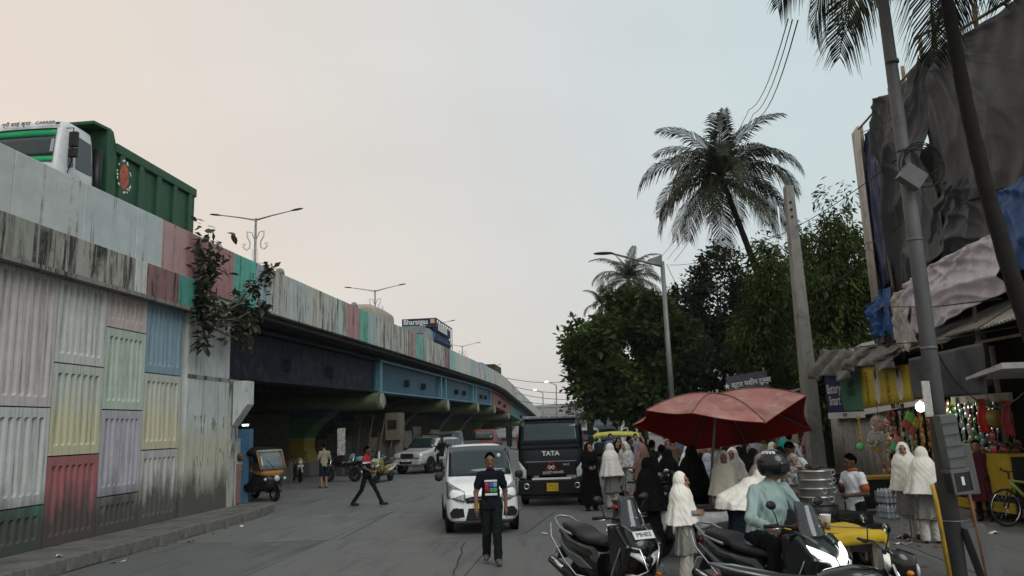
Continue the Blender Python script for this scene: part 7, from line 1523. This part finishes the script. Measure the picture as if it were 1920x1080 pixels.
for k,ch in enumerate('BOOSTER'):
    a = R(200-13*k); el = R(48); q = Vector((.141*math.cos(el)*math.cos(a), .015+.161*math.cos(el)*math.sin(a)+.0, .03+.161*math.sin(el))); w_ = (c0+Rm@q)*k_
    text(ch, .055, WPRINT, RD_, tuple(w_), (R(60),0,a+R(90)+R(38)), bold=.002)
# crowd deeper under and behind the umbrella
def crowd(label, u, vt, Y, rz, style, cols, h=None, **kw):
    t = A(u,vt,Y); hh = min(1.78,max(1.2,t.z)) if h is None else h
    person(label, (t.x,Y,0), rz, hh, kw.pop('pose','stand'), dict(cols), res=kw.pop('res',.018), group='crowd in the street market', **kw)
C_ = lambda nm,c: cloth(nm,c)
crowd('man in patterned white shirt seen from behind by the umbrella', 1240, 835, 16, R(175), 0, W_(skin=SKIN[2], top=M('shirt_print',(.38,.40,.44),.85,var=.4,scale=14), bottom=TRO_N), face=False)
crowd('woman with dusty pink scarf in the crowd left of the umbrella', 1204, 833, 18, R(100), 0, W_(skin=SKIN[1], top=C_('kurta_rose',(.22,.11,.13)), bottom=TRO_B, hijab=C_('scarf_rose',(.26,.13,.16)), style='kurta', cape=1.1))
crowd('man in dark shirt behind the pink scarf woman', 1222, 826, 19, R(150), 0, W_(skin=SKIN[2], top=TRO_B, bottom=TRO_B, sleeve='long'), face=False)
crowd('man in light blue shirt seen from behind under the umbrella', 1382, 818, 18, R(178), 0, W_(skin=SKIN[1], top=C_('shirt_pale_blue',(.38,.43,.50)), bottom=TRO_N, sleeve='long', haircol=M('cap_white',(.45,.47,.50),.8)), face=False, h=1.7)
crowd('man in grey checked shirt walking in the crowd', 1413, 812, 19.5, R(5), 0, W_(skin=SKIN[2], top=C_('shirt_grey',(.27,.26,.28)), bottom=TRO_B, sleeve='long'), h=1.72)
crowd('person in bright teal scarf near the concrete pole', 1468, 820, 16.8, R(120), 0, W_(skin=SKIN[1], top=C_('kurta_teal',(.02,.22,.22)), bottom=TRO_B, hijab=C_('scarf_teal',(.02,.26,.26)), style='kurta', cape=1.0), h=1.6)
crowd('man in white shirt bending over the steamer pot', 1497, 818, 13.6, R(-60), 0, W_(skin=SKIN[2], top=SHIRT_W, bottom=TRO_B, sleeve='long'), h=1.70, lean=(0,-.18), drop=.04, headpitch=R(25), pose='hold', res=.013)
crowd('woman in beige scarf standing behind the black burqa', 1300, 838, 16.5, R(10), 0, W_(skin=SKIN[1], top=C_('kurta_olive',(.16,.14,.11)), bottom=TRO_B, hijab=C_('scarf_beige',(.33,.31,.25)), style='kurta', cape=1.15), h=1.5)
crowd('woman in pale blue printed scarf under the umbrella', 1327, 852, 14.6, R(40), 0, W_(skin=SKIN[1], top=M('kurta_bluegrey',(.27,.30,.34),.85,var=.5,scale=20), bottom=TRO_B, hijab=M('scarf_bluegrey',(.33,.37,.42),.85,var=.35,scale=20), style='kurta', cape=1.1), h=1.45, headyaw=R(30))
crowd('woman in black hijab behind the cream hijab girl', 1385, 846, 15.4, R(170), 0, W_(skin=SKIN[1], top=ABAYA, bottom=TRO_B, hijab=ABAYA, style='abaya'), h=1.52, face=False)
crowd('second woman in black hijab behind the helmeted rider', 1412, 848, 14.8, R(150), 0, W_(skin=SKIN[1], top=ABAYA, bottom=TRO_B, hijab=C_('scarf_coal',(.016,.015,.016)), style='abaya'), h=1.5, face=False)
crowd('girl in cream hijab half hidden right of the rider', 1458, 875, 13.0, R(100), 0, W_(skin=SKIN[1], top=KURTA_G, bottom=TRO_W, hijab=HIJ_C, style='kurta', cape=.95), h=1.32, face=False)
crowd('woman in maroon print among the crowd beyond the beige scarf', 1313, 836, 20, R(-20), 0, W_(skin=SKIN[1], top=C_('kurta_maroon',(.12,.05,.05)), bottom=TRO_B, hijab=C_('scarf_brown',(.15,.10,.08)), style='kurta', cape=1.2), h=1.5)
crowd('man in dark clothes in the far crowd beside the rickshaw', 1180, 832, 23, R(60), 0, W_(skin=SKIN[2], top=TRO_N, bottom=TRO_B), h=1.65)
crowd('person in yellow top far off between SUV and truck', 818, 815, 46, R(20), 0, W_(skin=SKIN[2], top=C_('top_yellow',(.35,.33,.08)), bottom=TRO_B), h=1.7, res=.025, face=False)
crowd('rider in black on the motorcycle passing the SUV', 829, 838, 37, R(5), 0, W_(skin=SKIN[2], top=TRO_B, bottom=TRO_B, sleeve='long'), pose='ride', h=1.7, res=.022, face=False)
crowd('person in maroon dress standing behind the meter boxes', 1832, 850, 15.2, R(-40), 0, W_(skin=SKIN[1], top=C_('dress_maroon',(.10,.02,.03)), bottom=TRO_B, style='kurta', sleeve='long'), h=1.5, res=.014)
crowd('person in pink seen past the concrete pole', 1514, 806, 27, R(-30), 0, W_(skin=SKIN[1], top=C_('kurta_pink',(.25,.10,.13)), bottom=TRO_B, hijab=C_('scarf_pink',(.32,.13,.16)), style='kurta', cape=1.1), h=1.62)
crowd('woman in black walking far behind the pink scarf woman', 1160, 836, 25, R(0), 0, W_(skin=SKIN[1], top=ABAYA, bottom=TRO_B, hijab=ABAYA, style='abaya'), h=1.58)
ex = random.Random(77); SC = [('cream',(.60,.56,.47)),('white',(.66,.65,.62)),('black',(.012,.012,.013)),('grey',(.22,.22,.23)),('plum',(.12,.04,.08)),('olive',(.15,.14,.08)),('blue',(.09,.13,.24)),('brown',(.14,.09,.06))]
for k,(u,vt,Y,ci,mn,rz,lab) in enumerate(((1290,846,19,1,0,20,'woman in white scarf deep under the umbrella left side'),(1340,838,21,3,1,170,'man in grey shirt in the back row under the umbrella'),(1358,836,17.2,2,0,160,'woman in black veil behind the cream hijab girl, back row'),(1398,832,22,6,1,10,'man in blue shirt in the back row left of the rider'),(1432,826,20.5,5,1,-20,'man in olive shirt by the sheet fence'),(1448,832,18.2,0,0,30,'woman in cream veil left of the teal scarf'),(1262,842,22,7,1,180,'man in brown shirt beyond the black burqa'),(1252,838,25,4,0,0,'woman in plum scarf far beyond the umbrella edge'),(1215,838,27,2,0,10,'woman in black far left of the umbrella'),(1192,836,29,3,1,0,'man in grey far down the market street'),(1330,846,18.6,7,0,-15,'woman in brown scarf under the umbrella'),(1480,832,20,1,1,175,'man in white shirt by the concrete pole'),(1145,838,31,6,1,0,'man in blue beyond the schoolgirls'),(1172,846,21.5,0,0,-40,'girl in cream scarf beside the market crowd'),(1372,842,14.2,1,0,-30,'girl in white veil close behind the cream hijab girl'),(1425,858,12.8,0,0,160,'girl in pale veil just behind the rider shoulder'),(1250,838,15.2,2,0,175,'woman in black veil left of the big black burqa'),(1222,842,14.8,2,0,-100,'woman in black veil behind the parked motorcycle'),(1312,842,15.2,2,0,150,'woman in black veil right of the big black burqa'),(1345,845,15.8,3,1,175,'man in grey shirt behind the cream hijab girl'),(1400,842,16.6,2,0,20,'woman in black veil in the second row behind the rider'),(1440,846,15.2,4,0,-40,'woman in plum veil right of the rider helmet'),(1462,850,14.4,2,0,170,'woman in black veil beside the patterned scarf woman'),(1280,840,24,6,1,0,'man in blue shirt far under the umbrella edge'),(1208,846,16.2,7,0,160,'woman in brown veil behind the white scooter'),(1155,842,23,2,0,30,'woman in black veil behind the schoolgirls'))):
    nm, c_ = SC[ci]
    if mn: crowd(lab, u, vt, Y, R(rz), 0, W_(skin=SKIN[ex.randint(0,2)], top=C_('crowd_shirt_'+nm,c_), bottom=TRO_B, sleeve='long'), h=ex.uniform(1.62,1.72), res=.02, face=False)
    else: crowd(lab, u, vt, Y, R(rz), 0, W_(skin=SKIN[1], top=C_('crowd_dress_'+nm,tuple(x*.6 for x in c_)), bottom=TRO_B, hijab=C_('crowd_veil_'+nm,c_), style='kurta', cape=ex.uniform(.95,1.2)), h=ex.uniform(1.42,1.56), res=.02)
# driver and waiting passenger by the rickshaw
dv_ = Vector(rk.location); person('driver in pale clothes sitting in the auto rickshaw', (dv_.x-.05,dv_.y+.05,-.12), R(52), 1.62, 'ride', W_(skin=SKIN[2], top=C_('shirt_khaki',(.20,.19,.16)), bottom=C_('trousers_khaki',(.17,.16,.14)), sleeve='long'), res=.018, face=False)
p = A(446,880,22.9); person('man in white leaning at the corner of the abutment', (p.x-.15,22.9,.1), R(70), 1.60, 'hold', W_(skin=SKIN[2], top=C_('kurta_white_old',(.32,.31,.29)), bottom=TRO_W, sleeve='long', haircol=C_('headscarf_rust',(.20,.09,.05))), res=.018, lean=(0,-.2), drop=.1, face=False)
# rider on the flyover
person('helmeted rider on the flyover behind the tipper tail', (wall_x(21)-1.0,20.75,deck(20.6)-.05), RROT, 1.66, 'ride', W_(skin=SKIN[2], top=TRO_B, bottom=TRO_B, sleeve='long', haircol=M('helmet_far',(.012,.013,.014),.3,coat=.5)), res=.02, face=False)

# ================================================================== haze: thin even air over the street
hz = MB().box((0,240,11.5),(700,560,25.5)).build('haze', None, None, fix=True); tag(hz, 'thin grey dusk haze filling the street air', None, None, 'stuff')
hm_, ht, hbn = newmat('haze_air'); ht.nodes.remove(hbn); pv_ = N(ht, 'ShaderNodeVolumePrincipled'); pv_.inputs['Color'].default_value = (.86,.86,.84,1); pv_.inputs['Density'].default_value = .00025; pv_.inputs['Anisotropy'].default_value = .0
ht.links.new(pv_.outputs[0], ht.nodes['Material Output'].inputs['Volume']); hz.data.materials.clear(); hz.data.materials.append(hm_)
S.cycles.volume_step_rate = 1
